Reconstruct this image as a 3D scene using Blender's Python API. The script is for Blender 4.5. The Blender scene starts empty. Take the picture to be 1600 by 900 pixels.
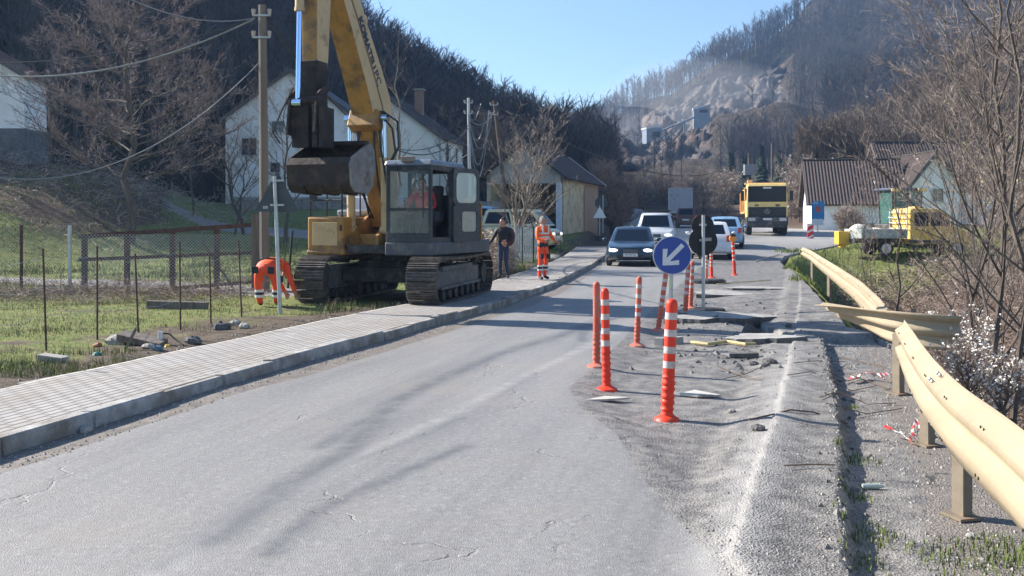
import bpy, bmesh, math, random
import numpy as np
from mathutils import Vector, Matrix, noise
S = bpy.context.scene
PI = math.pi
rad = math.radians
# ---------------------------------------------------------------- camera
H, F, HY = 1.7, 1500.0, 345.0          # eye height, focal length in photo pixels, horizon row
cam_d = bpy.data.cameras.new("camera")
cam = bpy.data.objects.new("camera", cam_d)
S.collection.objects.link(cam)
cam.location = (0, 0, H)
cam.rotation_euler = (rad(90), 0, 0)
cam_d.sensor_width = 36
cam_d.lens = 36 * F / 1600
cam_d.shift_y = -(450 - HY) / 1600
cam_d.clip_start = 0.1
cam_d.clip_end = 5000
S.camera = cam
# ---------------------------------------------------------------- sky, sun, exposure
SUN_EL = 33.0
SUN_DIR = Vector((-0.92, 0.39, 0)).normalized()      # towards the sun, on the map
w = bpy.data.worlds.new("World"); S.world = w; w.use_nodes = True
nt = w.node_tree
bg = nt.nodes["Background"]
sky = nt.nodes.new("ShaderNodeTexSky"); sky.sky_type = 'NISHITA'; sky.sun_disc = False
sky.sun_elevation = rad(SUN_EL); sky.sun_rotation = math.atan2(SUN_DIR.x, SUN_DIR.y)
sky.altitude = 400; sky.air_density = 1.0; sky.dust_density = 0.2; sky.ozone_density = 2.0
nt.links.new(sky.outputs[0], bg.inputs[0]); bg.inputs[1].default_value = 0.074
sl = bpy.data.lights.new("sun", 'SUN'); sl.energy = 5.0; sl.angle = rad(0.5); sl.color = (1.0, 0.91, 0.79)
so = bpy.data.objects.new("sun", sl); S.collection.objects.link(so)
d = Vector((SUN_DIR.x * math.cos(rad(SUN_EL)), SUN_DIR.y * math.cos(rad(SUN_EL)), math.sin(rad(SUN_EL))))
so.rotation_euler = (-d).to_track_quat('-Z', 'Y').to_euler()
S.view_settings.view_transform = 'Standard'; S.view_settings.look = 'None'
S.view_settings.exposure = 1.38; S.view_settings.gamma = 1.0
S.view_settings.use_white_balance = True; S.view_settings.white_balance_temperature = 6250; S.view_settings.white_balance_tint = 10
S.render.engine = 'CYCLES'
S.cycles.use_denoising = True
S.cycles.max_bounces = 6; S.cycles.transparent_max_bounces = 12; S.cycles.volume_bounces = 0
S.cycles.volume_max_steps = 64

# ---------------------------------------------------------------- small helpers
rnd = random.Random(7)
def W(px, py, D): return Vector(((px - 800) / F * D, D, H - (py - HY) / F * D))
def G(px, py, z=0.0):
    D = F * (H - z) / (py - HY); return Vector(((px - 800) / F * D, D, z))
def sst(e0, e1, x):
    t = max(0.0, min(1.0, (x - e0) / (e1 - e0))); return t * t * (3 - 2 * t)
def nz(x, y, z=0.0, s=1.0): return noise.noise(Vector((x * s, y * s, z)))

MATS = {}
def mat(name, col, rough=0.7, metal=0.0, var=0.0, scale=8.0, bump=0.0, bscale=40.0, col2=None, spec=0.5,
        dirt=0.0, dirtcol=(0.16, 0.13, 0.10), dscale=3.0, emit=None, coat=0.0, trans=0.0, alpha=1.0, stretch=None):
    """procedural principled material: two-tone noise, optional dust or wear patches, optional bump"""
    if name in MATS: return MATS[name]
    m = bpy.data.materials.new(name); m.use_nodes = True
    n = m.node_tree.nodes; l = m.node_tree.links
    b = n["Principled BSDF"]
    b.inputs["Roughness"].default_value = rough; b.inputs["Metallic"].default_value = metal
    b.inputs["Specular IOR Level"].default_value = spec
    b.inputs["Coat Weight"].default_value = coat
    b.inputs["Transmission Weight"].default_value = trans
    b.inputs["Alpha"].default_value = alpha
    tc = n.new("ShaderNodeTexCoord")
    vec = tc.outputs["Object"]
    if stretch:
        mp = n.new("ShaderNodeMapping"); mp.inputs["Scale"].default_value = stretch
        l.new(vec, mp.inputs[0]); vec = mp.outputs[0]
    cout = None
    if var or col2:
        t = n.new("ShaderNodeTexNoise"); t.inputs["Scale"].default_value = scale; t.inputs["Detail"].default_value = 6
        t.inputs["Roughness"].default_value = 0.65
        l.new(vec, t.inputs[0])
        r = n.new("ShaderNodeValToRGB")
        c2 = col2 if col2 else tuple(min(1, c * (1 + var)) for c in col)
        c1 = col if col2 else tuple(c * (1 - var) for c in col)
        r.color_ramp.elements[0].position = 0.35; r.color_ramp.elements[1].position = 0.65
        r.color_ramp.elements[0].color = (*c1, 1); r.color_ramp.elements[1].color = (*c2, 1)
        l.new(t.outputs[0], r.inputs[0]); cout = r.outputs[0]
    if dirt:
        t = n.new("ShaderNodeTexNoise"); t.inputs["Scale"].default_value = dscale; t.inputs["Detail"].default_value = 8
        t.inputs["Roughness"].default_value = 0.7
        l.new(tc.outputs["Object"], t.inputs[0])
        r = n.new("ShaderNodeValToRGB")
        r.color_ramp.elements[0].position = 0.62 - 0.25 * dirt; r.color_ramp.elements[1].position = 0.78 - 0.22 * dirt
        mx = n.new("ShaderNodeMix"); mx.data_type = 'RGBA'
        l.new(t.outputs[0], r.inputs[0]); l.new(r.outputs[0], mx.inputs[0])
        mx.inputs[7].default_value = (*dirtcol, 1)
        if cout: l.new(cout, mx.inputs[6])
        else: mx.inputs[6].default_value = (*col, 1)
        cout = mx.outputs[2]
    if cout: l.new(cout, b.inputs["Base Color"])
    else: b.inputs["Base Color"].default_value = (*col, 1)
    if bump:
        t = n.new("ShaderNodeTexNoise"); t.inputs["Scale"].default_value = bscale; t.inputs["Detail"].default_value = 4
        l.new(vec, t.inputs[0])
        bp = n.new("ShaderNodeBump"); bp.inputs["Strength"].default_value = bump; bp.inputs["Distance"].default_value = 0.02
        l.new(t.outputs[0], bp.inputs["Height"]); l.new(bp.outputs[0], b.inputs["Normal"])
    if emit:
        b.inputs["Emission Color"].default_value = (*emit[:3], 1); b.inputs["Emission Strength"].default_value = emit[3]
    MATS[name] = m
    return m

class MB:
    """collects shapes, then links them as ONE mesh object"""
    def __init__(s): s.v = []; s.f = []; s.mi = []
    def add(s, vs, fs, mi=0):
        o = len(s.v); s.v += [tuple(p) for p in vs]; s.f += [tuple(i + o for i in f) for f in fs]; s.mi += [mi] * len(fs); return s
    def box(s, c, size, rz=0, M=None, mi=0, taper=1.0):
        hx, hy, hz = size[0] / 2, size[1] / 2, size[2] / 2
        R = Matrix.Rotation(rz, 3, 'Z') if M is None else M
        vs = [Vector(c) + R @ Vector((sx * hx * (taper if sz > 0 else 1), sy * hy * (taper if sz > 0 else 1), sz * hz))
              for sz in (-1, 1) for sy in (-1, 1) for sx in (-1, 1)]
        return s.add(vs, [(0, 2, 3, 1), (4, 5, 7, 6), (0, 1, 5, 4), (1, 3, 7, 5), (3, 2, 6, 7), (2, 0, 4, 6)], mi)
    def beam(s, p0, p1, wx, wz, up=(0, 0, 1), mi=0):
        p0, p1 = Vector(p0), Vector(p1); a = (p1 - p0); L = a.length; a.normalize(); u = Vector(up)
        if abs(a.dot(u)) > 0.98: u = Vector((0, 1, 0))
        x = a.cross(u).normalized(); z = x.cross(a)
        M = Matrix((x, a, z)).transposed()
        return s.box((p0 + p1) / 2, (wx, L, wz), M=M, mi=mi)
    def tube(s, pts, r, n=8, mi=0, cap=True):
        pts = [Vector(p) for p in pts]; rs = r if isinstance(r, (list, tuple)) else [r] * len(pts)
        vs = []; fs = []
        ref = None
        for i, p in enumerate(pts):
            a = (pts[min(i + 1, len(pts) - 1)] - pts[max(i - 1, 0)])
            if a.length < 1e-9: a = Vector((0, 0, 1))
            a.normalize()
            if ref is None: ref = Vector((1, 0, 0)) if abs(a.x) < 0.8 else Vector((0, 1, 0))
            x = (ref - a * ref.dot(a)).normalized(); ref = x; y = a.cross(x)
            for k in range(n):
                t = 2 * PI * k / n; vs.append(p + (x * math.cos(t) + y * math.sin(t)) * rs[i])
        for i in range(len(pts) - 1):
            for k in range(n):
                k2 = (k + 1) % n; fs.append((i * n + k, i * n + k2, (i + 1) * n + k2, (i + 1) * n + k))
        if cap:
            fs.append(tuple(reversed(range(n)))); fs.append(tuple(range((len(pts) - 1) * n, len(pts) * n)))
        return s.add(vs, fs, mi)
    def prism(s, poly, thick, M=Matrix.Identity(4), mi=0):
        """poly in the local xz plane, extruded along y by +-thick/2"""
        n = len(poly); vs = [M @ Vector((p[0], -thick / 2, p[1])) for p in poly] + [M @ Vector((p[0], thick / 2, p[1])) for p in poly]
        fs = [tuple(range(n)), tuple(reversed(range(n, 2 * n)))]
        for i in range(n): j = (i + 1) % n; fs.append((i, i + n, j + n, j))
        return s.add(vs, fs, mi)
    def loft(s, rings, mi=0, cap=True, closed=True):
        n = len(rings[0]); vs = [p for r in rings for p in r]; fs = []
        for i in range(len(rings) - 1):
            for k in range(n if closed else n - 1):
                k2 = (k + 1) % n; fs.append((i * n + k, i * n + k2, (i + 1) * n + k2, (i + 1) * n + k))
        if cap: fs += [tuple(reversed(range(n))), tuple(range((len(rings) - 1) * n, len(rings) * n))]
        return s.add(vs, fs, mi)
    def ball(s, c, r, n=8, m=6, mi=0, jit=0, rg=None):
        rr = r if isinstance(r, (tuple, list)) else (r, r, r); vs = []; fs = []
        for i in range(m + 1):
            th = PI * i / m
            for k in range(n):
                ph = 2 * PI * k / n; j = 1 + (rg.uniform(-jit, jit) if jit else 0)
                vs.append((c[0] + rr[0] * math.sin(th) * math.cos(ph) * j, c[1] + rr[1] * math.sin(th) * math.sin(ph) * j, c[2] + rr[2] * math.cos(th) * j))
        for i in range(m):
            for k in range(n):
                k2 = (k + 1) % n; fs.append((i * n + k, (i + 1) * n + k, (i + 1) * n + k2, i * n + k2))
        return s.add(vs, fs, mi)
    def build(s, name, m, parent=None, smooth=False, bevel=0.0, loc=None, rz=None, angle=35):
        me = bpy.data.meshes.new(name); me.from_pydata(s.v, [], s.f); me.update()
        ms = m if isinstance(m, (list, tuple)) else [m]
        for k in ms: me.materials.append(k)
        if len(ms) > 1: me.polygons.foreach_set("material_index", s.mi)
        bm = bmesh.new(); bm.from_mesh(me); bmesh.ops.recalc_face_normals(bm, faces=bm.faces); bm.to_mesh(me); bm.free()
        o = bpy.data.objects.new(name, me); S.collection.objects.link(o)
        if smooth: me.shade_smooth(); me.set_sharp_from_angle(angle=rad(angle))
        if bevel:
            b = o.modifiers.new("bevel", 'BEVEL'); b.width = bevel; b.segments = 2; b.limit_method = 'ANGLE'; b.angle_limit = rad(40)
        if parent is not None: o.parent = parent
        if loc is not None: o.location = loc
        if rz is not None: o.rotation_euler.z = rz
        return o
def fastmesh(name, V, T, m, attr=None, parent=None, smooth=False, uv=None):
    """big triangle or quad meshes straight from arrays"""
    V = np.asarray(V, dtype=np.float32); T = np.asarray(T, dtype=np.int32); k = T.shape[1]
    me = bpy.data.meshes.new(name)
    me.vertices.add(len(V)); me.vertices.foreach_set("co", V.ravel())
    me.loops.add(T.size); me.loops.foreach_set("vertex_index", T.ravel())
    me.polygons.add(len(T)); me.polygons.foreach_set("loop_start", np.arange(0, T.size, k, dtype=np.int32))
    me.update(calc_edges=True)
    for q in (m if isinstance(m, (list, tuple)) else [m]): me.materials.append(q)
    for an, A in (attr or {}).items():
        a = me.attributes.new(an, 'FLOAT_COLOR', 'POINT'); a.data.foreach_set("color", np.asarray(A, dtype=np.float32).ravel())
    if uv is not None:
        u = me.uv_layers.new(name="uv"); u.data.foreach_set("uv", np.asarray(uv, dtype=np.float32)[T.ravel()].ravel())
    if smooth: me.shade_smooth()
    o = bpy.data.objects.new(name, me); S.collection.objects.link(o)
    if parent is not None: o.parent = parent
    return o
def thing(name, label, cat, loc=(0, 0, 0), rz=0, group=None):
    o = bpy.data.objects.new(name, None); S.collection.objects.link(o); o.empty_display_size = 0.2
    o.location = loc; o.rotation_euler = (0, 0, rz)
    return tag(o, label, cat, group)
def tag(o, label, cat, group=None):
    o["label"] = label; o["category"] = cat
    if "kind" not in o: o["kind"] = "thing"
    if group: o["group"] = group
    return o
def kind(o, k): o["kind"] = k; return o
def copy_thing(root, label, loc=None, rz=None, group=None, scale=None):
    def rec(o, par):
        c = o.copy(); S.collection.objects.link(c)
        if par is not None: c.parent = par
        for ch in o.children: rec(ch, c)
        return c
    c = rec(root, None); c["label"] = label
    if loc is not None: c.location = loc
    if rz is not None: c.rotation_euler.z = rz
    if scale is not None: c.scale = (scale,) * 3 if not isinstance(scale, tuple) else scale
    if group: c["group"] = group
    return c
def textmesh(txt, size, m, parent, M, name="lettering", extrude=0.002, align='CENTER', bold=0.0, spacing=1.0):
    cu = bpy.data.curves.new(name, 'FONT'); cu.body = txt; cu.size = size; cu.extrude = extrude; cu.align_x = align; cu.align_y = 'CENTER'
    cu.offset = bold; cu.space_character = spacing; cu.resolution_u = 3
    t = bpy.data.objects.new(name, cu); S.collection.objects.link(t)
    me = bpy.data.meshes.new_from_object(t.evaluated_get(bpy.context.evaluated_depsgraph_get()))
    bpy.data.objects.remove(t); me.name = name
    me.transform(M); me.materials.clear(); me.materials.append(m)
    o = bpy.data.objects.new(name, me); S.collection.objects.link(o); o.parent = parent
    return o
# ================================================================ the shape of the ground
KY = [-5, 0, 3, 6.9, 8.5, 9.7, 11.4, 12.7, 15.6, 18.5, 23.9, 28.9, 39.5, 46, 60, 80, 100, 115, 140, 170]
KX = [-6.7, -5.4, -4.65, -3.66, -3.25, -2.95, -2.43, -2.04, -1.14, -.25, 1.02, 1.93, 3.75, 4.7, 6.7, 9.4, 11.8, 13.1, 13.2, 8]
RY = [-5, 0, 3.87, 5.7, 7.6, 10, 12.3, 13.8, 15, 22, 30, 38, 42, 47, 53, 62, 72, 82, 100, 115, 140, 170]
RX = [1.4, 1.9, 2.9, 3.3, 3.8, 4.5, 5.0, 5.2, 5.2, 6.9, 8.9, 10.6, 11.9, 15, 19, 23, 24, 19, 18.5, 17.5, 17.3, 12]
ZY = [-5, 38, 47, 60, 80, 100, 115, 140, 170]
ZZ = [0, .05, .3, .85, 1.15, 1.8, 2.7, 3.6, 4.0]
def smoothed(X, Y, lo, hi, n=700, k=9):
    g = np.linspace(lo, hi, n); v = np.interp(g, X, Y); v = np.convolve(np.pad(v, k, mode='edge'), np.ones(2 * k + 1) / (2 * k + 1), 'valid'); return g, v
_kg = smoothed(KY, KX, -5, 170, k=4); _zg = smoothed(ZY, ZZ, -5, 170, k=14)
def kerbx(y): return float(np.interp(y, *_kg))
def rightx(y): return float(np.interp(y, RY, RX))
def zr(y): return float(np.interp(y, *_zg))
def swl(y): return kerbx(y) - (1.7 if y > 10 else 1.7 - 0.02 * (10 - y))
def bank_e(x, y): return (-13.0 - x) - max(0, y - 45) * .33
def Z(x, y):
    """height of the open ground"""
    z = zr(y); sl = swl(y); rx = rightx(y)
    if x < sl:
        dd = sl - x
        z += 0.06 * sst(0, .6, dd) + 0.05 * nz(x, y, 0, .8) * sst(0, 1, dd) + 0.02 * nz(x, y, 5, 3) * sst(0, 1, dd)
        z += sst(30, 62, y) * sst(1, 7, dd) * 1.5 + sst(55, 80, y) * sst(5, 14, dd) * .5
        # bank at the far left that carries the big bare tree and the first house
        e = bank_e(x, y)
        z += 2.6 * sst(0, 8, e) * sst(29, 38, y) + 3.0 * sst(6, 22, e) * sst(36, 55, y)
    elif x > rx - .05:
        e = x - rx
        near = 1 - sst(36, 46, y)
        z += -(2.3 * sst(0, 2.2, e) - 1.6 * sst(3.5, 7.5, e)) * near - .1 * sst(0, 1, e)
        z += (0.25 * nz(x, y, 3, .35) + .06 * nz(x, y, 3, 1.5)) * sst(.3, 2, e)
        z += sst(46, 80, y) * sst(2, 10, e) * .4
        z += 1.2 * sst(16, 40, e)
    if sl - .02 < x < rx + .02: z -= .45
    return z
# ---------------------------------------------------------------- ground materials
def attr_mat(name):
    m = bpy.data.materials.new(name); m.use_nodes = True; n = m.node_tree.nodes; l = m.node_tree.links
    return m, n, l, n["Principled BSDF"]
def N(n, t, **k):
    q = n.new(t)
    for a, b in k.items():
        if a.startswith("i_"):
            a = a[2:]; q.inputs[int(a) if a.isdigit() else a.replace("_", " ")].default_value = b
        else: setattr(q, a, b)
    return q
def noise_(n, l, vec, scale, detail=5, rough=.6):
    t = N(n, "ShaderNodeTexNoise", i_Scale=scale, i_Detail=detail, i_Roughness=rough); l.new(vec, t.inputs[0]); return t.outputs[0]
def ramp_(n, l, fac, stops):
    r = n.new("ShaderNodeValToRGB"); cr = r.color_ramp
    while len(cr.elements) < len(stops): cr.elements.new(0.5)
    for e, (p, c) in zip(cr.elements, stops):
        e.position = p; e.color = (c, c, c, 1) if isinstance(c, (int, float)) else (*c, 1)
    l.new(fac, r.inputs[0]); return r.outputs[0]
def mix_(n, l, fac, a, b, mode='MIX'):
    m = N(n, "ShaderNodeMix", data_type='RGBA', blend_type=mode)
    for v, i in ((fac, 0), (a, 6), (b, 7)):
        if isinstance(v, (int, float)): m.inputs[i].default_value = v
        elif isinstance(v, tuple): m.inputs[i].default_value = (*v, 1)
        else: l.new(v, m.inputs[i])
    return m.outputs[2]
def math_(n, l, op, a, b=None, clamp=False):
    m = N(n, "ShaderNodeMath", operation=op, use_clamp=clamp)
    for i, v in enumerate((a, b)):
        if v is None: continue
        if isinstance(v, (int, float)): m.inputs[i].default_value = v
        else: l.new(v, m.inputs[i])
    return m.outputs[0]
def bump_(n, l, b, hgt, strength, dist):
    bp = N(n, "ShaderNodeBump", i_Strength=strength, i_Distance=dist); l.new(hgt, bp.inputs["Height"]); l.new(bp.outputs[0], b.inputs["Normal"])

def mask_sharp(n, l, val, nv, amt=.5, lo=.45, hi=.55):
    """edge of a zone broken up by noise"""
    s = math_(n, l, 'ADD', val, math_(n, l, 'MULTIPLY', math_(n, l, 'SUBTRACT', nv, .5), amt))
    return ramp_(n, l, s, [(lo, 0.0), (hi, 1.0)])

def ground_mat():
    m, n, l, b = attr_mat("open_ground")
    tc = N(n, "ShaderNodeTexCoord").outputs["Object"]; at = N(n, "ShaderNodeAttribute", attribute_name="zone")
    sp = N(n, "ShaderNodeSeparateColor"); l.new(at.outputs["Color"], sp.inputs[0])
    n1 = noise_(n, l, tc, .9, 8, .7); n2 = noise_(n, l, tc, 6, 6, .7); n3 = noise_(n, l, tc, 35, 4)
    soil = mix_(n, l, ramp_(n, l, n2, [(.3, 0.), (.7, 1.)]), (.075, .055, .04), (.17, .135, .10))
    grass = mix_(n, l, ramp_(n, l, n2, [(.35, 0.), (.65, 1.)]), (.085, .135, .028), (.23, .22, .08))
    grav = mix_(n, l, ramp_(n, l, n3, [(.3, 0.), (.7, 1.)]), (.17, .16, .15), (.36, .34, .31))
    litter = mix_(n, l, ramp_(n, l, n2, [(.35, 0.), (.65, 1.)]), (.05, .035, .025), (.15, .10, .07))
    c = mix_(n, l, mask_sharp(n, l, sp.outputs[0], n1, .9), soil, grass)
    c = mix_(n, l, mask_sharp(n, l, sp.outputs[1], n1, .6), c, grav)
    c = mix_(n, l, mask_sharp(n, l, sp.outputs[2], n1, .6), c, litter)  # leaf litter; on the left bank its dark tone also paints in shade
    l.new(c, b.inputs["Base Color"]); b.inputs["Roughness"].default_value = .95; b.inputs["Specular IOR Level"].default_value = .2
    bump_(n, l, b, math_(n, l, 'ADD', n2, math_(n, l, 'MULTIPLY', n3, .6)), .8, .06)
    return m
# ---------------------------------------------------------------- open ground: one sheet from the camera to behind the hills
def path_band(x, y, pts, wd):
    best = 9e9
    for (a, b) in zip(pts[:-1], pts[1:]):
        ax, ay, bx, by = *a, *b; t = max(0, min(1, ((x - ax) * (bx - ax) + (y - ay) * (by - ay)) / ((bx - ax) ** 2 + (by - ay) ** 2)))
        best = min(best, math.hypot(x - ax - t * (bx - ax), y - ay - t * (by - ay)))
    return 1 - sst(wd * .8, wd * 1.2, best)
DRIVE = [(-26, 26.5), (-15, 26.5), (-9, 24.2), (-5, 21.5)]
LANE = [(-22, 53), (-12, 47), (-5, 43), (0, 41), (3, 40)]
ys = [-56.0, -46, -38, -30, -24, -18, -13, -9, -6.0]
while ys[-1] < 700: ys.append(ys[-1] + (0.16 if ys[-1] < 12 else max(.16, (ys[-1]) * 0.014)))
rows = []
for y in ys:
    sc = max(1.0, y / 14.0)
    a = swl(min(y, 170)); b_ = rightx(min(y, 170))
    left = a - np.concatenate([[0.0], np.cumsum(.10 * sc * 1.05 ** np.arange(95))])[::-1]
    left[0] = min(left[0], a - 20) - 200
    mid = np.linspace(a + .03, b_ - .07, 6)
    right = b_ + np.concatenate([[0.0], np.cumsum(.09 * sc * 1.05 ** np.arange(95))]); right[-1] = max(right[-1], b_ + 20) + 200
    rows.append(np.concatenate([left, mid, right]))
nr, nc = len(rows), len(rows[0])
V = np.zeros((nr * nc, 3)); A = np.zeros((nr * nc, 4)); A[:, 3] = 1
for i, y in enumerate(ys):
    for j, x in enumerate(rows[i]):
        k = i * nc + j; yy = min(y, 170)
        V[k] = (x, y, Z(x, yy) - sst(170, 300, y) * 3)
        sl, rx = swl(yy), rightx(yy)
        g = gr = li = 0
        if x < sl:
            g = .74 - .55 * (1 - sst(0, 1.3, sl - x)); g += .25 * nz(x, y, 9, .35)
            gr = path_band(x, y, DRIVE, 1.0) + path_band(x, y, LANE, 1.3)
            gr += .48 * (1 - sst(.0, .5, sl - x))
            e = bank_e(x, y)
            g -= .22 * (1 - sst(26, 30, y)) * (.6 + nz(x, y, 44, .5))
            li = sst(.5, 4, e) * sst(30, 38, y) * .62 + sst(85, 100, y)  # bank litter laid on heavier, so its dark colour stands in for shade
        elif x > rx:
            e = x - rx
            gr = (1 - sst(.5, 1.6, e)) if y < 15 else 0.0
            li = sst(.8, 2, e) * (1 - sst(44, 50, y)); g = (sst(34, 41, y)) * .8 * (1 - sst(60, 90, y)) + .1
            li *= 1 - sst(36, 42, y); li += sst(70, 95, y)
            if 12 < y < 44: g = max(g, (1 - sst(.4, 1.4, e)) * .9)
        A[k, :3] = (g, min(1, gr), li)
I = np.arange(nr * nc).reshape(nr, nc)
Q = np.stack([I[:-1, :-1], I[:-1, 1:], I[1:, 1:], I[1:, :-1]], -1).reshape(-1, 4)
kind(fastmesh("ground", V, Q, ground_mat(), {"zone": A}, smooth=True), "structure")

# ---------------------------------------------------------------- road sheet
def px2(pts, z=0.0): return [tuple(G(a, b, z)[:2]) for a, b in pts]
RL = px2([(1125, 905), (1085, 850), (1010, 760), (960, 680), (905, 640), (888, 610), (930, 574), (1000, 505), (1068, 440), (1105, 408)])
RLy = [p[1] for p in RL]; RLx = [p[0] for p in RL]
BM = px2([(1140, 890), (1180, 750), (1215, 650), (1232, 570), (1243, 520), (1250, 470), (1250, 430), (1240, 405)])
BMy = [p[1] for p in BM]; BMx = [p[0] for p in BM]
CR = px2([(1330, 900), (1318, 760), (1318, 690), (1308, 610), (1288, 535)])       # long crack where the shoulder has sunk
CRy = [p[1] for p in CR]; CRx = [p[0] for p in CR]
def dist_poly(x, y, pts):
    best = 9e9
    for (a, b) in zip(pts[:-1], pts[1:]):
        ax, ay, bx, by = *a, *b; t = max(0, min(1, ((x - ax) * (bx - ax) + (y - ay) * (by - ay)) / ((bx - ax) ** 2 + (by - ay) ** 2)))
        best = min(best, math.hypot(x - ax - t * (bx - ax), y - ay - t * (by - ay)))
    return best
PALE = px2([(250, 900), (400, 790), (560, 715), (700, 650), (820, 590), (880, 562), (980, 512)])
DARK = [px2([(420, 868), (500, 800), (600, 755), (690, 715), (725, 700)]), px2([(330, 850), (450, 762), (530, 715), (580, 668), (620, 628), (690, 592), (780, 556), (870, 528), (950, 500)]), px2([(505, 700), (545, 672), (590, 650)]), px2([(250, 890), (380, 810), (520, 735), (640, 690), (720, 655)])]
HOLE = [tuple(G(1170, 500)[:2]), tuple(G(1222, 538)[:2])]
def road_z(x, y):
    z = zr(y)
    if y < 45:
        bx = float(np.interp(y, BMy[::1], BMx)) if True else 0
        wv = .21 * max(1, y / 9)
        z += .045 * math.exp(-((x - bx) / wv) ** 2) * (1 - sst(8, 13, y))
        if x > bx: z += .03
        rl = float(np.interp(y, RLy, RLx))
        z += -.05 * sst(0, .5, x - rl) * (1 - sst(0, .3, x - bx + .5)) * (1 - sst(30, 40, y))
        cx = float(np.interp(y, CRy, CRx)) + .06 * nz(y, 0, 2, 3)
        if y < 13.9: z += -.11 * sst(-.03, .03, x - cx)
        # the broken, heaved slabs
        if 11.5 < y < 26 and x > rl:
            k = sst(11.8, 13.5, y) * (1 - sst(22, 26, y)) * sst(0, .8, x - rl)
            z += k * (.12 * abs(nz(x, y, 4, .45)) + .03 * nz(x, y, 8, 1.3))
        ax, ay = HOLE[0]; bx2, by2 = HOLE[1]
        dh = dist_poly(x, y, [(ax - .35, ay + 1.2), (ax, ay), (bx2, by2)]) + .12 * nz(x, y, 6, 2.5)
        z -= .30 * (1 - sst(.10, .22, dh))
        z += .0012 * nz(x, y, 0, 9)
        z += .02 * nz(x, y, 20, .5)
    else: z += .03 * nz(x, y, 20, .2)
    return z
ys = [1.2]
while ys[-1] < 165: ys.append(ys[-1] * 1.0082 if ys[-1] < 45 else ys[-1] * 1.015)
ncr = 230
V = []; A = []; B = []; U = []
for y in ys:
    k0, r0 = kerbx(y) + .005, rightx(y) + .02
    for j in range(ncr):
        t = j / (ncr - 3) if j < ncr - 2 else 1.0
        x = k0 + (r0 - k0) * t
        z = road_z(x, y)
        if j >= ncr - 2: x += .02 + .05 * nz(y, 1, 3, 2.0); z -= (.22 if j == ncr - 2 else .6)
        V.append((x, y, z)); U.append((x - k0, y))
        rl = float(np.interp(y, RLy, RLx)); bx = float(np.interp(y, BMy, BMx))
        wv = .22 * max(1, y / 8)
        rough = sst(-.15, .15, x - rl) * (1 - sst(36, 48, y))
        pale = math.exp(-((x - bx) / wv) ** 2) * (1 - .8 * sst(8, 18, y)) * (1 - sst(30, 45, y)) * .9
        pale = max(pale, .8 * sst(45, 55, y))
        cx = float(np.interp(y, CRy, CRx))
        grav = sst(0.1, .7, x - cx) * (1 - sst(13, 15, y)) * .7
        kx = kerbx(y) + .36 + .15 * sst(8, 11, y) + .07 * nz(0, y, 7, .8) - .15 * sst(20, 30, y)
        grit = 1 - sst(-.06, .06, x - kx)
        A.append((rough, pale, grav, 1))
        s1 = math.exp(-(dist_poly(x, y, PALE) / .08) ** 2) if y < 26 else 0
        s2 = max(math.exp(-(dist_poly(x, y, q) / wd_) ** 2) * st_ for q, wd_, st_ in zip(DARK, (.07, .13, .10, .06), (.9, .9, .8, .5))) if y < 26 else 0
        B.append((grit, s1, s2, 1))
V = np.array(V); nr, nc = len(ys), ncr
I = np.arange(nr * nc).reshape(nr, nc)
Q = np.stack([I[:-1, :-1], I[:-1, 1:], I[1:, 1:], I[1:, :-1]], -1).reshape(-1, 4)
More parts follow.
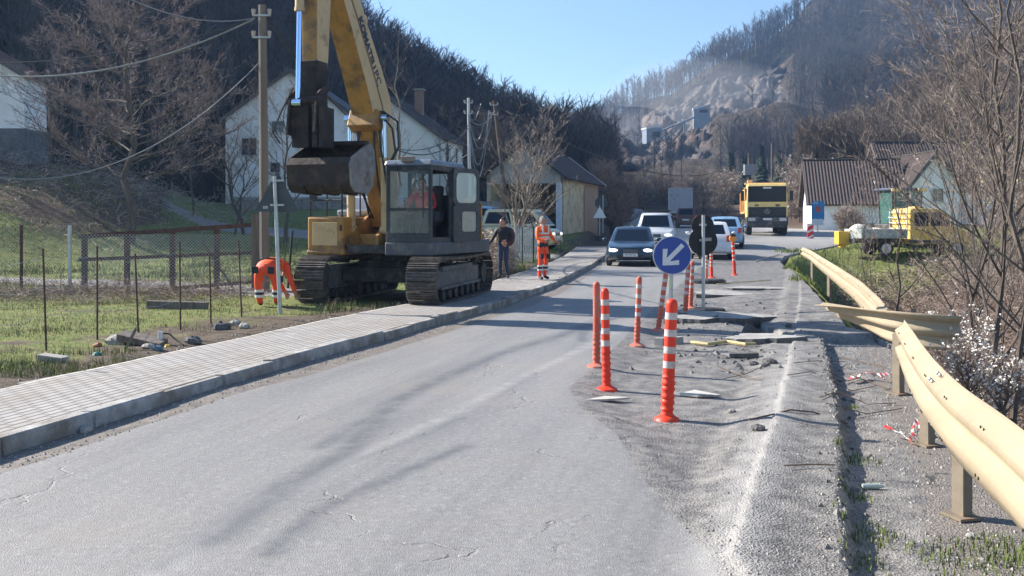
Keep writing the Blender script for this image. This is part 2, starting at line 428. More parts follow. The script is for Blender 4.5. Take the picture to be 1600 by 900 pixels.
def road_mat():
    m, n, l, b = attr_mat("worn_asphalt")
    tc = N(n, "ShaderNodeTexCoord"); ob = tc.outputs["Object"]; uv = tc.outputs["UV"]
    za = N(n, "ShaderNodeAttribute", attribute_name="zone"); sa = N(n, "ShaderNodeSeparateColor"); l.new(za.outputs["Color"], sa.inputs[0])
    zb = N(n, "ShaderNodeAttribute", attribute_name="mark"); sb = N(n, "ShaderNodeSeparateColor"); l.new(zb.outputs["Color"], sb.inputs[0])
    mp = N(n, "ShaderNodeMapping"); mp.inputs["Scale"].default_value = (1.6, .16, 1); l.new(uv, mp.inputs[0])
    streak = noise_(n, l, mp.outputs[0], 1.0, 5, .6)
    mp2 = N(n, "ShaderNodeMapping"); mp2.inputs["Scale"].default_value = (9, .5, 1); l.new(uv, mp2.inputs[0])
    streak2 = noise_(n, l, mp2.outputs[0], 1.0, 4, .6)
    big = noise_(n, l, ob, .7, 6, .65); mid = noise_(n, l, ob, 5, 6, .7); fine = noise_(n, l, ob, 60, 3, .6); agg = noise_(n, l, ob, 130, 2, .5)
    vo = N(n, "ShaderNodeTexVoronoi", i_Scale=70.0); l.new(ob, vo.inputs[0])
    base = mix_(n, l, ramp_(n, l, streak, [(.32, 0.), (.68, 1.)]), (.175, .172, .168), (.275, .265, .25))
    base = mix_(n, l, math_(n, l, 'MULTIPLY', ramp_(n, l, streak2, [(.35, 0.), (.7, 1.)]), .35), base, (.30, .30, .29))
    base = mix_(n, l, math_(n, l, 'MULTIPLY', ramp_(n, l, agg, [(.4, 0.), (.62, 1.)]), .5), base, (.10, .10, .105))
    base = mix_(n, l, math_(n, l, 'MULTIPLY', ramp_(n, l, agg, [(.58, 0.), (.7, 1.)]), .6), base, (.42, .41, .40))
    sp2 = noise_(n, l, ob, 28, 3, .7)
    base = mix_(n, l, math_(n, l, 'MULTIPLY', ramp_(n, l, sp2, [(.30, 1.), (.46, 0.)]), .5), base, (.11, .11, .115))
    base = mix_(n, l, math_(n, l, 'MULTIPLY', ramp_(n, l, sp2, [(.56, 0.), (.70, 1.)]), .45), base, (.40, .39, .38))
    base = mix_(n, l, math_(n, l, 'MULTIPLY', ramp_(n, l, big, [(.52, 0.), (.72, 1.)]), .5), base, (.27, .235, .20))
    rough = mix_(n, l, ramp_(n, l, vo.outputs[0], [(.15, 0.), (.5, 1.)]), (.30, .29, .275), (.10, .095, .09))
    rough = mix_(n, l, ramp_(n, l, mid, [(.42, 0.), (.66, .75)]), rough, (.33, .31, .28))
    c = mix_(n, l, mask_sharp(n, l, sa.outputs[0], mid, .5), base, rough)
    palec = mix_(n, l, ramp_(n, l, fine, [(.35, 0.), (.65, 1.)]), (.30, .29, .275), (.40, .385, .36))
    c = mix_(n, l, math_(n, l, 'MULTIPLY', mask_sharp(n, l, sa.outputs[1], mid, .9, .25, .95), .8), c, palec)
    grav = mix_(n, l, ramp_(n, l, vo.outputs[0], [(.1, 0.), (.45, 1.)]), (.40, .36, .31), (.16, .14, .12))
    c = mix_(n, l, mask_sharp(n, l, sa.outputs[2], mid, .8), c, grav)
    gritc = mix_(n, l, ramp_(n, l, mid, [(.3, 0.), (.7, 1.)]), (.10, .085, .07), (.24, .21, .18))
    c = mix_(n, l, math_(n, l, 'MULTIPLY', math_(n, l, 'MULTIPLY', sb.outputs[1], ramp_(n, l, mid, [(.35, .0), (.6, 1.)])), .35), c, (.44, .43, .41))
    c = mix_(n, l, math_(n, l, 'MULTIPLY', math_(n, l, 'MULTIPLY', sb.outputs[2], ramp_(n, l, mid, [(.34, .45), (.55, 1.)])), .8), c, (.075, .08, .092))
    c = mix_(n, l, mask_sharp(n, l, sb.outputs[0], mid, .5), c, gritc)
    # fine cracks
    vc = N(n, "ShaderNodeTexVoronoi", feature='DISTANCE_TO_EDGE', i_Scale=.55); 
    w_ = N(n, "ShaderNodeVectorMath", operation='ADD'); l.new(ob, w_.inputs[0])
    nn = N(n, "ShaderNodeTexNoise", i_Scale=2.0, i_Detail=5.0); l.new(ob, nn.inputs[0]); l.new(nn.outputs["Color"], w_.inputs[1]); l.new(w_.outputs[0], vc.inputs[0])
    ck = ramp_(n, l, vc.outputs[0], [(.004, 1.), (.012, 0.)])
    ckm = math_(n, l, 'MULTIPLY', ck, ramp_(n, l, big, [(.5, 0.), (.58, 1.)]))
    c = mix_(n, l, math_(n, l, 'MULTIPLY', ckm, math_(n, l, 'ADD', math_(n, l, 'MULTIPLY', sa.outputs[0], .7), .12)), c, (.03, .03, .03))
    l.new(c, b.inputs["Base Color"])
    b.inputs["Roughness"].default_value = .62; b.inputs["Specular IOR Level"].default_value = .45
    h = math_(n, l, 'ADD', agg, math_(n, l, 'MULTIPLY', vo.outputs[0], math_(n, l, 'MULTIPLY', sa.outputs[0], -1.5)))
    h = math_(n, l, 'SUBTRACT', h, math_(n, l, 'MULTIPLY', ckm, 1.5))
    bump_(n, l, b, h, .55, .012)
    return m
kind(fastmesh("road", V, Q, road_mat(), {"zone": A, "mark": B}, smooth=True, uv=U), "structure")

# ---------------------------------------------------------------- sidewalk with pavers, and its kerb
def paver_mat():
    m, n, l, b = attr_mat("concrete_pavers")
    tc = N(n, "ShaderNodeTexCoord"); ob = tc.outputs["Object"]; uv = tc.outputs["UV"]
    mp = N(n, "ShaderNodeMapping"); mp.inputs["Rotation"].default_value = (0, 0, rad(90)); l.new(uv, mp.inputs[0])
    br = N(n, "ShaderNodeTexBrick", i_Scale=1.0, i_Mortar_Size=.013, i_Brick_Width=.2, i_Row_Height=.1, i_Mortar_Smooth=.25, i_Bias=0.0)
    l.new(uv, br.inputs[0])
    big = noise_(n, l, ob, 1.2, 6, .7); fine = noise_(n, l, ob, 70, 3)
    br.inputs["Color1"].default_value = (.34, .33, .32, 1); br.inputs["Color2"].default_value = (.42, .405, .385, 1); br.inputs["Mortar"].default_value = (.20, .185, .17, 1)
    sx = N(n, "ShaderNodeSeparateXYZ"); l.new(uv, sx.inputs[0]); fr = math_(n, l, 'FRACT', math_(n, l, 'ADD', math_(n, l, 'DIVIDE', sx.outputs[1], .1), math_(n, l, 'MULTIPLY', math_(n, l, 'SUBTRACT', big, .5), .5)))
    row = ramp_(n, l, fr, [(.0, 1.), (.13, .8), (.2, 0.)])
    c = mix_(n, l, math_(n, l, 'MULTIPLY', ramp_(n, l, big, [(.42, 0.), (.7, 1.)]), .75), br.outputs[0], (.27, .235, .195))
    c = mix_(n, l, math_(n, l, 'MULTIPLY', row, math_(n, l, 'ADD', big, .35, clamp=True)), c, (.05, .045, .04))
    c = mix_(n, l, math_(n, l, 'MULTIPLY', ramp_(n, l, fine, [(.4, 1.), (.6, 0.)]), .25), c, (.16, .15, .145))
    l.new(c, b.inputs["Base Color"]); b.inputs["Roughness"].default_value = .85; b.inputs["Specular IOR Level"].default_value = .3
    bump_(n, l, b, math_(n, l, 'ADD', math_(n, l, 'MULTIPLY', br.outputs[1], -1.0), math_(n, l, 'MULTIPLY', fine, .2)), .9, .012)
    return m
V = []; U = []; ys = [1.2]
while ys[-1] < 47: ys.append(ys[-1] * 1.01)
arc = 0
for i, y in enumerate(ys):
    if i: arc += math.hypot(y - ys[i - 1], kerbx(y) - kerbx(ys[i - 1]))
    a, b_ = swl(y) - .05, kerbx(y) - .085
    for j in range(24):
        x = a + (b_ - a) * j / 23
        V.append((x, y, zr(y) + .112 - .055 * math.exp(-((y - 20.2) / 2.0) ** 2) * (1 - sst(kerbx(y) - .5, kerbx(y) - .2, x)) + .010 * nz(x, y, 2, 1.5) - (.3 if j == 0 else 0))); U.append((kerbx(y) - x, arc))
I = np.arange(len(V)).reshape(len(ys), 24)
Q = np.stack([I[:-1, :-1], I[:-1, 1:], I[1:, 1:], I[1:, :-1]], -1).reshape(-1, 4)
kind(fastmesh("sidewalk", V, Q, paver_mat(), smooth=True, uv=[(u[1], u[0]) for u in U]), "structure")
kerb = MB(); y = 1.2; rk = random.Random(5)
while y < 120:
    L = .98 if y < 50 else 3.0
    dx = kerbx(y + L) - kerbx(y); s = L / math.hypot(L, dx); y2 = y + L * s
    dz = rk.uniform(-.018, .016); do = rk.uniform(-.012, .02)
    g = .008
    ring = []
    for yy in (y + g, y2 - g):
        x = kerbx(yy) + do; zz = zr(yy) + dz
        ring.append([(x - .12, yy, zz - .2), (x - .12, yy, zz + .128), (x - .018, yy, zz + .128), (x, yy, zz + .105), (x + .012, yy, zz - .2)])
    kerb.loft(ring); y = y2
kind(kerb.build("kerb", mat("kerb_concrete", (.36, .355, .34), .9, var=.25, scale=5, bump=.6, bscale=40, dirt=.9, dirtcol=(.20, .175, .145), dscale=2.2), bevel=0), "structure")
# ================================================================ hills
def hill_grid(name, cols, rows, m, up=10, amp=2.0, sc=.05, rockf=None, hide_foot=True):
    """cols: photo columns; rows: per row a list of (photo row, distance) -> real points, refined and roughened"""
    R = []
    for r in rows:
        R.append([tuple(W(px, py, D)) for px, (py, D) in zip(cols, r)])
    P = np.array(R)                                   # rows x cols x 3
    def refine(P, ax):
        n = P.shape[ax]; t = np.linspace(0, n - 1, (n - 1) * up + 1); i = np.clip(t.astype(int), 0, n - 2); f = t - i
        f = f * f * (3 - 2 * f) * .35 + f * .65
        a = np.take(P, i, ax); b = np.take(P, i + 1, ax); sh = [1, 1, 1]; sh[ax] = len(t); f = f.reshape(sh)
        return a * (1 - f) + b * f
    P = refine(refine(P, 0), 1)
    nr, nc = P.shape[:2]; A = np.zeros((nr, nc, 4)); A[..., 3] = 1
    for i in range(nr):
        for j in range(nc):
            x, y, z = P[i, j]; q = Vector((x * sc, y * sc, 3.3))
            dz = noise.fractal(q, .9, 2.1, 4) * amp
            rk = rockf(i / up, j / up) if rockf else 0
            if rk > 0:
                rn = noise.ridged_multi_fractal(Vector((x * .06, y * .06, z * .05)), .9, 2.2, 5, 1, 2) - 1.0
                r2_ = noise.fractal(Vector((x * .16, y * .16, z * .25)), .6, 2.2, 5)
                zq = (z / 11 + .4 * noise.noise(Vector((x * .02, y * .02, 0)))) % 1.0
                dz += rk * (rn * 2.5 + r2_ * 2.6 + (zq ** 4 - zq) * 6.5); P[i, j, 1] -= rk * (rn * 4.0 + r2_ * 4)
            P[i, j, 2] += dz * min(1, i / up * .8); A[i, j, 0] = rk
    I = np.arange(nr * nc).reshape(nr, nc)
    Q = np.stack([I[:-1, :-1], I[:-1, 1:], I[1:, 1:], I[1:, :-1]], -1).reshape(-1, 4)
    kind(fastmesh(name, P.reshape(-1, 3), Q, m, {"zone": A.reshape(-1, 4)}, smooth=True), "structure")
    return P, A
def hill_mat(name, soil1=(.055, .045, .035), soil2=(.12, .095, .07)):
    m, n, l, b = attr_mat(name)
    ob = N(n, "ShaderNodeTexCoord").outputs["Object"]; at = N(n, "ShaderNodeAttribute", attribute_name="zone")
    sp = N(n, "ShaderNodeSeparateColor"); l.new(at.outputs["Color"], sp.inputs[0])
    n1 = noise_(n, l, ob, .05, 8, .75); n2 = noise_(n, l, ob, .4, 6, .7)
    c = mix_(n, l, ramp_(n, l, n2, [(.35, 0.), (.65, 1.)]), soil1, soil2)
    mp = N(n, "ShaderNodeMapping"); mp.inputs["Scale"].default_value = (.07, .07, .03); l.new(ob, mp.inputs[0])
    n3 = noise_(n, l, mp.outputs[0], 1.0, 9, .75)
    rock = mix_(n, l, ramp_(n, l, n3, [(.38, 0.), (.62, 1.)]), (.075, .065, .06), (.25, .215, .195))
    rock = mix_(n, l, ramp_(n, l, n1, [(.52, 0.), (.62, 1.)]), rock, (.30, .20, .15))
    c = mix_(n, l, mask_sharp(n, l, sp.outputs[0], n1, .8), c, rock)
    c = mix_(n, l, ramp_(n, l, sp.outputs[1], [(.45, 0.), (.55, 1.)]), c, (.46, .42, .38))
    l.new(c, b.inputs["Base Color"]); b.inputs["Roughness"].default_value = .95; b.inputs["Specular IOR Level"].default_value = .15
    bump_(n, l, b, math_(n, l, 'ADD', n3, math_(n, l, 'MULTIPLY', n2, .35)), 1.0, 5.0)
    return m
LC = [-900, -500, -150, 60, 250, 430, 540, 640, 740, 820, 870, 920, 965, 985]
lf = list(zip([270, 262, 256, 250, 262, 300, 305, 310, 315, 325, 330, 335, 345, 345], [40, 44, 47, 52, 66, 88, 92, 92, 92, 90, 88, 92, 98, 108]))
lr = list(zip([-330, -310, -260, -170, -120, -50, 66, 142, 196, 246, 276, 306, 325, 335], [75, 80, 86, 94, 116, 147, 170, 190, 220, 260, 290, 250, 190, 160]))
def blend(a, b, t, dy=0): return [((p[0] * (1 - t) / 1 + q[0] * t) + dy, p[1] * (1 - t) + q[1] * t) for p, q in zip(a, b)]
def wblend(a, b, cols, t, up):
    out = []
    for px, p, q in zip(cols, a, b):
        zp = H - (p[0] - HY) / F * p[1]; zq = H - (q[0] - HY) / F * q[1]; D = p[1] * (1 - t) + q[1] * t
        z = zp * (1 - t) + zq * t + up; out.append((HY + (H - z) * F / D, D))
    return out
back = [(HY + (H - (H - (p - HY) / F * D - 22)) * F / (D + 70), D + 70) for p, D in lr]
low = [(p + 60, D - 2) for p, D in lf]
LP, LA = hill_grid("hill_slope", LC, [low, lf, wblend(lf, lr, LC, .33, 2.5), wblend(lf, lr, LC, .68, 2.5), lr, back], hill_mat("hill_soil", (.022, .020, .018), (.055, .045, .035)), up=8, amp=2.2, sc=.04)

RC = [800, 860, 900, 960, 1040, 1120, 1200, 1300, 1420, 1600, 1850, 2300]
r0 = [(345, 150)] * 12
r1 = [(300, 215), (300, 215), (298, 215), (294, 215), (282, 215), (280, 215), (285, 215), (285, 215), (280, 210), (270, 205), (250, 200), (230, 190)]
r2 = [(275, 270), (266, 270), (258, 270), (236, 270), (214, 268), (186, 262), (170, 255), (164, 255), (140, 255), (90, 260), (40, 260), (0, 250)]
r3 = [(p + 14, D + 45) for p, D in r2]
r5 = [(262, 385), (240, 385), (228, 385), (204, 385), (162, 385), (124, 385), (92, 385), (60, 385), (-10, 385), (-70, 385), (-120, 380), (-160, 370)]
r4 = [((a[0] * .55 + b[0] * .45), 352) for a, b in zip(r3, r5)]
r6 = [(245, 425), (230, 425), (222, 425), (188, 425), (142, 425), (100, 425), (56, 425), (-20, 425), (-90, 425), (-160, 420), (-220, 410), (-260, 400)]
r7 = [(HY + (H - (H - (p - HY) / F * D - 30)) * F / (D + 90), D + 90) for p, D in r6]
def rockf(i, j):
    px = np.interp(j, range(12), RC)
    if px < 935 or px > 1255: return 0
    k = sst(935, 975, px) * (1 - sst(1200, 1250, px))
    if 2.75 < i < 5.05: return k * sst(2.75, 3.0, i) * (1 - sst(4.85, 5.05, i))
    if 1.1 < i <= 2.75 and px < 1135: return .8 * k * sst(1.1, 1.5, i) * (1 - sst(1085, 1135, px))
    return 0
UF = 24
FP, FA = hill_grid("quarry_hill", RC, [r0, r1, r2, r3, r4, r5, r6, r7], hill_mat("quarry_rock_soil"), up=UF, amp=4.5, sc=.03, rockf=rockf)
NC = [1255, 1300, 1340, 1420, 1500, 1600, 1750, 2000, 2500]
n0 = [(345, 86)] * 9
n1 = [(322, 98)] * 2 + [(315, 98), (310, 98), (300, 96), (290, 94), (280, 90), (270, 85), (260, 80)]
n2 = list(zip([338, 322, 296, 222, 160, 94, 10, -90, -180], [150, 150, 152, 152, 150, 148, 140, 125, 110]))
n3 = [(HY + (H - (H - (p - HY) / F * D - 15)) * F / (D + 50), D + 50) for p, D in n2]
SP, SA = hill_grid("near_right_hill", NC, [n0, n1, wblend(n1, n2, NC, .5, 2.0), n2, n3], hill_mat("right_hill_soil", (.05, .042, .034), (.11, .09, .07)), up=8, amp=1.8, sc=.05)
DC = [500, 700, 820, 870, 920, 980, 1100, 1400]
d0 = [(320, 500)] * 8; d1 = list(zip([190, 185, 182, 180, 186, 192, 200, 220], [600] * 8)); d2 = [(280, 700)] * 8
hill_grid("distant_ridge", DC, [d0, d1, d2], hill_mat("distant_ridge_soil"), up=8, amp=6, sc=.006)

# ================================================================ bare woods on the hills
def sliver_tree(rg, h, nl=13, wd=.05, crown0=.18, spread=.30, tk=1.3):
    T = []
    def sl(a, b, w_):
        d_ = (b - a); p = d_.cross(Vector((rg.uniform(-1, 1), rg.uniform(-1, 1), rg.uniform(-.3, .3)))).normalized() * w_
        T.append((a - p, a + p, b))
    def limb(a, b, w0, w1):
        d_ = (b - a); p = d_.cross(Vector((rg.uniform(-1, 1), rg.uniform(-1, 1), .1))).normalized(); q = d_.cross(p).normalized()
        for e in (p, q): T.append((a - e * w0, a + e * w0, b + e * w1)); T.append((a - e * w0, b + e * w1, b - e * w1))
    lean = Vector((rg.uniform(-.08, .08), rg.uniform(-.08, .08), 1)).normalized()
    mid = lean * h * .5 + Vector((rg.uniform(-.15, .15), rg.uniform(-.15, .15), 0)); top = lean * h
    limb(Vector((0, 0, -.6)), mid, wd * tk, wd * tk * .62); limb(mid, top * .97, wd * tk * .62, wd * .3)
    for i in range(nl):
        t = rg.uniform(crown0, .96); a = (mid * (t / .5)) if t < .5 else mid.lerp(top, (t - .5) / .5)
        ph = rg.uniform(0, 2 * PI); o = rg.uniform(.35, 1.0)
        dv = Vector((math.cos(ph) * o, math.sin(ph) * o, rg.uniform(.5, 1.3))).normalized()
        L = h * spread * rg.uniform(.6, 1.15) * (1.15 - t * .6); b = a + dv * L
        limb(a, b, wd * .8, wd * .25)
        for k in range(7):
            s = rg.uniform(.25, 1.0); c = a.lerp(b, s)
            d2 = (dv + Vector((rg.uniform(-.8, .8), rg.uniform(-.8, .8), rg.uniform(-.2, .9)))).normalized(); e = c + d2 * L * rg.uniform(.25, .5)
            sl(c, e, wd * .3)
            for q in range(3):
                c2 = c.lerp(e, rg.uniform(.2, .9)); sl(c2, c2 + (d2 + Vector((rg.uniform(-.8, .8), rg.uniform(-.8, .8), rg.uniform(-.2, .8)))).normalized() * L * rg.uniform(.12, .3), wd * .2)
    return np.array([[tuple(v) for v in t] for t in T], dtype=np.float32)
rt = random.Random(11)
PROTO = [sliver_tree(rt, 1.0 * 10, wd=.085, nl=14) for _ in range(8)]
def scatter_wood(name, P, cells, count, hmin, hmax, m, seed, reject=None, widen=1.0):
    rg = random.Random(seed); out = []
    nr, nc = P.shape[:2]
    c = 0; guard = 0
    while c < count and guard < count * 12:
        guard += 1
        i0, i1, j0, j1 = cells
        fi = rg.uniform(i0, i1); fj = rg.uniform(j0, j1); i = min(int(fi), nr - 2); j = min(int(fj), nc - 2); a, b = fi - i, fj - j
        p = (P[i, j] * (1 - a) * (1 - b) + P[i + 1, j] * a * (1 - b) + P[i, j + 1] * (1 - a) * b + P[i + 1, j + 1] * a * b)
        if reject and reject(fi, fj, p, rg): continue
        pr = PROTO[rg.randrange(8)]; s = rg.uniform(hmin, hmax) / 10; an = rg.uniform(0, 2 * PI)
        R = np.array([[math.cos(an), -math.sin(an), 0], [math.sin(an), math.cos(an), 0], [0, 0, 1]], dtype=np.float32)
        out.append((pr @ R.T) * s + p.astype(np.float32)); c += 1
    V = np.concatenate(out).reshape(-1, 3)
    o = fastmesh(name, V, np.arange(len(V), dtype=np.int32).reshape(-1, 3), m)
    return kind(o, "stuff")
def wood_mat(name, a, b, sc=.06):
    return mat(name, a, .9, col2=b, scale=sc, spec=.1)
UPL = 8
def rejL(fi, fj, p, rg):
    return fi / UPL < 1.05
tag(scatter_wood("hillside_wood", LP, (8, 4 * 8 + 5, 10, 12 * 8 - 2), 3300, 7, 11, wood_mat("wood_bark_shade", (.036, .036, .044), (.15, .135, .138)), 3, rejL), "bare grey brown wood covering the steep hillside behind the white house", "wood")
def rejF(fi, fj, p, rg):
    i, j = fi / UF, fj / UF
    r = rockf(i, j)
    if r > .1: return True
    if i > 5.4 and j < 7: return rg.random() < .6
    px = np.interp(j, range(12), RC)
    if 925 < px < 1140 and i < 2.75: return i > 1.0 or rg.random() < .8
    if 1000 < px < 1285 and 1.35 < i < 3.2: return rg.random() < .985
    # benches and the front spur carry less wood
    if i < 1.9: return rg.random() < .35
    return False
tag(scatter_wood("quarry_hill_wood", FP, (20, 146, 12, FP.shape[1] - 28), 4200, 9, 13, wood_mat("wood_bark_far", (.05, .044, .046), (.16, .135, .125), .03), 4, rejF), "bare brown wood covering the high hill around the quarry", "wood")
tag(scatter_wood("right_hill_wood", SP, (5, 27, 0, SP.shape[1] - 10), 1900, 6, 9, wood_mat("wood_bark_right", (.10, .082, .07), (.24, .195, .16)), 5), "pale brown leafless wood on the nearer hill at right", "wood")
# single trees one can tell apart along the skyline of the quarry hill
ridge_m = mat("ridge_tree_bark", (.14, .115, .10), .9, var=.2, scale=.5)
pr_me = []
for k in range(5):
    a = sliver_tree(random.Random(50 + k), 12, nl=15, wd=.13, crown0=.38, spread=.26, tk=1.8).reshape(-1, 3)
    o = fastmesh("bare_tree", a, np.arange(len(a)).reshape(-1, 3), ridge_m); pr_me.append(o.data); bpy.data.objects.remove(o)
rg = random.Random(21)
nrow = 6 * UF
for k in range(120):
    fj = UF * 1.2 + (UF * 5.6) * (k + rg.uniform(-.4, .4)) / 120; j = int(fj); i = nrow - rg.choice((0, 2, 3, 4, 6, 8)); f = fj - j
    p = FP[i, j] * (1 - f) + FP[i, j + 1] * f
    o = bpy.data.objects.new("bare_tree", pr_me[rg.randrange(5)]); S.collection.objects.link(o)
    o.location = (p[0], p[1], p[2] - .3); o.rotation_euler.z = rg.uniform(0, 6.28); s = rg.uniform(.75, 1.15); o.scale = (s * .9, s * .9, s)
    tag(o, "small leafless tree in the row along the skyline above the quarry", "tree", "leafless trees lining the quarry skyline")
# ================================================================ air
hz = MB().box((30, 340, 89), (760, 800, 198))
hzm = bpy.data.materials.new("haze_air"); hzm.use_nodes = True; n = hzm.node_tree.nodes; n.remove(n["Principled BSDF"])
pv = n.new("ShaderNodeVolumePrincipled"); pv.inputs["Color"].default_value = (.36, .60, 1, 1); pv.inputs["Density"].default_value = HAZE = .00045
pv.inputs["Anisotropy"].default_value = .35
hzm.node_tree.links.new(pv.outputs[0], n["Material Output"].inputs["Volume"])
hob = kind(hz.build("haze", hzm), "stuff"); hob["label"] = "thin blue air haze over the valley"

# dust hanging over the quarry face
dc = W(1085, 158, 335); b = MB(); b.ball((0, 0, 0), (34, 16, 15), 20, 14, jit=.10, rg=random.Random(2)); b.ball((-26, -4, -12), (22, 12, 9), 18, 12, jit=.10, rg=random.Random(3))
dm = bpy.data.materials.new("dust_cloud"); dm.use_nodes = True; n = dm.node_tree.nodes; n.remove(n["Principled BSDF"]); pv = n.new("ShaderNodeVolumePrincipled"); pv.inputs["Color"].default_value = (.9, .9, .92, 1); pv.inputs["Density"].default_value = .008
dm.node_tree.links.new(pv.outputs[0], n["Material Output"].inputs["Volume"]); o = b.build("dust", dm, loc=dc, smooth=True); kind(o, "stuff"); o["label"] = "pale dust drifting across the quarry face"
# ================================================================ buildings
stucco_w = mat("white_stucco", (.88, .87, .85), .9, var=.08, scale=1.2, bump=.3, bscale=12, dirt=.25, dirtcol=(.42, .40, .36), dscale=.5)
stucco_c = mat("cream_stucco", (.86, .83, .74), .9, var=.06, scale=1.0, bump=.2, bscale=15, dirt=.2, dirtcol=(.45, .42, .35), dscale=.6)
plaster_y = mat("yellow_plaster", (.46, .41, .28), .9, var=.15, scale=1.5, dirt=.6, dirtcol=(.27, .23, .17), dscale=.9, bump=.3)
conc = mat("grey_concrete", (.30, .295, .28), .9, var=.2, scale=2, bump=.3, dirt=.4, dirtcol=(.17, .16, .14), dscale=1.2)
glass_d = mat("window_glass", (.02, .03, .04), .08, spec=.8, var=.2, scale=2)
frame_w = mat("window_frame_white", (.6, .6, .58), .5, var=.05, scale=5)
dark_in = mat("dark_interior", (.03, .028, .026), .9, var=.3, scale=2)
def tile_mat(name, c1, c2, sx=.24, sy=.36):
    m, n, l, b = attr_mat(name)
    tc = N(n, "ShaderNodeTexCoord"); uv = tc.outputs["UV"]; ob = tc.outputs["Object"]
    sp = N(n, "ShaderNodeSeparateXYZ"); l.new(uv, sp.inputs[0])
    a = math_(n, l, 'FRACT', math_(n, l, 'DIVIDE', sp.outputs[0], sx)); r = math_(n, l, 'FRACT', math_(n, l, 'DIVIDE', sp.outputs[1], sy))
    arch = math_(n, l, 'SINE', math_(n, l, 'MULTIPLY', a, PI))
    h = math_(n, l, 'ADD', arch, math_(n, l, 'MULTIPLY', r, -.8))
    nz_ = noise_(n, l, ob, 1.5, 6, .7); nf = noise_(n, l, ob, 9, 3)
    c = mix_(n, l, ramp_(n, l, nf, [(.35, 0.), (.65, 1.)]), c1, c2)
    c = mix_(n, l, ramp_(n, l, nz_, [(.5, 0.), (.75, .7)]), c, (.07, .065, .055))
    gap = ramp_(n, l, arch, [(.25, 1.), (.5, 0.)])
    c = mix_(n, l, math_(n, l, 'MULTIPLY', gap, .8), c, (.02, .018, .015))
    l.new(c, b.inputs["Base Color"]); b.inputs["Roughness"].default_value = .8
    bump_(n, l, b, h, 1.0, .08)
    return m
tiles_r = tile_mat("red_clay_tiles", (.20, .085, .06), (.30, .15, .11)); tiles_b = tile_mat("brown_clay_tiles", (.035, .022, .02), (.075, .045, .04))
tiles_g = tile_mat("grey_blue_tiles", (.09, .10, .12), (.16, .17, .19))
def roof_plane(name, a, b, c, d, m, parent, th=.14):
    """a-b eave, d-c ridge; a solid sheet with tile coordinates"""
    a, b, c, d = map(Vector, (a, b, c, d)); nrm = (b - a).cross(d - a).normalized()
    if nrm.z < 0: nrm = -nrm
    bm = bmesh.new(); uvl = bm.loops.layers.uv.new("uv")
    top = [bm.verts.new(p + nrm * th) for p in (a, b, c, d)]; bot = [bm.verts.new(p) for p in (a, b, c, d)]
    f = bm.faces.new(top); Lx = (b - a).normalized(); Ly = nrm.cross(Lx)
    fs = [f, bm.faces.new(bot[::-1])]
    for i in range(4): fs.append(bm.faces.new((top[i], bot[i], bot[(i + 1) % 4], top[(i + 1) % 4])))
    for f in fs:
        for lp in f.loops: q = lp.vert.co - a; lp[uvl].uv = (q.dot(Lx), q.dot(Ly))
    bmesh.ops.recalc_face_normals(bm, faces=bm.faces)
    me = bpy.data.meshes.new(name); bm.to_mesh(me); bm.free(); me.materials.append(m)
    o = bpy.data.objects.new(name, me); S.collection.objects.link(o); o.parent = parent; return o
def window(parent, x, y, z, w_, h, face='-y', mull=1, m=frame_w, sill=True):
    """frame, glass and sill; local position of the wall face"""
    fr = MB(); t = .07
    def bx(mb, cx, cz, sx, sz, dy, sy):
        if face == '-y': mb.box((x + cx, y - dy, z + cz), (sx, sy, sz))
        else: mb.box((x + dy, y + cx, z + cz), (sy, sx, sz))
    bx(fr, 0, h / 2 + t / 2, w_ + 2 * t, t, .03, .08); bx(fr, 0, -h / 2 - t / 2, w_ + 2 * t, t, .03, .08)
    bx(fr, -w_ / 2 - t / 2, 0, t, h, .03, .08); bx(fr, w_ / 2 + t / 2, 0, t, h, .03, .08)
    for k in range(mull): bx(fr, -w_ / 2 + w_ * (k + 1) / (mull + 1), 0, .05, h, .025, .06)
    f = fr.build("window", m, parent)
    g = MB(); bx(g, 0, 0, w_, h, .008, .02); g.build("pane", glass_d, f)
    if sill: s = MB(); bx(s, 0, -h / 2 - t - .03, w_ + .3, .05, .07, .16); s.build("sill", m, f)
    return f
def gable_house(name, label, loc, rz, wd, ln, eave, apex, wm, rm, base=.0, over=.35, ax=0.0, cat="house", back=True):
    """gable end on local -y, ridge along y; walls in one solid piece"""
    t = thing(name, label, cat, loc, rz)
    b = MB(); h = wd / 2; zb = -1.5
    poly = [(-h, zb), (h, zb), (h, eave), (ax, apex), (-h, eave)]
    b.prism(poly, ln, Matrix.Translation((0, ln / 2, 0))); b.build("wall", wm, t)
    y0, y1 = -over, ln + over
    for s in (-1, 1):
        sl = (apex - eave) / (h - s * ax) ; ex = s * (h + over); ez = eave - sl * over + .02
        if s > 0: roof_plane("roof", (ex, y0, ez), (ex, y1, ez), (ax, y1, apex + .02), (ax, y0, apex + .02), rm, t)
        else: roof_plane("roof", (ex, y1, ez), (ex, y0, ez), (ax, y0, apex + .02), (ax, y1, apex + .02), rm, t)
    rd = MB(); rd.tube([(ax, y0, apex + .17), (ax, y1, apex + .17)], .11, 8); rd.build("ridge_cap", rm, t)
    vg = MB()
    for s in (-1, 1):
        vg.beam((s * (h + over), y0 - .03, eave - (apex - eave) / (h - s * ax) * over + .03), (ax, y0 - .03, apex + .05), .04, .26)
    vg.build("bargeboard", mat("dark_fascia", (.09, .08, .075), .7, var=.2, scale=4), t)
    return t
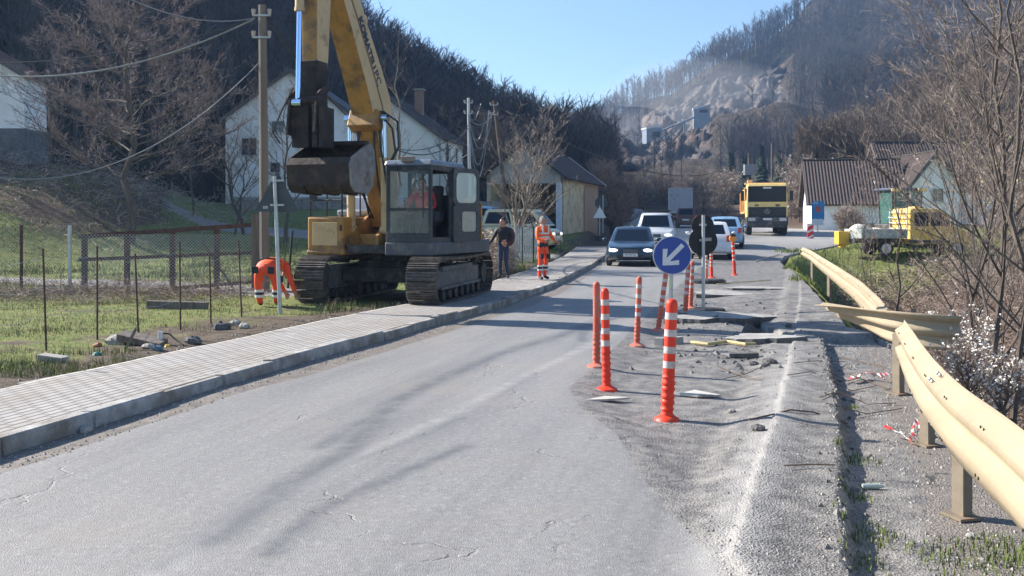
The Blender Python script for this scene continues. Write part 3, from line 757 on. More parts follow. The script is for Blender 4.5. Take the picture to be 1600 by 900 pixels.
# white house: the part with the wide gable
zA = 3.2
hA = gable_house("white_house", "tall white rendered house with steep gable and small windows, behind the excavator bucket", (-16.6, 72, zA), rad(-4), 10.0, 8, 6.2, 9.7, stucco_w, tiles_g)
for (px, py, w_, h, mu) in ((461, 148, .85, .85, 1), (388, 229, 1.1, 1.25, 1), (434, 198, .9, .8, 1), (430, 262, .7, .7, 0), (536, 248, .9, .9, 1)):
    window(hA, (px - 800) / F * 72 + 16.6, -.005, H - (py - HY) / F * 72 - zA, w_, h, mull=mu)
hB = gable_house("cream_house", "cream house with low gable, downpipe and brick chimney, right of the excavator boom", (-10.7, 80, 3.2), rad(-11), 9.6, 8, 5.5, 9.0, stucco_c, tiles_b)
cb = MB(); cb.box((1.6, 5.0, 8.9), (.7, .6, 2.2)); cb.build("chimney", mat("chimney_brick", (.26, .17, .13), .9, var=.3, scale=9), hB)
cp = MB(); cp.box((1.6, 5.0, 10.05), (.95, .85, .12)); cp.build("chimney_cap", conc, hB)
for (y, w_) in ((2.2, .55), (5.6, .55)): window(hB, 4.805, y, 3.9, w_, 1.9, face='+x', mull=0)
window(hB, 2.9, -.005, 2.6, 1.0, 1.2)
dp = MB(); dp.tube([(4.9, -.25, 5.2), (4.9, -.12, 5.0), (4.86, -.08, 0)], .06, 6); dp.tube([(5.15, -.4, 5.35), (5.15, 8.3, 5.35)], .07, 6); dp.build("downpipe", mat("pipe_grey", (.35, .36, .37), .5), hB)
# house at the left edge of the picture
hL = gable_house("hillside_house", "small pale house with red tiled roof high on the bank, left edge", (-29.6, 50, 4.0), rad(0), 8.4, 2.4, 5.3, 7.8, stucco_w, tiles_r, over=.3)
lb = MB(); lb.box((0, 1.2, 0.9), (8.6, 2.8, 3.2)); lb.build("basement_wall", mat("basement_block", (.13, .13, .13), .95, var=.3, scale=3), hL)
window(hL, -1.0, -.005, 4.0, 1.2, 1.2)
# barn with the tiled roof
bz = 1.3; by_ = 58
hb = thing("roadside_barn", "old open fronted barn with plaster gable, yellow side wall and brown tiled roof", "barn", (.68, by_, bz), rad(-15.5))
b = MB(); hw, ln = 2.3, 12.4; e, a = 3.2, 4.95
b.box((hw - .12, ln / 2 + .4, e / 2 - .75), (.24, ln - .8, e + 1.5)); b.box((-hw + .12, ln / 2, e / 2 - .75), (.24, ln, e + 1.5)); b.box((0, ln - .12, e / 2 - .75), (2 * hw - .5, .24, e + 1.5))
b.build("wall", plaster_y, hb)
g = MB(); g.prism([(-hw, e - .55), (hw, e - .55), (hw, e), (0, a), (-hw, e)], .22, Matrix.Translation((0, .11, 0))); g.build("gable_wall", mat("grey_plaster", (.34, .33, .31), .9, var=.15, scale=2, dirt=.4, dscale=1.5), hb)
g = MB(); g.box((hw - .13, .15, e / 2 - .8), (.3, .3, e + .5)); g.build("pillar", mat("blue_white_paint", (.5, .55, .62), .7, var=.1, scale=4), hb)
g = MB(); g.box((hw + .03, 9.6, 1.0), (.05, 5.0, 3.6)); g.build("board_cladding", mat("weathered_boards", (.25, .20, .15), .9, var=.35, scale=2.5, stretch=(1, 6, .3)), hb)
g = MB(); g.box((0, 5, -.2), (4.2, 9, .1)); g.build("floor", dark_in, hb)
for s in (-1, 1):
    ex = s * (hw + .45); ez = e - (a - e) / hw * .45
    if s > 0: roof_plane("roof", (ex, -.4, ez), (ex, ln + .4, ez), (0, ln + .4, a), (0, -.4, a), tiles_b, hb, .1)
    else: roof_plane("roof", (ex, ln + .4, ez), (ex, -.4, ez), (0, -.4, a), (0, ln + .4, a), tiles_b, hb, .1)
# raised rear roof that shows over the eave as in the photo
vg = MB(); vg.beam((hw + .5, ln + .45, ez + .02), (0, ln + .45, a + .05), .05, .2); vg.build("bargeboard", mat("pale_fascia", (.5, .5, .48), .7), hb)
# houses on the right
hR = gable_house("low_white_house", "long low white house under a dark tiled roof, behind the blue notice board", (23.3, 75.8, 1.0), rad(-101.5), 6.4, 6.6, 2.15, 5.3, stucco_w, tiles_b)
hQ = gable_house("tall_right_house", "narrow white gable with pale bargeboard, half hidden by bare trees at right", (31.4, 71.3, 1.0), rad(2), 3.6, 7, 3.5, 5.7, stucco_w, tiles_b)
window(hQ, .2, -.005, 2.6, .8, .9)
hW = gable_house("dark_roofed_wing", "dark roofed house whose roof rises behind the white gable at right", (30.4, 80.3, 1.0), rad(-92), 7, 14, 3.3, 7.1, stucco_w, tiles_b, cat="house")
# low stone walls
stone = mat("dry_stone", (.22, .21, .20), .95, var=.35, scale=6, bump=1.0, bscale=9)
def low_wall(name, label, p0, p1, z0, z1, th=.35, m=stone, cap=None):
    t = thing(name, label, "wall", p0, 0); L = Vector(p1) - Vector(p0); b = MB()
    n_ = max(2, int(L.length / .6)); rg = random.Random(3)
    for k in range(n_):
        a, c = L * (k / n_), L * ((k + 1) / n_ - .002)
        b.beam((a.x, a.y, a.z + (z0 + z1) / 2), (c.x, c.y, c.z + (z0 + z1) / 2 + rg.uniform(-.02, .02)), th + rg.uniform(-.02, .02), z1 - z0)
    b.build("wall_body", m, t)
    if cap: c = MB(); c.beam((0, 0, z1 + .07), (L.x, L.y, L.z + z1 + .07), th + .08, .12); c.build("coping", cap, t)
    return t
low_wall("stone_wall", "low grey stone wall with pale coping in front of the white house", (-17.5, 60, 2.2), (-3.2, 61, 2.2), -.8, .85, cap=conc)
low_wall("garden_wall", "short grey block wall behind the parked cars beside the barn", (-2.8, 57, 1.9), (-.6, 57, 1.9), -.8, .95)
# quarry works: crusher sheds and a conveyor, far off in the dust
qm = mat("quarry_shed_metal", (.20, .23, .28), .5, var=.15, scale=.6)
def shed(px, py, D, w_, h, label, rz=0.2):
    t = thing("quarry_shed", label, "shed", W(px, py, D), rz)
    b = MB(); b.box((0, 0, h / 2 - 3), (w_, w_ * .6, h + 6)); b.build("wall", qm, t)
    r = MB(); r.box((0, 0, h + .3), (w_ * 1.12, w_ * .7, .5), M=Matrix.Rotation(-.22, 3, 'Y')); r.build("roof", mat("shed_roof_pale", (.6, .6, .6), .5), t)
    b = MB(); b.box((w_ * .1, -w_ * .31, h * .4), (w_ * .5, .1, h * .5)); b.build("opening", dark_in, t)
shed(1019, 217, 284, 5.0, 3.2, "blue roofed crusher shed low in the quarry", .3)
shed(1096, 178, 300, 5.0, 1.8, "white site cabin high on the quarry bench", -.1)
cv = thing("quarry_conveyor", "long slanting conveyor between the quarry sheds", "conveyor", W(1056, 205, 286))
b = MB(); b.beam((-7, 0, -1), (6, 4, 4.5), 1.0, .5); b.build("belt_frame", qm, cv); b = MB(); b.beam((3, 3, -6), (3, 3, 3), .4, .4); b.beam((-3, 1, -6), (-3, 1, .4), .4, .4); b.build("support", qm, cv)

# ================================================================ poles and cables
pole_c = mat("pole_concrete", (.17, .145, .125), .9, var=.2, scale=3, stretch=(1, 1, .1), bump=.4)
pole_w = mat("pole_wood_dark", (.09, .065, .05), .9, var=.3, scale=3, stretch=(1, 1, .1))
steel = mat("galvanised_steel", (.42, .44, .46), .45, .6, var=.15, scale=6)
black = mat("black_rubber", (.018, .018, .02), .6, var=.3, scale=10)
insul = mat("insulator_glaze", (.35, .33, .30), .25)
def pole(label, base, top, r0, r1, m, fittings=True, name="utility_pole"):
    t = thing(name, label, "pole", base); v = Vector(top) - Vector(base)
    b = MB(); b.tube([(0, 0, -.4), v * .5, v], [r0, (r0 + r1) / 2, r1], 10); b.build("shaft", m, t, smooth=True)
    if fittings:
        for k, dz in enumerate((.25, .75)):
            c = v - Vector((0, 0, dz)); b = MB(); b.beam(c + Vector((-.2, -.08, 0)), c + Vector((.2, -.08, 0)), .04, .04); b.build("bracket", steel, t)
            for s in (-.18, .18):
                b = MB(); b.tube([c + Vector((s, -.08, 0)), c + Vector((s, -.08, .14))], [.035, .05], 8); b.build("insulator", insul, t)
    return t
p1 = W(414, 461, 22); p1.z = Z(p1.x, p1.y)
P1T = W(410, 8, 22)
pole("weathered grey utility pole beside the gate, behind the stooping worker", p1, P1T, .115, .09, pole_c)
b2 = W(735, 350, 46); b2.z = Z(b2.x, b2.y); P2T = W(732, 153, 46)
pole("slim pale pole wrapped in loose cable coils, right of the excavator cab", b2, P2T, .10, .07, steel)
b3 = W(797, 345, 50); b3.z = Z(b3.x, b3.y); P3T = W(772, 157, 50)
pole("dark leaning wooden pole behind the man in black", b3, P3T, .12, .09, pole_w)
b4 = W(1171, 330, 130); b4.z = Z(b4.x, 130) - .5; P4T = W(1171, 240, 130)
q4 = pole("far wooden pole with a transformer box, above the dump truck", b4, P4T, .28, .2, pole_w)
bb = MB(); bb.box(P4T - b4 - Vector((0, .3, 2.2)), (1.6, .8, 1.4)); bb.build("transformer", steel, q4)
b5 = W(1206, 330, 110); b5.z = Z(b5.x, 110) - .5; P5T = W(1206, 224, 110)
pole("far thin bare pole to the right of the transformer pole", b5, P5T, .12, .09, pole_c, False)
def cable(label, a, c, sag, r=.013, name="overhead_cable", m=black, cat="cable", n_=28):
    a, c = Vector(a), Vector(c); pts = []
    for k in range(n_ + 1):
        t = k / n_; p = a.lerp(c, t); p.z -= 4 * sag * t * (1 - t); pts.append(p)
    b = MB(); b.tube(pts, r, 5); o = b.build(name, m, smooth=True); return tag(o, label, cat)
cab_g = mat("cable_grey", (.20, .21, .23), .5, var=.2, scale=3)
cable("thick grey cable sagging from the near pole top to the left edge", W(396, 30, 22), W(-260, 40, 26), 1.35, .021, m=cab_g)
cable("second thinner cable under the thick one, running off to the left", W(396, 32, 22.2), W(-300, 52, 30), .95, .012)
cable("cable rising from the near pole to the top edge of the picture", W(398, 28, 22), W(130, -40, 17), .35, .014, m=cab_g)
cable("low cable crossing in front of the big bare tree", W(408, 95, 22), W(-200, 205, 20), 1.75, .014, m=cab_g)
cable("cable from the near pole top towards the excavator arm", W(416, 26, 22), W(560, -10, 26), .3, .014)
cable("cable from the near pole to the coil wrapped pole", W(416, 30, 22), W(732, 200, 46), 2.1, .022)
cable("lower cable reaching the coil wrapped pole past the cab roof", W(560, 205, 40), W(733, 195, 46), 1.0, .018)
cable("cable from the coil wrapped pole to the dark leaning pole", W(732, 185, 46), W(774, 172, 50), .5, .02, m=cab_g)
cable("cable from the coil wrapped pole down to the cab side", W(733, 240, 46), W(600, 225, 52), .9, .02)
cable("long cable spanning from the leaning pole across the valley", W(773, 165, 50), W(1171, 243, 130), 3.2, .035)
coil = thing("cable_coil", "tangle of pale cable loops hanging between the two middle poles", "cable coil", P2T - Vector((0, .2, .8)))
for k, (dx, dz, sg, r) in enumerate(((.95, .15, 2.5, .022), (1.15, .1, 1.7, .022), (.8, -.1, 1.2, .018), (1.0, .2, 3.1, .018), (.6, .5, .5, .02))):
    pts = [(dx * t, .1 * math.sin(9 * t + k), dz * t - 4 * sg * t * (1 - t)) for t in [i / 20 for i in range(21)]]
    b = MB(); b.tube(pts, r, 5); b.build("loop", cab_g, coil, smooth=True)

# ================================================================ fences
rust = mat("rusty_brown_steel", (.085, .045, .035), .8, .1, var=.35, scale=9, bump=.3)
wire = mat("fence_wire", (.42, .44, .46), .45, .5)
wood_old = mat("old_grey_wood", (.15, .125, .105), .95, var=.35, scale=4, stretch=(3, 3, .3), bump=.6, bscale=20)
def gz(x, y): return Z(x, y)
def mesh_panel(a, c, z0, z1, step=.075, r=.0035):
    """diamond wire mesh between two ground points, heights relative to local 0"""
    b = MB(); L = (Vector(c) - Vector(a)); n_ = L.length; u = L.normalized(); hgt = z1 - z0; k = -hgt
    while k < n_:
        for s in (0, 1):
            t0, t1 = k, k + hgt; za, zb = (z0, z1) if s == 0 else (z1, z0)
            c0, c1 = max(0, t0), min(n_, t1)
            if c1 <= c0: continue
            f0, f1 = (c0 - t0) / hgt, (c1 - t0) / hgt
            p, q = Vector(a) + u * c0, Vector(a) + u * c1; p.z += za + (zb - za) * f0; q.z += za + (zb - za) * f1
            b.tube([p, q], r, 3, cap=False)
        k += step
    return b
ga, gc = Vector((-9.8, 21.7, gz(-9.8, 21.7))), Vector((-6.05, 22.6, gz(-6.05, 22.6)))
gate = thing("mesh_gate", "brown steel framed gate panel with diamond wire mesh left of the utility pole", "gate", ga)
L = gc - ga
def gl(t, z): p = L * t; return Vector((p.x, p.y, p.z + z))
for nm, t0, z0, t1, z1, w_ in (("top_rail", 0, 1.24, 1, 1.52, .10), ("middle_rail", 0, .72, 1, .86, .08), ("bottom_rail", .42, .02, 1, .18, .08)):
    b = MB(); b.beam(gl(t0, z0), gl(t1, z1), .05, w_); b.build(nm, rust, gate)
for t_, zt in ((.03, 1.25), (.265, 1.3), (.52, 1.38), (.775, 1.45)):
    b = MB(); b.beam(gl(t_, -.2) + Vector((0, .03, 0)), gl(t_, zt) + Vector((0, .03, 0)), .12, .06, up=(0, 1, 0)); b.build("upright", rust, gate)
b = MB(); b.beam(gl(.68, 1.15) + Vector((0, .1, 0)), gl(.87, 0) + Vector((0, .1, 0)), .05, .05); b.build("brace", wood_old, gate)
mesh_panel(Vector((0, -.03, 0)), L + Vector((0, -.03, 0)), .05, 1.3).build("wire_mesh", wire, gate)
st = MB(); st.beam((0, 0, -.2), (0, 0, 1.75), .28, .24, up=(0, 1, 0)); o = st.build("gate_post", wood_old, loc=(-5.88, 22.3, gz(-5.88, 22.3))); tag(o, "short thick weathered timber post where the gate meets the utility pole", "post")
st = MB(); st.tube([(0, 0, -.2), (0, 0, 1.5)], .045, 8); o = st.build("fence_post", steel, loc=(-9.95, 21.6, gz(-9.95, 21.6))); tag(o, "grey steel post at the left end of the brown gate panel", "post")
fl = thing("chainlink_fence", "rusty chain link fence running from the gate to the left edge", "fence", (-10.1, 21.7, gz(-10.1, 21.7)))
mesh_panel(Vector((0, 0, 0)), Vector((-6.5, .6, 0)), .05, 1.45).build("wire_mesh", mat("fence_wire_dull", (.22, .21, .20), .6, .3), fl)
for t_ in (.16, .52, .95):
    b = MB(); b.tube([(-6.5 * t_, .6 * t_, -.2), (-6.5 * t_, .6 * t_, 1.5)], .04, 6); b.build("post", rust, fl)
# thin iron posts along the verge
pf = thing("verge_fence", "row of thin rusty iron rods joined by wire on the grass verge", "fence", (0, 0, 0)); prev = []
for (px, pb, pt) in ((-30, 575, 392), (73, 550, 388), (152, 532, 384), (217, 527, 396), (282, 517, 378), (330, 508, 398), (378, 500, 376)):
    g = G(px, pb, .06); g.z = gz(g.x, g.y); top = Vector((g.x + rnd.uniform(-.06, .03), g.y, H - (pt - HY) / F * g.y))
    b = MB(); b.tube([g - Vector((0, 0, .15)), top], .014, 6); b.build("post", rust, pf); prev.append((g, top))
b = MB()
for (g0, t0), (g1, t1) in zip(prev[:-1], prev[1:]):
    for f_ in (.35, .62, .9):
        a, c = g0.lerp(t0, f_), g1.lerp(t1, f_); m_ = (a + c) / 2 - Vector((0, 0, .05)); b.tube([a, m_, c], .0025, 3, cap=False)
b.build("wire", wire, pf)
for (px, pb, pt, r, lab) in ((449, 452, 362, .03, "thick black iron stake leaning beside the sign pole"), (441, 440, 372, .014, "thin iron rod between the sign pole and the black stake")):
    g = G(px, pb, .06); g.z = gz(g.x, g.y); b = MB(); b.tube([(0, 0, -.15), (.12, 0, (pb - pt) / F * g.y)], r, 6); tag(b.build("iron_stake", black, loc=g), lab, "stake")
# fence along the pavement right of the excavator, woven with dry stems
wf = thing("pavement_fence", "wire fence on dark stakes overgrown with dry stems, behind the two standing men", "fence", (0, 0, 0))
rg = random.Random(8); b2_ = MB(); pts_ = []
y = 25.0
while y < 37.5:
    x = swl(y) - 1.0 - .35 * math.sin(y); z = gz(x, y); pts_.append((x, y, z)); y += 1.1
for (x, y, z) in pts_:
    b = MB(); b.tube([(x, y, z - .2), (x + rg.uniform(-.05, .05), y, z + 1.35)], .022, 6); b.build("post", black, wf)
for (a, c) in zip(pts_[:-1], pts_[1:]):
    for k in range(9): b2_.tube([Vector(a) + Vector((0, 0, .12 + .14 * k)), Vector(c) + Vector((0, 0, .12 + .14 * k))], .004, 3, cap=False)
    for k in range(12):
        p = Vector(a).lerp(Vector(c), k / 12); b2_.tube([p + Vector((0, 0, .05)), p + Vector((0, 0, 1.25))], .004, 3, cap=False)
b2_.build("wire_mesh", wire, wf)
pk = thing("picket_fence", "pale picket fence in front of the barn forecourt", "fence", (0, 0, 0))
pm = mat("weathered_pale_picket", (.45, .44, .42), .8, var=.2, scale=6)
for k in range(20):
    t_ = k / 19; x, y = 1.0 + 1.15 * t_, 35.5 + 3.5 * t_; x = swl(y) - .9 + .35 * t_ - (.9 * (1 - t_)); z = gz(x, y)
    b = MB(); h = 1.35 + .12 * math.sin(k * 2.3); b.box((x, y, z + h / 2), (.07, .025, h)); b.prism([(-.035, 0), (.035, 0), (0, .09)], .025, Matrix.Translation((x, y, z + h))); b.build("picket", pm, pk)
b = MB()
for zz in (.4, 1.0):
    prev = None
    for k in range(20):
        t_ = k / 19; y = 35.5 + 3.5 * t_; x = swl(y) - .9 + .35 * t_ - (.9 * (1 - t_)); p = Vector((x, y + .04, gz(x, y) + zz))
        if prev is not None: b.beam(prev, p, .03, .05)
        prev = p
b.build("rail", pm, pk)
# ================================================================ trees and plants
def mk_tree(name, label, base, h, r0, seed, nlimb=16, crown0=.25, spread=.45, upness=.6, subs=5, twigs=6, twl=.35, tw=.006, shape='cone', lean=(0, 0), m=None, mt=None, stems=1, cat="tree", group=None, zb=None, kids=5, buds=None, trunkcurve=.04):
    rg = random.Random(seed); base = Vector(base)
    if zb is None: base.z = Z(base.x, base.y)
    t = thing(name, label, cat, base, group=group)
    T = MB(); C = MB(); SL = []
    def sliv(a, b, w_):
        d_ = b - a; p = d_.cross(Vector((rg.uniform(-1, 1), rg.uniform(-1, 1), rg.uniform(-.5, .5)))).normalized() * w_
        SL.append((a - p, a + p, b))
    def bent(a, dv, L, curl, n_=4):
        pts = [a]; dv = dv.copy(); wob = Vector((rg.uniform(-1, 1), rg.uniform(-1, 1), rg.uniform(-.5, .5))) * .35
        for k in range(n_):
            dv = (dv + wob / n_ + Vector((0, 0, curl / n_)) + Vector((rg.uniform(-1, 1), rg.uniform(-1, 1), rg.uniform(-1, 1))) * .12).normalized()
            pts.append(pts[-1] + dv * L / n_)
        return pts
    def along(pts, t_):
        f = t_ * (len(pts) - 1); i = min(int(f), len(pts) - 2); return pts[i].lerp(pts[i + 1], f - i), (pts[i + 1] - pts[i]).normalized()
    for s in range(stems):
        off = Vector((rg.uniform(-.25, .25), rg.uniform(-.25, .25), 0)) * (0 if stems == 1 else 1)
        ln = Vector((lean[0] + (rg.uniform(-.25, .25) if stems > 1 else 0), lean[1] + (rg.uniform(-.2, .2) if stems > 1 else 0), 1)).normalized()
        hh = h * (1 if s == 0 else rg.uniform(.55, .95)); tp = [off + Vector((0, 0, -.3))]; nseg = 10
        for k in range(1, nseg + 1):
            tp.append(off + ln * hh * k / nseg + Vector((nz(k, seed, s, .7), nz(seed, k, s + 3, .7), 0)) * hh * trunkcurve)
        rr0 = r0 * (1 if s == 0 else rg.uniform(.5, .9))
        T.tube(tp, [max(.006, rr0 * (1 - k / (nseg + .3)) ** .85) for k in range(nseg + 1)], 8)
        nl = nlimb if s == 0 else max(3, int(nlimb * .7))
        for i in range(nl):
            tt = crown0 + (1 - crown0) * ((i + rg.random()) / nl) ** 1.0 * .98
            a, td = along(tp, tt); ph = i * 2.4 + rg.uniform(-.5, .5)
            u_ = upness * rg.uniform(.6, 1.4)
            dv = (Vector((math.cos(ph), math.sin(ph), 0)) + td * u_).normalized()
            if shape == 'cone': Lf = (1.02 - (tt - crown0) / (1 - crown0) * .8) * (1 if tt > crown0 + .1 else .85)
            elif shape == 'round': Lf = .45 + 1.0 * math.sin(PI * min(1, (tt - crown0) / (1 - crown0) * .9 + .1)) * .7
            else: Lf = 1.1 - tt * .5
            L = hh * spread * Lf * rg.uniform(.75, 1.2); r1 = max(.008, rr0 * (1 - tt) * (.5 if seed != 1 else .28) + .004)
            lp = bent(a, dv, L, .25 if shape != 'droop' else -.3, 5)
            C.tube(lp, [r1 * (1 - .8 * k / 5) for k in range(6)], 5, cap=False)
            for j in range(subs):
                s_ = .2 + .8 * (j + rg.random()) / subs; c, cd = along(lp, s_)
                d2 = (cd + Vector((rg.uniform(-1, 1), rg.uniform(-1, 1), rg.uniform(-.35, .8))) * .9).normalized(); L2 = L * rg.uniform(.3, .55) * (1.15 - s_ * .5)
                sp = bent(c, d2, L2, .2, 3); r2 = r1 * .38
                C.tube(sp, [r2, r2 * .75, r2 * .5, r2 * .2], 3, cap=False)
                for q in range(twigs):
                    e, ed = along(sp, rg.uniform(.15, 1)); d3 = (ed + Vector((rg.uniform(-1, 1), rg.uniform(-1, 1), rg.uniform(-.5, .8))) * .9).normalized()
                    L3 = twl * rg.uniform(.5, 1.2); f = e + d3 * L3; sliv(e, f, tw)
                    for z_ in range(kids):
                        g = e.lerp(f, rg.uniform(.2, 1)); sliv(g, g + (d3 + Vector((rg.uniform(-1, 1), rg.uniform(-1, 1), rg.uniform(-.5, .8))) * .9).normalized() * L3 * rg.uniform(.25, .55), tw * .75)
    tr = T.build("trunk", m or bark, t, smooth=True)
    cr = C.build("crown", m or bark, t, smooth=True)
    if SL:
        a = np.array([[tuple(v) for v in q] for q in SL], dtype=np.float32).reshape(-1, 3)
        o = fastmesh("twigs", a, np.arange(len(a)).reshape(-1, 3), mt or twigm); o.parent = cr
    if buds:
        n_, sz, bm_ = buds; P = []
        for k in range(n_):
            q = SL[rg.randrange(len(SL))][2]; 
            for z_ in range(3):
                c = q + Vector((rg.uniform(-1, 1), rg.uniform(-1, 1), rg.uniform(-1, 1))) * sz * 1.5
                a1 = Vector((rg.uniform(-1, 1), rg.uniform(-1, 1), rg.uniform(-1, 1))).normalized() * sz; a2 = a1.orthogonal().normalized() * sz
                P.append((c + a1, c + a2, c - a1)); P.append((c - a1, c - a2, c + a1))
        a = np.array([[tuple(v) for v in q] for q in P], dtype=np.float32).reshape(-1, 3)
        o = fastmesh("blossom", a, np.arange(len(a)).reshape(-1, 3), bm_); o.parent = cr
    return t
bark = mat("tree_bark", (.10, .08, .065), .95, var=.35, scale=6, stretch=(2, 2, .4), bump=.6, bscale=25)
bark_l = mat("tree_bark_pale", (.22, .18, .14), .95, var=.35, scale=6, stretch=(2, 2, .4), bump=.6, bscale=25)
twigm = mat("twig_bark", (.24, .18, .15), .85, var=.3, scale=2)
twig_l = mat("twig_bark_pale", (.34, .27, .22), .85, var=.3, scale=2)
twig_p = mat("twig_bark_pinkish", (.24, .18, .17), .8, var=.3, scale=1.2)
blos = mat("white_blossom", (.72, .68, .60), .8, var=.1, scale=5)
blos_y = mat("yellow_green_buds", (.35, .36, .16), .8, var=.2, scale=5)
def B_(px, D): return ((px - 800) / F * D, D, 0)
mk_tree("bare_tree", "large spreading leafless tree with dense pinkish twigs on the grass bank at left", B_(204, 38), 12.9, .17, 1, nlimb=72, crown0=.17, spread=.37, upness=.22, subs=10, twigs=9, twl=.42, tw=.0085, mt=twig_p, kids=8)
mk_tree("bare_tree", "thin many branched leafless tree before the left windows of the white house", B_(372, 45), 7.5, .09, 2, nlimb=22, crown0=.15, spread=.42, upness=.9, subs=6, twigs=6, twl=.35, tw=.006, stems=2, shape='v')
mk_tree("bare_tree", "leafless tree spreading behind the utility pole, against the white gable", B_(446, 42), 6.8, .09, 3, nlimb=22, crown0=.2, spread=.45, upness=.9, subs=6, twigs=6, twl=.35, tw=.006, shape='v')
mk_tree("bare_tree", "slender upright leafless tree beside the excavator boom", B_(622, 42), 8.6, .085, 4, nlimb=12, crown0=.4, spread=.22, upness=1.6, subs=3, twigs=3, twl=.3, m=bark_l, shape='v')
mk_tree("bare_tree", "leafless tree with fanning pale branches behind the man in black", B_(800, 40), 5.0, .11, 5, nlimb=18, crown0=.12, spread=.62, upness=1.3, subs=6, twigs=4, twl=.35, tw=.007, m=bark_l, mt=twig_l, shape='v', lean=(.08, 0), stems=3)
mk_tree("bare_tree", "small bare tree behind the blue estate car", B_(700, 62), 6.5, .09, 6, nlimb=18, crown0=.2, spread=.4, upness=.8, subs=5, twigs=5, tw=.008)
mk_tree("bare_tree", "slim bare tree on the bank right of the big tree", B_(300, 50), 6.2, .07, 7, nlimb=18, crown0=.2, spread=.42, upness=.8, subs=5, twigs=6, tw=.007, mt=twig_p)
mk_tree("bare_tree", "leggy bare tree left of the big tree near the hillside house", B_(75, 46), 6.5, .08, 8, nlimb=20, crown0=.15, spread=.45, upness=.6, subs=5, twigs=6, tw=.008, mt=twig_p)
mk_tree("bare_tree", "copper leaved young tree on the slope above the barn roof", B_(872, 100), 7.5, .1, 9, nlimb=22, crown0=.3, spread=.4, upness=.8, subs=5, twigs=6, tw=.02, mt=mat("twig_copper", (.26, .11, .07), .8, var=.3, scale=2), shape='round')
for k, (px, D, h, lab) in enumerate(((955, 76, 4.6, "dark bush rising directly behind the end of the barn"), (770, 68, 6.0, "dark bare bush left of the barn gable"), (840, 78, 6.5, "dark bare bush above the barn roof"), (925, 84, 4.8, "tall dark bush beyond the barn's far gable"), (975, 92, 4.2, "brown bush at the bend of the far road"))):
    mk_tree("bare_bush", lab, B_(px, D), h, .07, 30 + k, nlimb=24, crown0=.05, spread=.42, upness=.9, subs=7, twigs=7, tw=.016, twl=.5, stems=4, shape='round', cat="bush")
# right side: tall saplings and trunks between the guard rail and the terrace
RT = [(1560, 13.5, 9.5, .10, "tall dark trunk at the right edge with long upswept branches"), (1592, 12.0, 8.5, .08, "straight dark trunk cut by the right edge of the picture"),
      (1540, 15.5, 9.0, .07, "slim dark tree just left of the tall right hand trunk"), (1403, 27, 7.6, .085, "bare tree with pale trunk in front of the yellow pickup truck"),
      (1376, 30, 5.5, .04, "thin bare sapling left of the pale trunked tree"), (1330, 28, 4.6, .035, "low thin sapling leaning over the far guard rail"),
      (1350, 24, 4.2, .03, "wispy sapling above the loading bed"), (1528, 24, 7.2, .06, "bare tree hiding the pickup truck's bonnet"), (1508, 33, 6.8, .05, "bare tree beside the nose of the pickup truck"),
      (1525, 20, 7.5, .05, "thin many stemmed tree near the right edge"), (1575, 18, 8.5, .06, "bare tree with criss-cross twigs at the right edge"), (1620, 15, 9.5, .07, "bare tree leaning in from outside the right edge"),
      (1492, 52, 6.2, .05, "bare tree between the pickup truck and the white gable"), (1590, 30, 8.5, .07, "bare tree in the thicket far right")]
for k, (px, D, h, r, lab) in enumerate(RT):
    mk_tree("bare_tree", lab, B_(px, D), h, r * .52, 60 + k, nlimb=(8 if px < 1510 else 16) if D > 16 else 22, crown0=.16, spread=.26 if px < 1510 else (.25 if D > 16 else .34), upness=1.35, subs=8 if px > 1510 else 4, twigs=6 if px > 1510 else 3, twl=.32, tw=.0026 if D < 22 else .0042, shape='v', mt=twig_l if k % 2 else twigm, stems=2 if k in (4, 5, 9, 10, 12) else 1, buds=(7, .03, blos) if k == 3 else None)
# blossoming shrubs beyond the cars
for k, (px, D, h, lab, bl) in enumerate(((1000, 150, 4.0, "white blossoming shrub above the far road bend", blos), (1040, 140, 4.6, "brown thicket behind the white van", None), (1075, 125, 3.6, "brown thicket behind the box trailer", None),
        (1128, 105, 4.2, "white blossoming shrub left of the dump truck", blos), (1100, 114, 4.2, "yellowish budding shrub between the trailer and the dump truck", blos_y), (1240, 92, 4.4, "budding shrub just right of the dump truck", blos_y), (1252, 86, 4.8, "blossoming shrub against the white gable end", blos),
        (1330, 66, 1.6, "low brown shrub before the long white house", None), (1600, 40, 4.5, "pale green budding bush at the right edge", blos_y))):
    mk_tree("flowering_shrub" if bl else "bare_bush", lab, B_(px, D), h, .05, 90 + k, nlimb=22, crown0=.03, spread=.55, upness=.8, subs=6, twigs=6, tw=.014, twl=.5, stems=4, shape='round', cat="shrub", mt=twig_l, buds=(110, .06, bl) if bl else None)
# near blossom sprays below the rail
for k, (px, D, h, lab) in enumerate(((1492, 9.2, .62, "white flowering branch below the bent guard rail"), (1560, 8.4, .55, "white flowering bush in the dark stream bed at the right edge"), (1525, 10.2, .75, "white flowering sprays at the foot of the tall right hand trunk"))):
    b0 = Vector(B_(px, D)); b0.z = max(Z(b0.x, b0.y), H - (705 - HY) / F * D)
    mk_tree("flowering_shrub", lab, b0, h * 1.0, .02, 120 + k, nlimb=16, crown0=.15, spread=.5, upness=.9, subs=5, twigs=4, tw=.002, twl=.18, stems=2, shape='v', cat="shrub", zb=1, buds=(300, .011, blos))
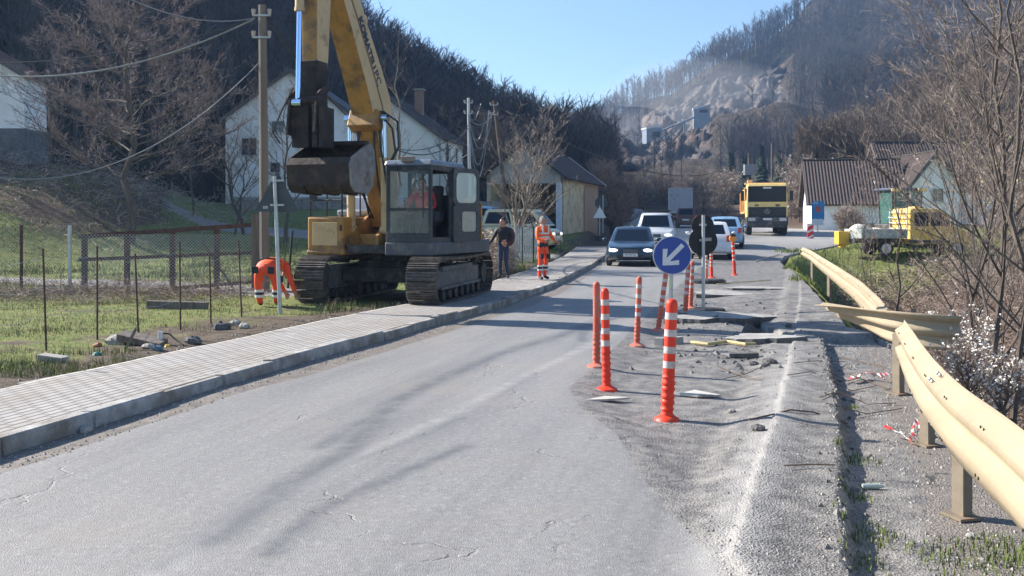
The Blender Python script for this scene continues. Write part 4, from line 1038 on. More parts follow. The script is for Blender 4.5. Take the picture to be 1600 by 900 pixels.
# conifers beside the far poles
needle = mat("conifer_needles", (.022, .045, .022), .9, var=.4, scale=2)
for k, (px, D, top, lab) in enumerate(((1143, 150, 240, "dark conifer left of the transformer pole"), (1163, 155, 246, "dark conifer behind the transformer pole"), (1190, 150, 228, "tallest dark conifer, between the two far poles"), (1218, 152, 236, "dark conifer right of the far thin pole"))):
    b0 = W(px, 330, D); b0.z = 3.5; h = H - (top - HY) / F * D - b0.z; rg = random.Random(140 + k)
    t = thing("conifer", lab, "tree", b0); T = MB(); T.tube([(0, 0, -1), (0, 0, h)], [.2, .03], 6); T.build("trunk", bark, t); SL = []
    for i in range(900):
        u = rg.random() ** .8; z = h * (.05 + .95 * u); R = h * .27 * (1.03 - u) * rg.uniform(.5, 1.1); ph = rg.uniform(0, 6.28); a = Vector((0, 0, z + .2)); e = Vector((math.cos(ph) * R, math.sin(ph) * R, z - R * .35))
        p = Vector((-math.sin(ph), math.cos(ph), 0)) * .42; m_ = a.lerp(e, .55); SL += [(a, m_ - p, e), (a, e, m_ + p)]
    a = np.array([[tuple(v) for v in q] for q in SL]).reshape(-1, 3); o = fastmesh("crown", a, np.arange(len(a)).reshape(-1, 3), needle); o.parent = t

# ---------------------------------------------------------------- grass, brambles, litter
rgn = np.random.default_rng(5)
def blades(name, label, pts, hmin, hmax, wd, m, tilt=.5, cat=None):
    """one thin bent leaf per point"""
    n_ = len(pts); P = np.array(pts); ph = rgn.uniform(0, 6.283, n_); h = rgn.uniform(hmin, hmax, n_) * P[:, 3]; wv = wd * np.maximum(1, P[:, 1] / 14)
    dx, dy = np.cos(ph), np.sin(ph); tl = rgn.uniform(0, tilt, n_) * h
    b = P[:, :3]; s = np.stack([-dy, dx, 0 * dx], 1) * wv[:, None]
    mid = b + np.stack([dx * tl * .3, dy * tl * .3, h * .6], 1); top = b + np.stack([dx * tl, dy * tl, h], 1)
    V = np.stack([b - s, b + s, mid + s * .6, mid - s * .6, top], 1).reshape(-1, 3); k = np.arange(n_)[:, None] * 5
    T = np.concatenate([k + [0, 1, 2], k + [0, 2, 3], k + [3, 2, 4]])
    o = kind(fastmesh(name, V, T, m), "stuff"); o["label"] = label; return o
gm = mat("grass_blades", (.055, .10, .018), .8, col2=(.17, .20, .05), scale=.7, spec=.3)
gdry = mat("dry_grass_blades", (.26, .21, .11), .8, col2=(.36, .31, .19), scale=1.5, spec=.2)
pts = []; ptd = []; rg = random.Random(77)
while len(pts) < 62000:
    y = 7.5 + 45 * rg.random() ** 1.9; dd = rg.random() ** 1.2 * (y * .55 + 1.5); x = swl(y) - .05 - dd
    g = .5 + nz(x, y, 9, .35) + .5 * nz(x, y, 30, 1.4); 
    if dd < .5: g -= .22
    if path_band(x, y, DRIVE, 1.0) > .3 or path_band(x, y, LANE, 1.3) > .3: continue
    if -4.6 < x < -.5 and 18.5 < y < 23: continue
    if rg.random() > g * 1.2: continue
    s = (.55 + 1.3 * max(0, nz(x, y, 50, .8)) + .5 * max(0, nz(x, y, 60, 3))) * (1.7 if 24 < y < 34 and dd < 3 else 1)
    if dd > 1.2 and y < 24: s *= .5
    if dd < 1.2 and nz(x, y, 33, 1.2) < -.05: continue
    (pts if rg.random() < (.78 if dd < 1.5 or y > 26 else .5) else ptd).append((x, y, Z(x, y) - .01, s))
blades("grass", "green spring grass on the left verge and yard", pts, .05, .16, .0045, gm)
blades("dry_grass", "dry straw coloured grass among the green on the left", ptd, .06, .22, .004, gdry, .8)
pts = []
for (px, py, rr, nn) in ((1262, 425, .5, 700), (1272, 445, .45, 500), (1258, 405, .7, 700), (1337, 722, .15, 150), (1334, 640, .06, 30), (1338, 782, .09, 60), (1350, 835, .16, 100), (1375, 848, .16, 90), (1540, 890, .28, 420), (1590, 868, .2, 320), (1350, 885, .12, 80)):
    c = G(px, py, -.08)
    for k in range(nn):
        a = rg.uniform(0, 6.28); r = rr * rg.random() ** .6 * (1 + c.y * .02); x, y = c.x + math.cos(a) * r, c.y + math.sin(a) * r * 1.4
        z = max(road_z(x, y), Z(x, y)) if x < rightx(y) else Z(x, y); pts.append((x, y, z - .005, 1.2 if c.y > 12 else .34))
for k in range(15000):
    y = 36 + 24 * rg.random() ** 1.2; x = rightx(y) + .3 + 16 * rg.random(); 
    if nz(x, y, 9, .3) < -.25: continue
    pts.append((x, y, Z(x, y), 1.3))
blades("roadside_grass", "green grass tufts on the gravel shoulder and the terrace at right", pts, .06, .17, .0042, gm)
# bramble tangle on the stream bank
def tangle(name, label, n_, region, m, L, wd, hmax, seed):
    rg = random.Random(seed); SL = []; c = 0
    while c < n_:
        x, y = region(rg); z = Z(x, y); hm = hmax * (.5 + .8 * abs(nz(x, y, 70, .6))) * (1 - .62 * sst(24, 38, y) * (x > 0))
        a = Vector((x, y, z + rg.random() ** 1.3 * hm)); dv = Vector((rg.uniform(-1, 1), rg.uniform(-1, 1), rg.uniform(-.25, .7))).normalized()
        for k in range(3):
            b = a + dv * L * rg.uniform(.5, 1.2); p = (b - a).cross(Vector((rg.uniform(-1, 1), rg.uniform(-1, 1), rg.uniform(-1, 1)))).normalized() * wd * max(1, y / 18)
            SL += [(a - p, a + p, b + p * .6), (a - p, b + p * .6, b - p * .6)]; a = b; dv = (dv + Vector((rg.uniform(-1, 1), rg.uniform(-1, 1), rg.uniform(-1.0, .4))) * .7).normalized()
        c += 1
    a = np.array([[tuple(v) for v in q] for q in SL], dtype=np.float32).reshape(-1, 3)
    o = kind(fastmesh(name, a, np.arange(len(a)).reshape(-1, 3), m), "stuff"); o["label"] = label; return o
def leafs(name, label, n_, region, m, sz, hmax, seed):
    rg = random.Random(seed); SL = []
    for k in range(n_):
        x, y = region(rg); hm = hmax * (.5 + .8 * abs(nz(x, y, 70, .6))) * (1 - .62 * sst(24, 38, y) * (x > 0)); c = Vector((x, y, Z(x, y) + rg.random() ** .8 * hm)); s = sz * rg.uniform(.5, 1.3) * max(1, y / 18)
        a1 = Vector((rg.uniform(-1, 1), rg.uniform(-1, 1), rg.uniform(-.6, .6))).normalized() * s; a2 = a1.cross(Vector((rg.uniform(-1, 1), rg.uniform(-1, 1), 1))).normalized() * s * .6
        SL += [(c - a1, c - a2, c + a1), (c - a1, c + a1, c + a2)]
    a = np.array([[tuple(v) for v in q] for q in SL], dtype=np.float32).reshape(-1, 3)
    o = kind(fastmesh(name, a, np.arange(len(a)).reshape(-1, 3), m), "stuff"); o["label"] = label; return o
def reg_bank(rg):
    y = 9 + 33 * rg.random() ** 1.25; return rightx(y) + 2.2 + rg.random() * (3 + y * .38), y
def reg_edge(rg):
    y = 15 + 26 * rg.random(); return rightx(y) + .9 + rg.random() * 1.5, y
def reg_left(rg):
    y = 15.5 + 7 * rg.random(); x = -5 - 7 * rg.random() - (y - 15) * .2
    y = 18.5 + 3.2 * rg.random(); return x, y
def reg_far(rg):
    y = 32 + 28 * rg.random(); return min(swl(y) - 14, -13) - 18 * rg.random(), y
tangle("bramble", "tangled bramble and dry stems on the stream bank at right", 26000, reg_bank, twig_l, .3, .0035, 1.25, 1)
tangle("bramble", "dark dead stems in the thicket at right", 15000, reg_bank, twigm, .4, .004, 1.7, 12)
leafs("bramble_leaves", "green and brown bramble leaves on the stream bank", 22000, reg_bank, mat("bramble_leaf", (.05, .06, .02), .6, col2=(.13, .075, .045), scale=1.5), .032, 1.2, 2)
leafs("dead_leaves", "reddish brown dead leaves over the brambles", 12000, reg_bank, mat("dead_leaf", (.17, .07, .045), .8, col2=(.26, .16, .10), scale=1.5), .03, 1.1, 3)
tangle("dry_stems", "dry stems along the foot of the gate and fence at left", 4200, reg_left, twigm, .16, .003, .32, 4)
tangle("undergrowth", "thin undergrowth on the bank behind the fence at left", 2600, reg_far, twig_l, .35, .004, .9, 5)
def reg_vine(rg):
    y = 26.3 + 4.8 * rg.random(); return swl(y) - .95 - .35 * math.sin(y) + rg.uniform(-.2, .2), y
tangle("dry_vine", "dry vine stems climbing the pavement fence", 2600, reg_vine, twig_l, .16, .004, 1.35, 6)
leafs("dry_vine_leaves", "pale dead vine leaves heaped on the pavement fence", 2600, reg_vine, mat("vine_leaf", (.30, .22, .15), .8, col2=(.42, .34, .26), scale=3), .03, 1.7, 7)
# ================================================================ excavator
yel_o = mat("machine_yellow_worn", (.36, .19, .045), .55, var=.18, scale=3, dirt=.55, dirtcol=(.10, .065, .04), dscale=2.6, bump=.15, bscale=30)
yel_p = mat("machine_yellow_faded", (.50, .37, .19), .5, var=.1, scale=2, dirt=.3, dirtcol=(.20, .13, .07), dscale=2.2, bump=.1, bscale=30)
cabg = mat("cab_dark_grey", (.028, .035, .045), .5, var=.2, scale=5, dirt=.35, dirtcol=(.13, .12, .10), dscale=4)
plin = mat("plinth_grey", (.075, .085, .10), .6, var=.2, scale=3, dirt=.4, dirtcol=(.20, .17, .13), dscale=3)
trk = mat("track_steel", (.085, .075, .068), .6, .3, var=.35, scale=12, dirt=.5, dirtcol=(.20, .165, .13), dscale=5, bump=.3)
under = mat("greasy_black_steel", (.018, .018, .018), .7, var=.4, scale=5, dirt=.6, dirtcol=(.10, .085, .07), dscale=3)
chrome = mat("chrome_rod_sky_tint", (.42, .58, .85), .22, 1.0)  # blue of the reflected sky is put into the metal colour
rustb = mat("bucket_worn_steel", (.032, .023, .019), .85, .1, var=.35, scale=5, dirt=.5, dirtcol=(.085, .058, .042), dscale=3, bump=.8, bscale=14)
glas = mat("cab_glass", (.35, .45, .45), .05, alpha=.16, spec=.8)
hose = mat("hydraulic_hose", (.02, .02, .02), .45)
lamp = mat("lamp_glass", (.6, .6, .55), .2)
EX = thing("excavator", "big yellow crawler excavator with raised boom and hanging bucket, standing on the pavement", "excavator", (-2.30, 20.15, .06))
RU, RT_ = rad(-13), rad(-19)
def tpath(s, hl=1.72, r=.43, zc=.49):
    """stadium path round idler and sprocket"""
    P = 4 * hl + 2 * PI * r; s = s % P
    if s < 2 * hl: return (-hl + s, zc + r - .03 * math.sin(PI * s / (2 * hl)), 0.0)
    s -= 2 * hl
    if s < PI * r: a = s / r; return (hl + r * math.sin(a), zc + r * math.cos(a), -a)
    s -= PI * r
    if s < 2 * hl: return (hl - s, zc - r, PI)
    s -= 2 * hl; a = s / r; return (-hl - r * math.sin(a), zc - r * math.cos(a), PI - a)
for sx in (-1, 1):
    cx = sx * 1.12; b = MB(); n_ = 49; P = 4 * 1.72 + 2 * PI * .43
    for k in range(n_):
        y, z, a = tpath(P * k / n_ + .03); M = Matrix.Rotation(a, 3, 'X'); c = Vector((cx, y, z))
        b.box(c, (.60, P / n_ * .90, .035), M=M)
        for o in (-.055, 0, .055): b.box(c + M @ Vector((0, o, .028)), (.60, .014, .03), M=M)
        b.box(c + M @ Vector((0, 0, -.045)), (.18, P / n_ * .7, .07), M=M)
    tr = b.build("track", trk, EX, rz=RU)
    b = MB(); b.box((cx, 0, .50), (.26, 3.0, .36)); b.box((cx, -.2, .70), (.34, 2.2, .10)); b.box((cx + sx * .02, 0, .33), (.36, 2.9, .06)); 
    b.build("track_frame", mat("track_frame_grey", (.10, .10, .10), .7, var=.25, scale=4, dirt=.5, dirtcol=(.2, .17, .13)), tr, bevel=.015)
    b = MB()
    for k in range(7):
        y = -1.3 + k * .43; b = MB(); b.tube([(cx - .19, y, .2), (cx + .19, y, .2)], .11, 12); b.build("roller", under, tr)
    for y in (-.5, .7): b = MB(); b.tube([(cx - .12, y, .84), (cx + .12, y, .84)], .07, 10); b.build("roller", under, tr)
    b = MB(); b.tube([(cx - .12, -1.72, .49), (cx + .12, -1.72, .49)], .36, 20); b.tube([(cx - .17, -1.72, .49), (cx + .17, -1.72, .49)], .16, 14); b.build("idler", trk, tr, smooth=True)
    b = MB(); b.tube([(cx - .05, 1.72, .49), (cx + .05, 1.72, .49)], .37, 22); b.tube([(cx - .2, 1.72, .49), (cx + .2, 1.72, .49)], .22, 16); b.build("sprocket", under, tr, smooth=True)
b = MB(); b.box((0, 0, .62), (1.7, 1.5, .42), taper=.85); b.box((0, -.75, .55), (1.9, .35, .3)); b.box((0, .75, .55), (1.9, .35, .3)); b.tube([(0, 0, .8), (0, 0, .98)], .68, 28)
b.build("car_body", under, EX, rz=RU, bevel=.02)
# --- upper structure
def up(mb, nm, m, parent=None, **k):
    o = mb.build(nm, m, parent if parent is not None else EX, **k)
    if parent is None: o.rotation_euler.z = RT_
    return o
b = MB(); b.box((0, .1, 1.08), (2.5, 3.0, .16)); up(b, "deck", under)
b = MB(); b.box((-.98, -.62, 1.36), (.80, 1.75, .72)); b.box((-.98, -.62, 1.01), (.84, 1.78, .10)); box_l = up(b, "side_locker", yel_o, bevel=.04)
b = MB(); b.box((-.98, -1.497, 1.38), (.56, .02, .46)); b.box((-1.385, -.6, 1.36), (.02, 1.0, .5)); b.build("locker_door", yel_p, box_l, bevel=.006)
b = MB(); b.box((-.62, -1.51, 1.5), (.03, .03, .12)); b.build("latch", black, box_l)
b = MB(); b.box((-.92, .6, 1.5), (.9, 1.2, .75)); b.box((.0, .85, 1.55), (2.4, .85, .85)); up(b, "engine_housing", yel_o, bevel=.05)
b = MB(); b.box((-.75, .45, 1.98), (1.15, .95, .38), taper=.8); b.box((-.95, -.2, 1.80), (.6, .7, .14)); up(b, "hood", mat("hood_blue_grey", (.24, .28, .36), .45, var=.2, scale=4, dirt=.3), bevel=.04)
b = MB(); rr = []
for k in range(13):
    a = PI * k / 12; rr.append((1.30 * math.cos(a), 1.25 + .62 * math.sin(a)))
rings = [[Vector((x, y, z)) for (x, y) in rr] for z in (1.0, 1.06, 2.0, 2.12)]
rings[0] = [Vector((p.x * .95, 1.25 + (p.y - 1.25) * .9, 1.0)) for p in rings[0]]; rings[3] = [Vector((p.x * .93, 1.25 + (p.y - 1.25) * .85, 2.12)) for p in rings[3]]
b.loft(rings); up(b, "counterweight", yel_o, bevel=.02)
b = MB(); b.tube([(-.3, 1.2, 2.05), (-.3, 1.2, 2.45), (-.3, 1.3, 2.55)], .05, 10); up(b, "exhaust_pipe", under, smooth=True)
b = MB()
for p in ([(-1.33, -1.45, 1.72), (-1.33, -1.45, 2.35), (-1.33, -.2, 2.35), (-1.33, -.2, 1.72)], [(-.62, -1.45, 1.72), (-.62, -1.45, 2.25), (-.62, -.7, 2.25), (-.62, -.7, 1.72)], [(-1.33, -.8, 1.72), (-1.33, -.8, 2.35)], [(-1.33, -1.45, 2.05), (-.62, -1.45, 2.05)]):
    b.tube(p, .018, 6)
up(b, "handrail", black)
b = MB(); b.tube([(-1.1, -1.55, 1.85), (-1.1, -1.72, 1.95), (-1.1, -1.72, 2.1)], .012, 5); b.box((-1.1, -1.73, 2.16), (.16, .03, .22)); up(b, "mirror", black)
# centre frame with boom foot
b = MB()
for s in (-.54, .04): b.prism([(-.75, 1.1), (.5, 1.1), (.35, 1.7), (-.15, 1.95), (-.45, 1.8), (-1.25, 1.35), (-1.25, 1.1)], .07, Matrix.Translation((s, 0, 0)) @ Matrix.Rotation(rad(90), 4, 'Z'))
b.box((-.25, -.2, 1.25), (.55, 1.6, .25)); up(b, "boom_mount", yel_o)
# --- boom: foot, bend, tip in the machine's middle plane
def plane_loft(mb, line, xw, x0=-.25, mis=(0, 1)):
    """line: (y, z, half thickness, half width); box section, underside and sides get their own paint"""
    rings = []
    for i, (y, z, t, wx) in enumerate(line):
        a = Vector((0, line[min(i + 1, len(line) - 1)][0] - line[max(i - 1, 0)][0], line[min(i + 1, len(line) - 1)][1] - line[max(i - 1, 0)][1])).normalized()
        nrm = Vector((0, -a.z, a.y)); c = Vector((x0, y, z))
        rings.append([c + nrm * t + Vector((-wx, 0, 0)), c + nrm * t + Vector((wx, 0, 0)), c - nrm * t + Vector((wx, 0, 0)), c - nrm * t + Vector((-wx, 0, 0))])
    o = len(mb.v); mb.v += [tuple(p) for r in rings for p in r]
    for i in range(len(rings) - 1):
        for k in range(4):
            k2 = (k + 1) % 4; mb.f.append((o + i * 4 + k, o + i * 4 + k2, o + (i + 1) * 4 + k2, o + (i + 1) * 4 + k)); mb.mi.append(mis[0] if k in (0, 2) else mis[1])
    mb.f += [(o + 3, o + 2, o + 1, o), tuple(o + (len(rings) - 1) * 4 + k for k in range(4))]; mb.mi += [mis[0]] * 2
BL = [(-.25, 1.55, .17, .24), (-.42, 2.2, .24, .24), (-.58, 2.9, .33, .24), (-.72, 3.45, .40, .24), (-.92, 3.95, .42, .24), (-1.25, 4.48, .38, .24), (-1.9, 5.45, .31, .23), (-2.6, 6.45, .24, .21), (-3.0, 7.05, .18, .20)]
b = MB(); plane_loft(b, BL, 0); boom = b.build("boom", [yel_o, yel_p], EX, rz=RT_, bevel=.012)
# edge flanges, weld plates and pins
b = MB()
for s in (-1, 1):
    for (p, q) in zip(BL[3:-1], BL[4:]): b.beam((-.25 + s * (p[3] + .004), p[0], p[1]), (-.25 + s * (q[3] + .004), q[0], q[1]), .008, .05, up=(0, 0, 1))
b.build("side_pipe", mat("pipe_brown", (.22, .13, .05), .6, dirt=.4), boom)
b = MB()
for (y, z, r) in ((-.25, 1.6, .13), (-1.02, 3.72, .12), (-3.0, 7.02, .12)): b.tube([(-.58, y, z), (.08, y, z)], r, 14)
b.build("pivot_pin", under, boom, smooth=True)
b = MB(); b.box((-.25, -1.16, 3.62), (.62, .34, .36), M=Matrix.Rotation(-.4, 3, 'X')); b.build("cylinder_boss", yel_o, boom, bevel=.02)
dirv = Vector((0, 2.2, -3.3)).normalized(); txn = Vector((1, 0, 0)); tyv = txn.cross(dirv)
def on_boom(z, off=0.0):
    t = (z - 4.48) / (6.45 - 4.48); return Vector((0, -1.25 + t * (-1.35), z)) + tyv * off
ink = mat("lettering_navy", (.025, .035, .06), .6)
def tm(z, off, fx=-.25 + .2415): 
    c = on_boom(z, off); M = Matrix.Identity(4); M.col[0][:3] = dirv; M.col[1][:3] = tyv; M.col[2][:3] = txn; M.col[3][:3] = (fx, c.y, c.z); return M
textmesh("KOMATSU", .235, ink, boom, tm(5.04, .09), bold=.012, spacing=.98)
textmesh("PC", .27, ink, boom, tm(4.42, .10), bold=.006)
# hoses over the boom back
b = MB()
for s in (-.4, -.32, -.18, -.1): b.tube([(s, p[0] + (p[2] + .04) * .83, p[1] + (p[2] + .04) * .55) for p in BL[3:]], .018, 5)
b.build("hose_bundle", hose, boom, smooth=True)
# boom cylinders
def hyd(nm, a, c, f, rb, rr_, parent=None):
    a, c = Vector(a), Vector(c); m_ = a.lerp(c, f); b = MB(); b.tube([a, m_], rb, 14); b.tube([m_, m_ + (c - a).normalized() * .06], rb * 1.12, 14)
    b.tube([a - Vector((.09, 0, 0)), a + Vector((.09, 0, 0))], rb * 1.1, 12)
    o = b.build(nm, yel_p, EX, smooth=True, rz=RT_); r = MB(); r.tube([m_, c], rr_, 12); r.tube([c - Vector((.09, 0, 0)), c + Vector((.09, 0, 0))], rb * .95, 12); r.build("rod", chrome, o, smooth=True); return o
hyd("boom_cylinder", (-.63, -1.05, 1.45), (-.63, -1.12, 3.68), .62, .085, .05); hyd("boom_cylinder", (.13, -1.05, 1.45), (.13, -1.12, 3.68), .62, .085, .05)
b = MB()
for (x, dx) in ((-.45, .1), (-.38, -.05), (-.1, .12), (.0, .2)): b.tube([(x, -.6, 1.7), (x + dx, -1.15, 2.4), (x + dx * .5, -1.2, 3.1), (x, -1.1, 3.7)], .022, 6)
b.tube([(.12, -1.15, 3.7), (.38, -1.25, 3.45), (.42, -1.2, 3.0), (.2, -1.1, 2.7)], .022, 6); b.tube([(.12, -1.1, 3.8), (.44, -1.15, 3.6), (.47, -1.15, 3.1), (.25, -1.05, 2.8)], .022, 6)
up(b, "hose_bundle", hose, smooth=True)
# --- arm, its cylinder and the bucket
AL = [(-2.75, 7.65, .16, .15), (-2.95, 7.2, .27, .16), (-3.02, 6.8, .29, .16), (-3.06, 5.6, .24, .16), (-3.1, 4.4, .19, .15), (-3.14, 3.55, .14, .14), (-3.15, 3.42, .10, .13)]
b = MB(); plane_loft(b, AL, 0); arm = b.build("arm", [yel_o, yel_p], EX, rz=RT_, bevel=.01)
b = MB(); b.box((-.25, -3.14, 4.0), (.33, .42, 1.0)); b.build("worn_plate", rustb, arm, bevel=.02)
hyd("arm_cylinder", (-.25, -1.35, 5.6), (-.25, -2.68, 7.6), .62, .09, .05)
hyd("bucket_cylinder", (-.35, -3.42, 6.9), (-.35, -3.52, 3.72), .47, .08, .048)
b = MB(); b.tube([(-.12, -3.38, 6.6), (-.06, -3.45, 6.1), (-.02, -3.42, 5.7), (-.06, -3.36, 6.3)], .02, 6); b.tube([(-.05, -3.38, 6.7), (.05, -3.55, 6.2), (.12, -3.5, 5.8), (.1, -3.3, 6.3)], .022, 6)
b.build('hose_bundle', hose, arm, smooth=True); b = MB(); b.tube([(-.45, -3.5, 4.0), (-.62, -3.6, 3.6), (-.75, -3.7, 3.2), (-.6, -3.7, 3.0)], .018, 6)
b.build("hose_bundle", hose, arm, smooth=True)
b = MB()
for s in (-.52, .02): b.beam((s, -3.5, 3.78), (s, -3.12, 4.05), .05, .16); b.beam((s + .03, -3.5, 3.75), (s + .03, -3.58, 3.15), .05, .17)
b.tube([(-.58, -3.5, 3.76), (.08, -3.5, 3.76)], .07, 12); b.box((-.32, -3.40, 3.34), (.34, .20, .80)); b.box((.02, -3.38, 3.3), (.10, .42, .75)); b.box((.13, -3.36, 3.28), (.05, .46, .72))
lk = b.build("bucket_link", rustb, EX, rz=RT_, bevel=.01)
bp = [(-3.60, 2.74), (-3.67, 2.62), (-3.63, 2.26), (-3.50, 2.14), (-3.02, 2.12), (-2.84, 2.26), (-2.74, 2.6), (-2.78, 2.9), (-2.95, 3.04)]
bc, bw = .14, .60
shell = []
for (y, z) in bp: shell.append((y, z))
b = MB(); n_ = len(bp)
inner = [(y + (-3.25 - y) * .06, z + (2.75 - z) * .06) for (y, z) in bp]
outer_r = [[Vector((bc - bw, y, z)), Vector((bc + bw, y, z)), Vector((bc + bw, iy, iz)), Vector((bc - bw, iy, iz))] for (y, z), (iy, iz) in zip(bp, inner)]
b.loft(outer_r)
bk = b.build("bucket", rustb, EX, rz=RT_, bevel=.012)
for s in (-1, 1):
    b = MB(); b.prism([(y, z) for (y, z) in bp] , .035, Matrix.Translation((bc + s * (bw + .018), 0, 0)) @ Matrix.Rotation(rad(90), 4, 'Z'))
    b.build("side_plate", mat("worn_plate_grey", (.20, .20, .205), .45, .5, var=.25, scale=4, dirt=.45, dirtcol=(.11, .07, .05), dscale=3) if s > 0 else rustb, bk)
b = MB(); b.box((bc, -3.0, 3.03), (bw * 2, .12, .07)); b.box((-.45, -3.28, 3.28), (.06, .5, .38)); b.box((.02, -3.28, 3.28), (.06, .5, .38)); b.build("hanger_plate", rustb, bk)
b = MB()
for k in range(3): x = bc - bw * .6 + k * bw * .6; b.loft([[Vector((x - .05, y, z)), Vector((x + .05, y, z)), Vector((x + .05, y - .03 * (1 if y < -3.6 else 0), z - .03)), Vector((x - .05, y - .03 * (1 if y < -3.6 else 0), z - .03))] for (y, z) in bp[2:]])
b.build("wear_strip", rustb, bk)
# --- cab with pillars, glass, seat and the open door
cx0, cx1, cy0, cy1, cz0, cz1 = .40, 1.36, -1.58, .08, 1.24, 2.70
b = MB(); b.box(((cx0 + cx1) / 2 - .0, -.02, 1.10), (1.0, 3.15, .26)); up(b, "side_plinth", plin, bevel=.03)
b = MB(); p = .07
for (x, y) in ((cx0, cy0), (cx1, cy0), (cx0, cy1), (cx1, cy1), (cx1, -.60), (cx0, -.60)): b.box((x + (p / 2 if x == cx0 else -p / 2), y + (p / 2 if y != cy1 else -p / 2), (cz0 + cz1) / 2), (p, p, cz1 - cz0))
for z in (cz0 + .03, cz1 - .04):
    b.box(((cx0 + cx1) / 2, cy0 + .03, z), (cx1 - cx0 - .01, .065, .1)); b.box(((cx0 + cx1) / 2, cy1 - .04, z), (cx1 - cx0 - .01, .07, .1))
    b.box((cx0 + .03, (cy0 + cy1) / 2, z + .003), (.064, cy1 - cy0 - .02, .1)); b.box((cx1 - .035, (cy0 + cy1) / 2, z + .003), (.06, cy1 - cy0 - .02, .1))
b.box(((cx0 + cx1) / 2, cy1 - .05, 1.72), (.9, .05, .9)); b.box((cx1 - .04, -.26, 1.72), (.04, .64, .95)); b.box((cx0 + .03, -.26, 1.72), (.04, .64, .95))
b.box((.88, cy0 + .025, 1.32), (.86, .04, .14)); b.box((.88, cy0 + .03, 1.86), (.86, .04, .05))
cab = up(b, "cab", cabg, bevel=.012)
b = MB(); b.box(((cx0 + cx1) / 2, (cy0 + cy1) / 2, cz1 + .055), (cx1 - cx0 + .06, cy1 - cy0 + .08, .11), taper=.94); b.build("roof", mat("cab_roof_blue_grey", (.16, .20, .26), .35, var=.15, scale=4, dirt=.3), cab, bevel=.03)
b = MB(); b.box((.88, cy0 - .01, cz1 + .12), (.26, .12, .1)); b.build("work_lamp", mat("lamp_housing_brown", (.25, .20, .16), .5), cab, bevel=.01)
b = MB(); b.box((.88, cy0 + .03, 2.25), (.84, .012, .74)); b.box((.88, cy0 + .03, 1.62), (.84, .012, .44)); b.build("windscreen", glas, cab)
b = MB(); b.box((cx0 + .035, -1.06, 2.0), (.012, .8, 1.25)); b.box((cx0 + .03, -.25, 2.4), (.012, .58, .44)); b.box((cx1 - .035, -.25, 2.4), (.012, .56, .44)); b.box((.88, cy1 - .04, 2.4), (.78, .012, .44)); b.build("side_window", glas, cab)
b = MB(); b.tube([(.62, cy0 - .02, 2.75), (.75, cy0 - .02, 2.3)], .008, 5); b.build("wiper", black, cab)
b = MB(); b.tube([(cx1 - .12, cy0 - .05, 1.7), (cx1 - .12, cy0 - .12, 1.7), (cx1 - .12, cy0 - .12, 2.5), (cx1 - .12, cy0 - .05, 2.5)], .014, 6); b.tube([(cx0 + .08, cy0 - .03, 2.55), (cx0 + .08, cy0 - .08, 2.55), (cx0 + .08, cy0 - .08, 2.7), (cx0 + .08, cy0 - .03, 2.7)], .012, 6); b.build("grab_handle", black, cab)
seatm = mat("seat_fabric", (.04, .04, .05), .9, var=.2)
b = MB(); b.box((.76, -.5, 1.62), (.52, .5, .14)); b.box((.76, -.22, 2.0), (.5, .13, .72), M=Matrix.Rotation(-.15, 3, 'X')); b.box((.76, -.42, 1.42), (.3, .3, .3)); b.build("driver_seat", seatm, cab, bevel=.04)
for s in (-1, 1):
    b = MB(); b.box((.76 + s * .31, -.62, 1.72), (.1, .4, .2)); b.tube([(.76 + s * .31, -.78, 1.8), (.76 + s * .31, -.84, 2.02)], .014, 6); b.ball((.76 + s * .31, -.84, 2.04), .03); b.build("lever_console", seatm, cab, bevel=.01)
# door, hinged on the rear edge of its opening and folded back
dl = .86; da = Vector((.27, .96, 0)).normalized(); dn = Vector((da.y, -da.x, 0)); h0 = Vector((cx1 + .03, -.60, 0))
Mx = Matrix((da, dn, Vector((0, 0, 1)))).transposed().to_4x4(); Mx.translation = h0
Mr = Matrix.Rotation(0, 4, 'X')
def dp_(poly, th, y=0.0): return [Mx @ Vector((q[0], y, q[1])) for q in poly]
def frame_ring(mb, outer, inner, th):
    n_ = len(outer); v = [Mx @ Vector((q[0], s * th / 2, q[1])) for s in (-1, 1) for q in outer] + [Mx @ Vector((q[0], s * th / 2, q[1])) for s in (-1, 1) for q in inner]; f = []
    for i in range(n_):
        j = (i + 1) % n_; f += [(i, j, 2 * n_ + j, 2 * n_ + i), (n_ + j, n_ + i, 3 * n_ + i, 3 * n_ + j), (i, n_ + i, n_ + j, j), (2 * n_ + i, 2 * n_ + j, 3 * n_ + j, 3 * n_ + i)]
    mb.add(v, f)
def rrect(x0, x1, z0, z1, r, tl=None):
    P = []; 
    for (cx, cz, a0) in ((x1 - r, z1 - r, 0), (x0 + r, z1 - r, 90), (x0 + r, z0 + r, 180), (x1 - r, z0 + r, 270)):
        for k in range(4): a = rad(a0 + 30 * k); P.append((cx + r * math.cos(a), cz + r * math.sin(a)))
    return P
b = MB()
frame_ring(b, rrect(0, dl, 1.95, 2.70, .10), rrect(.09, dl - .08, 2.0, 2.61, .13), .05); frame_ring(b, rrect(0, dl, 1.22, 1.948, .05), rrect(.28, dl - .1, 1.42, 1.83, .06), .05)
door = up(b, "door", cabg)
b = MB(); v = dp_(rrect(.085, dl - .075, 1.995, 2.615, .13), 0, 0.0); b.add(v + [p_ + (Mx.to_3x3() @ Vector((0, .01, 0))) for p_ in v], [tuple(range(16)), tuple(range(31, 15, -1))]); b.build("door_glass", mat("door_glass_pale", (.55, .66, .62), .08, alpha=.5, spec=.8), door)
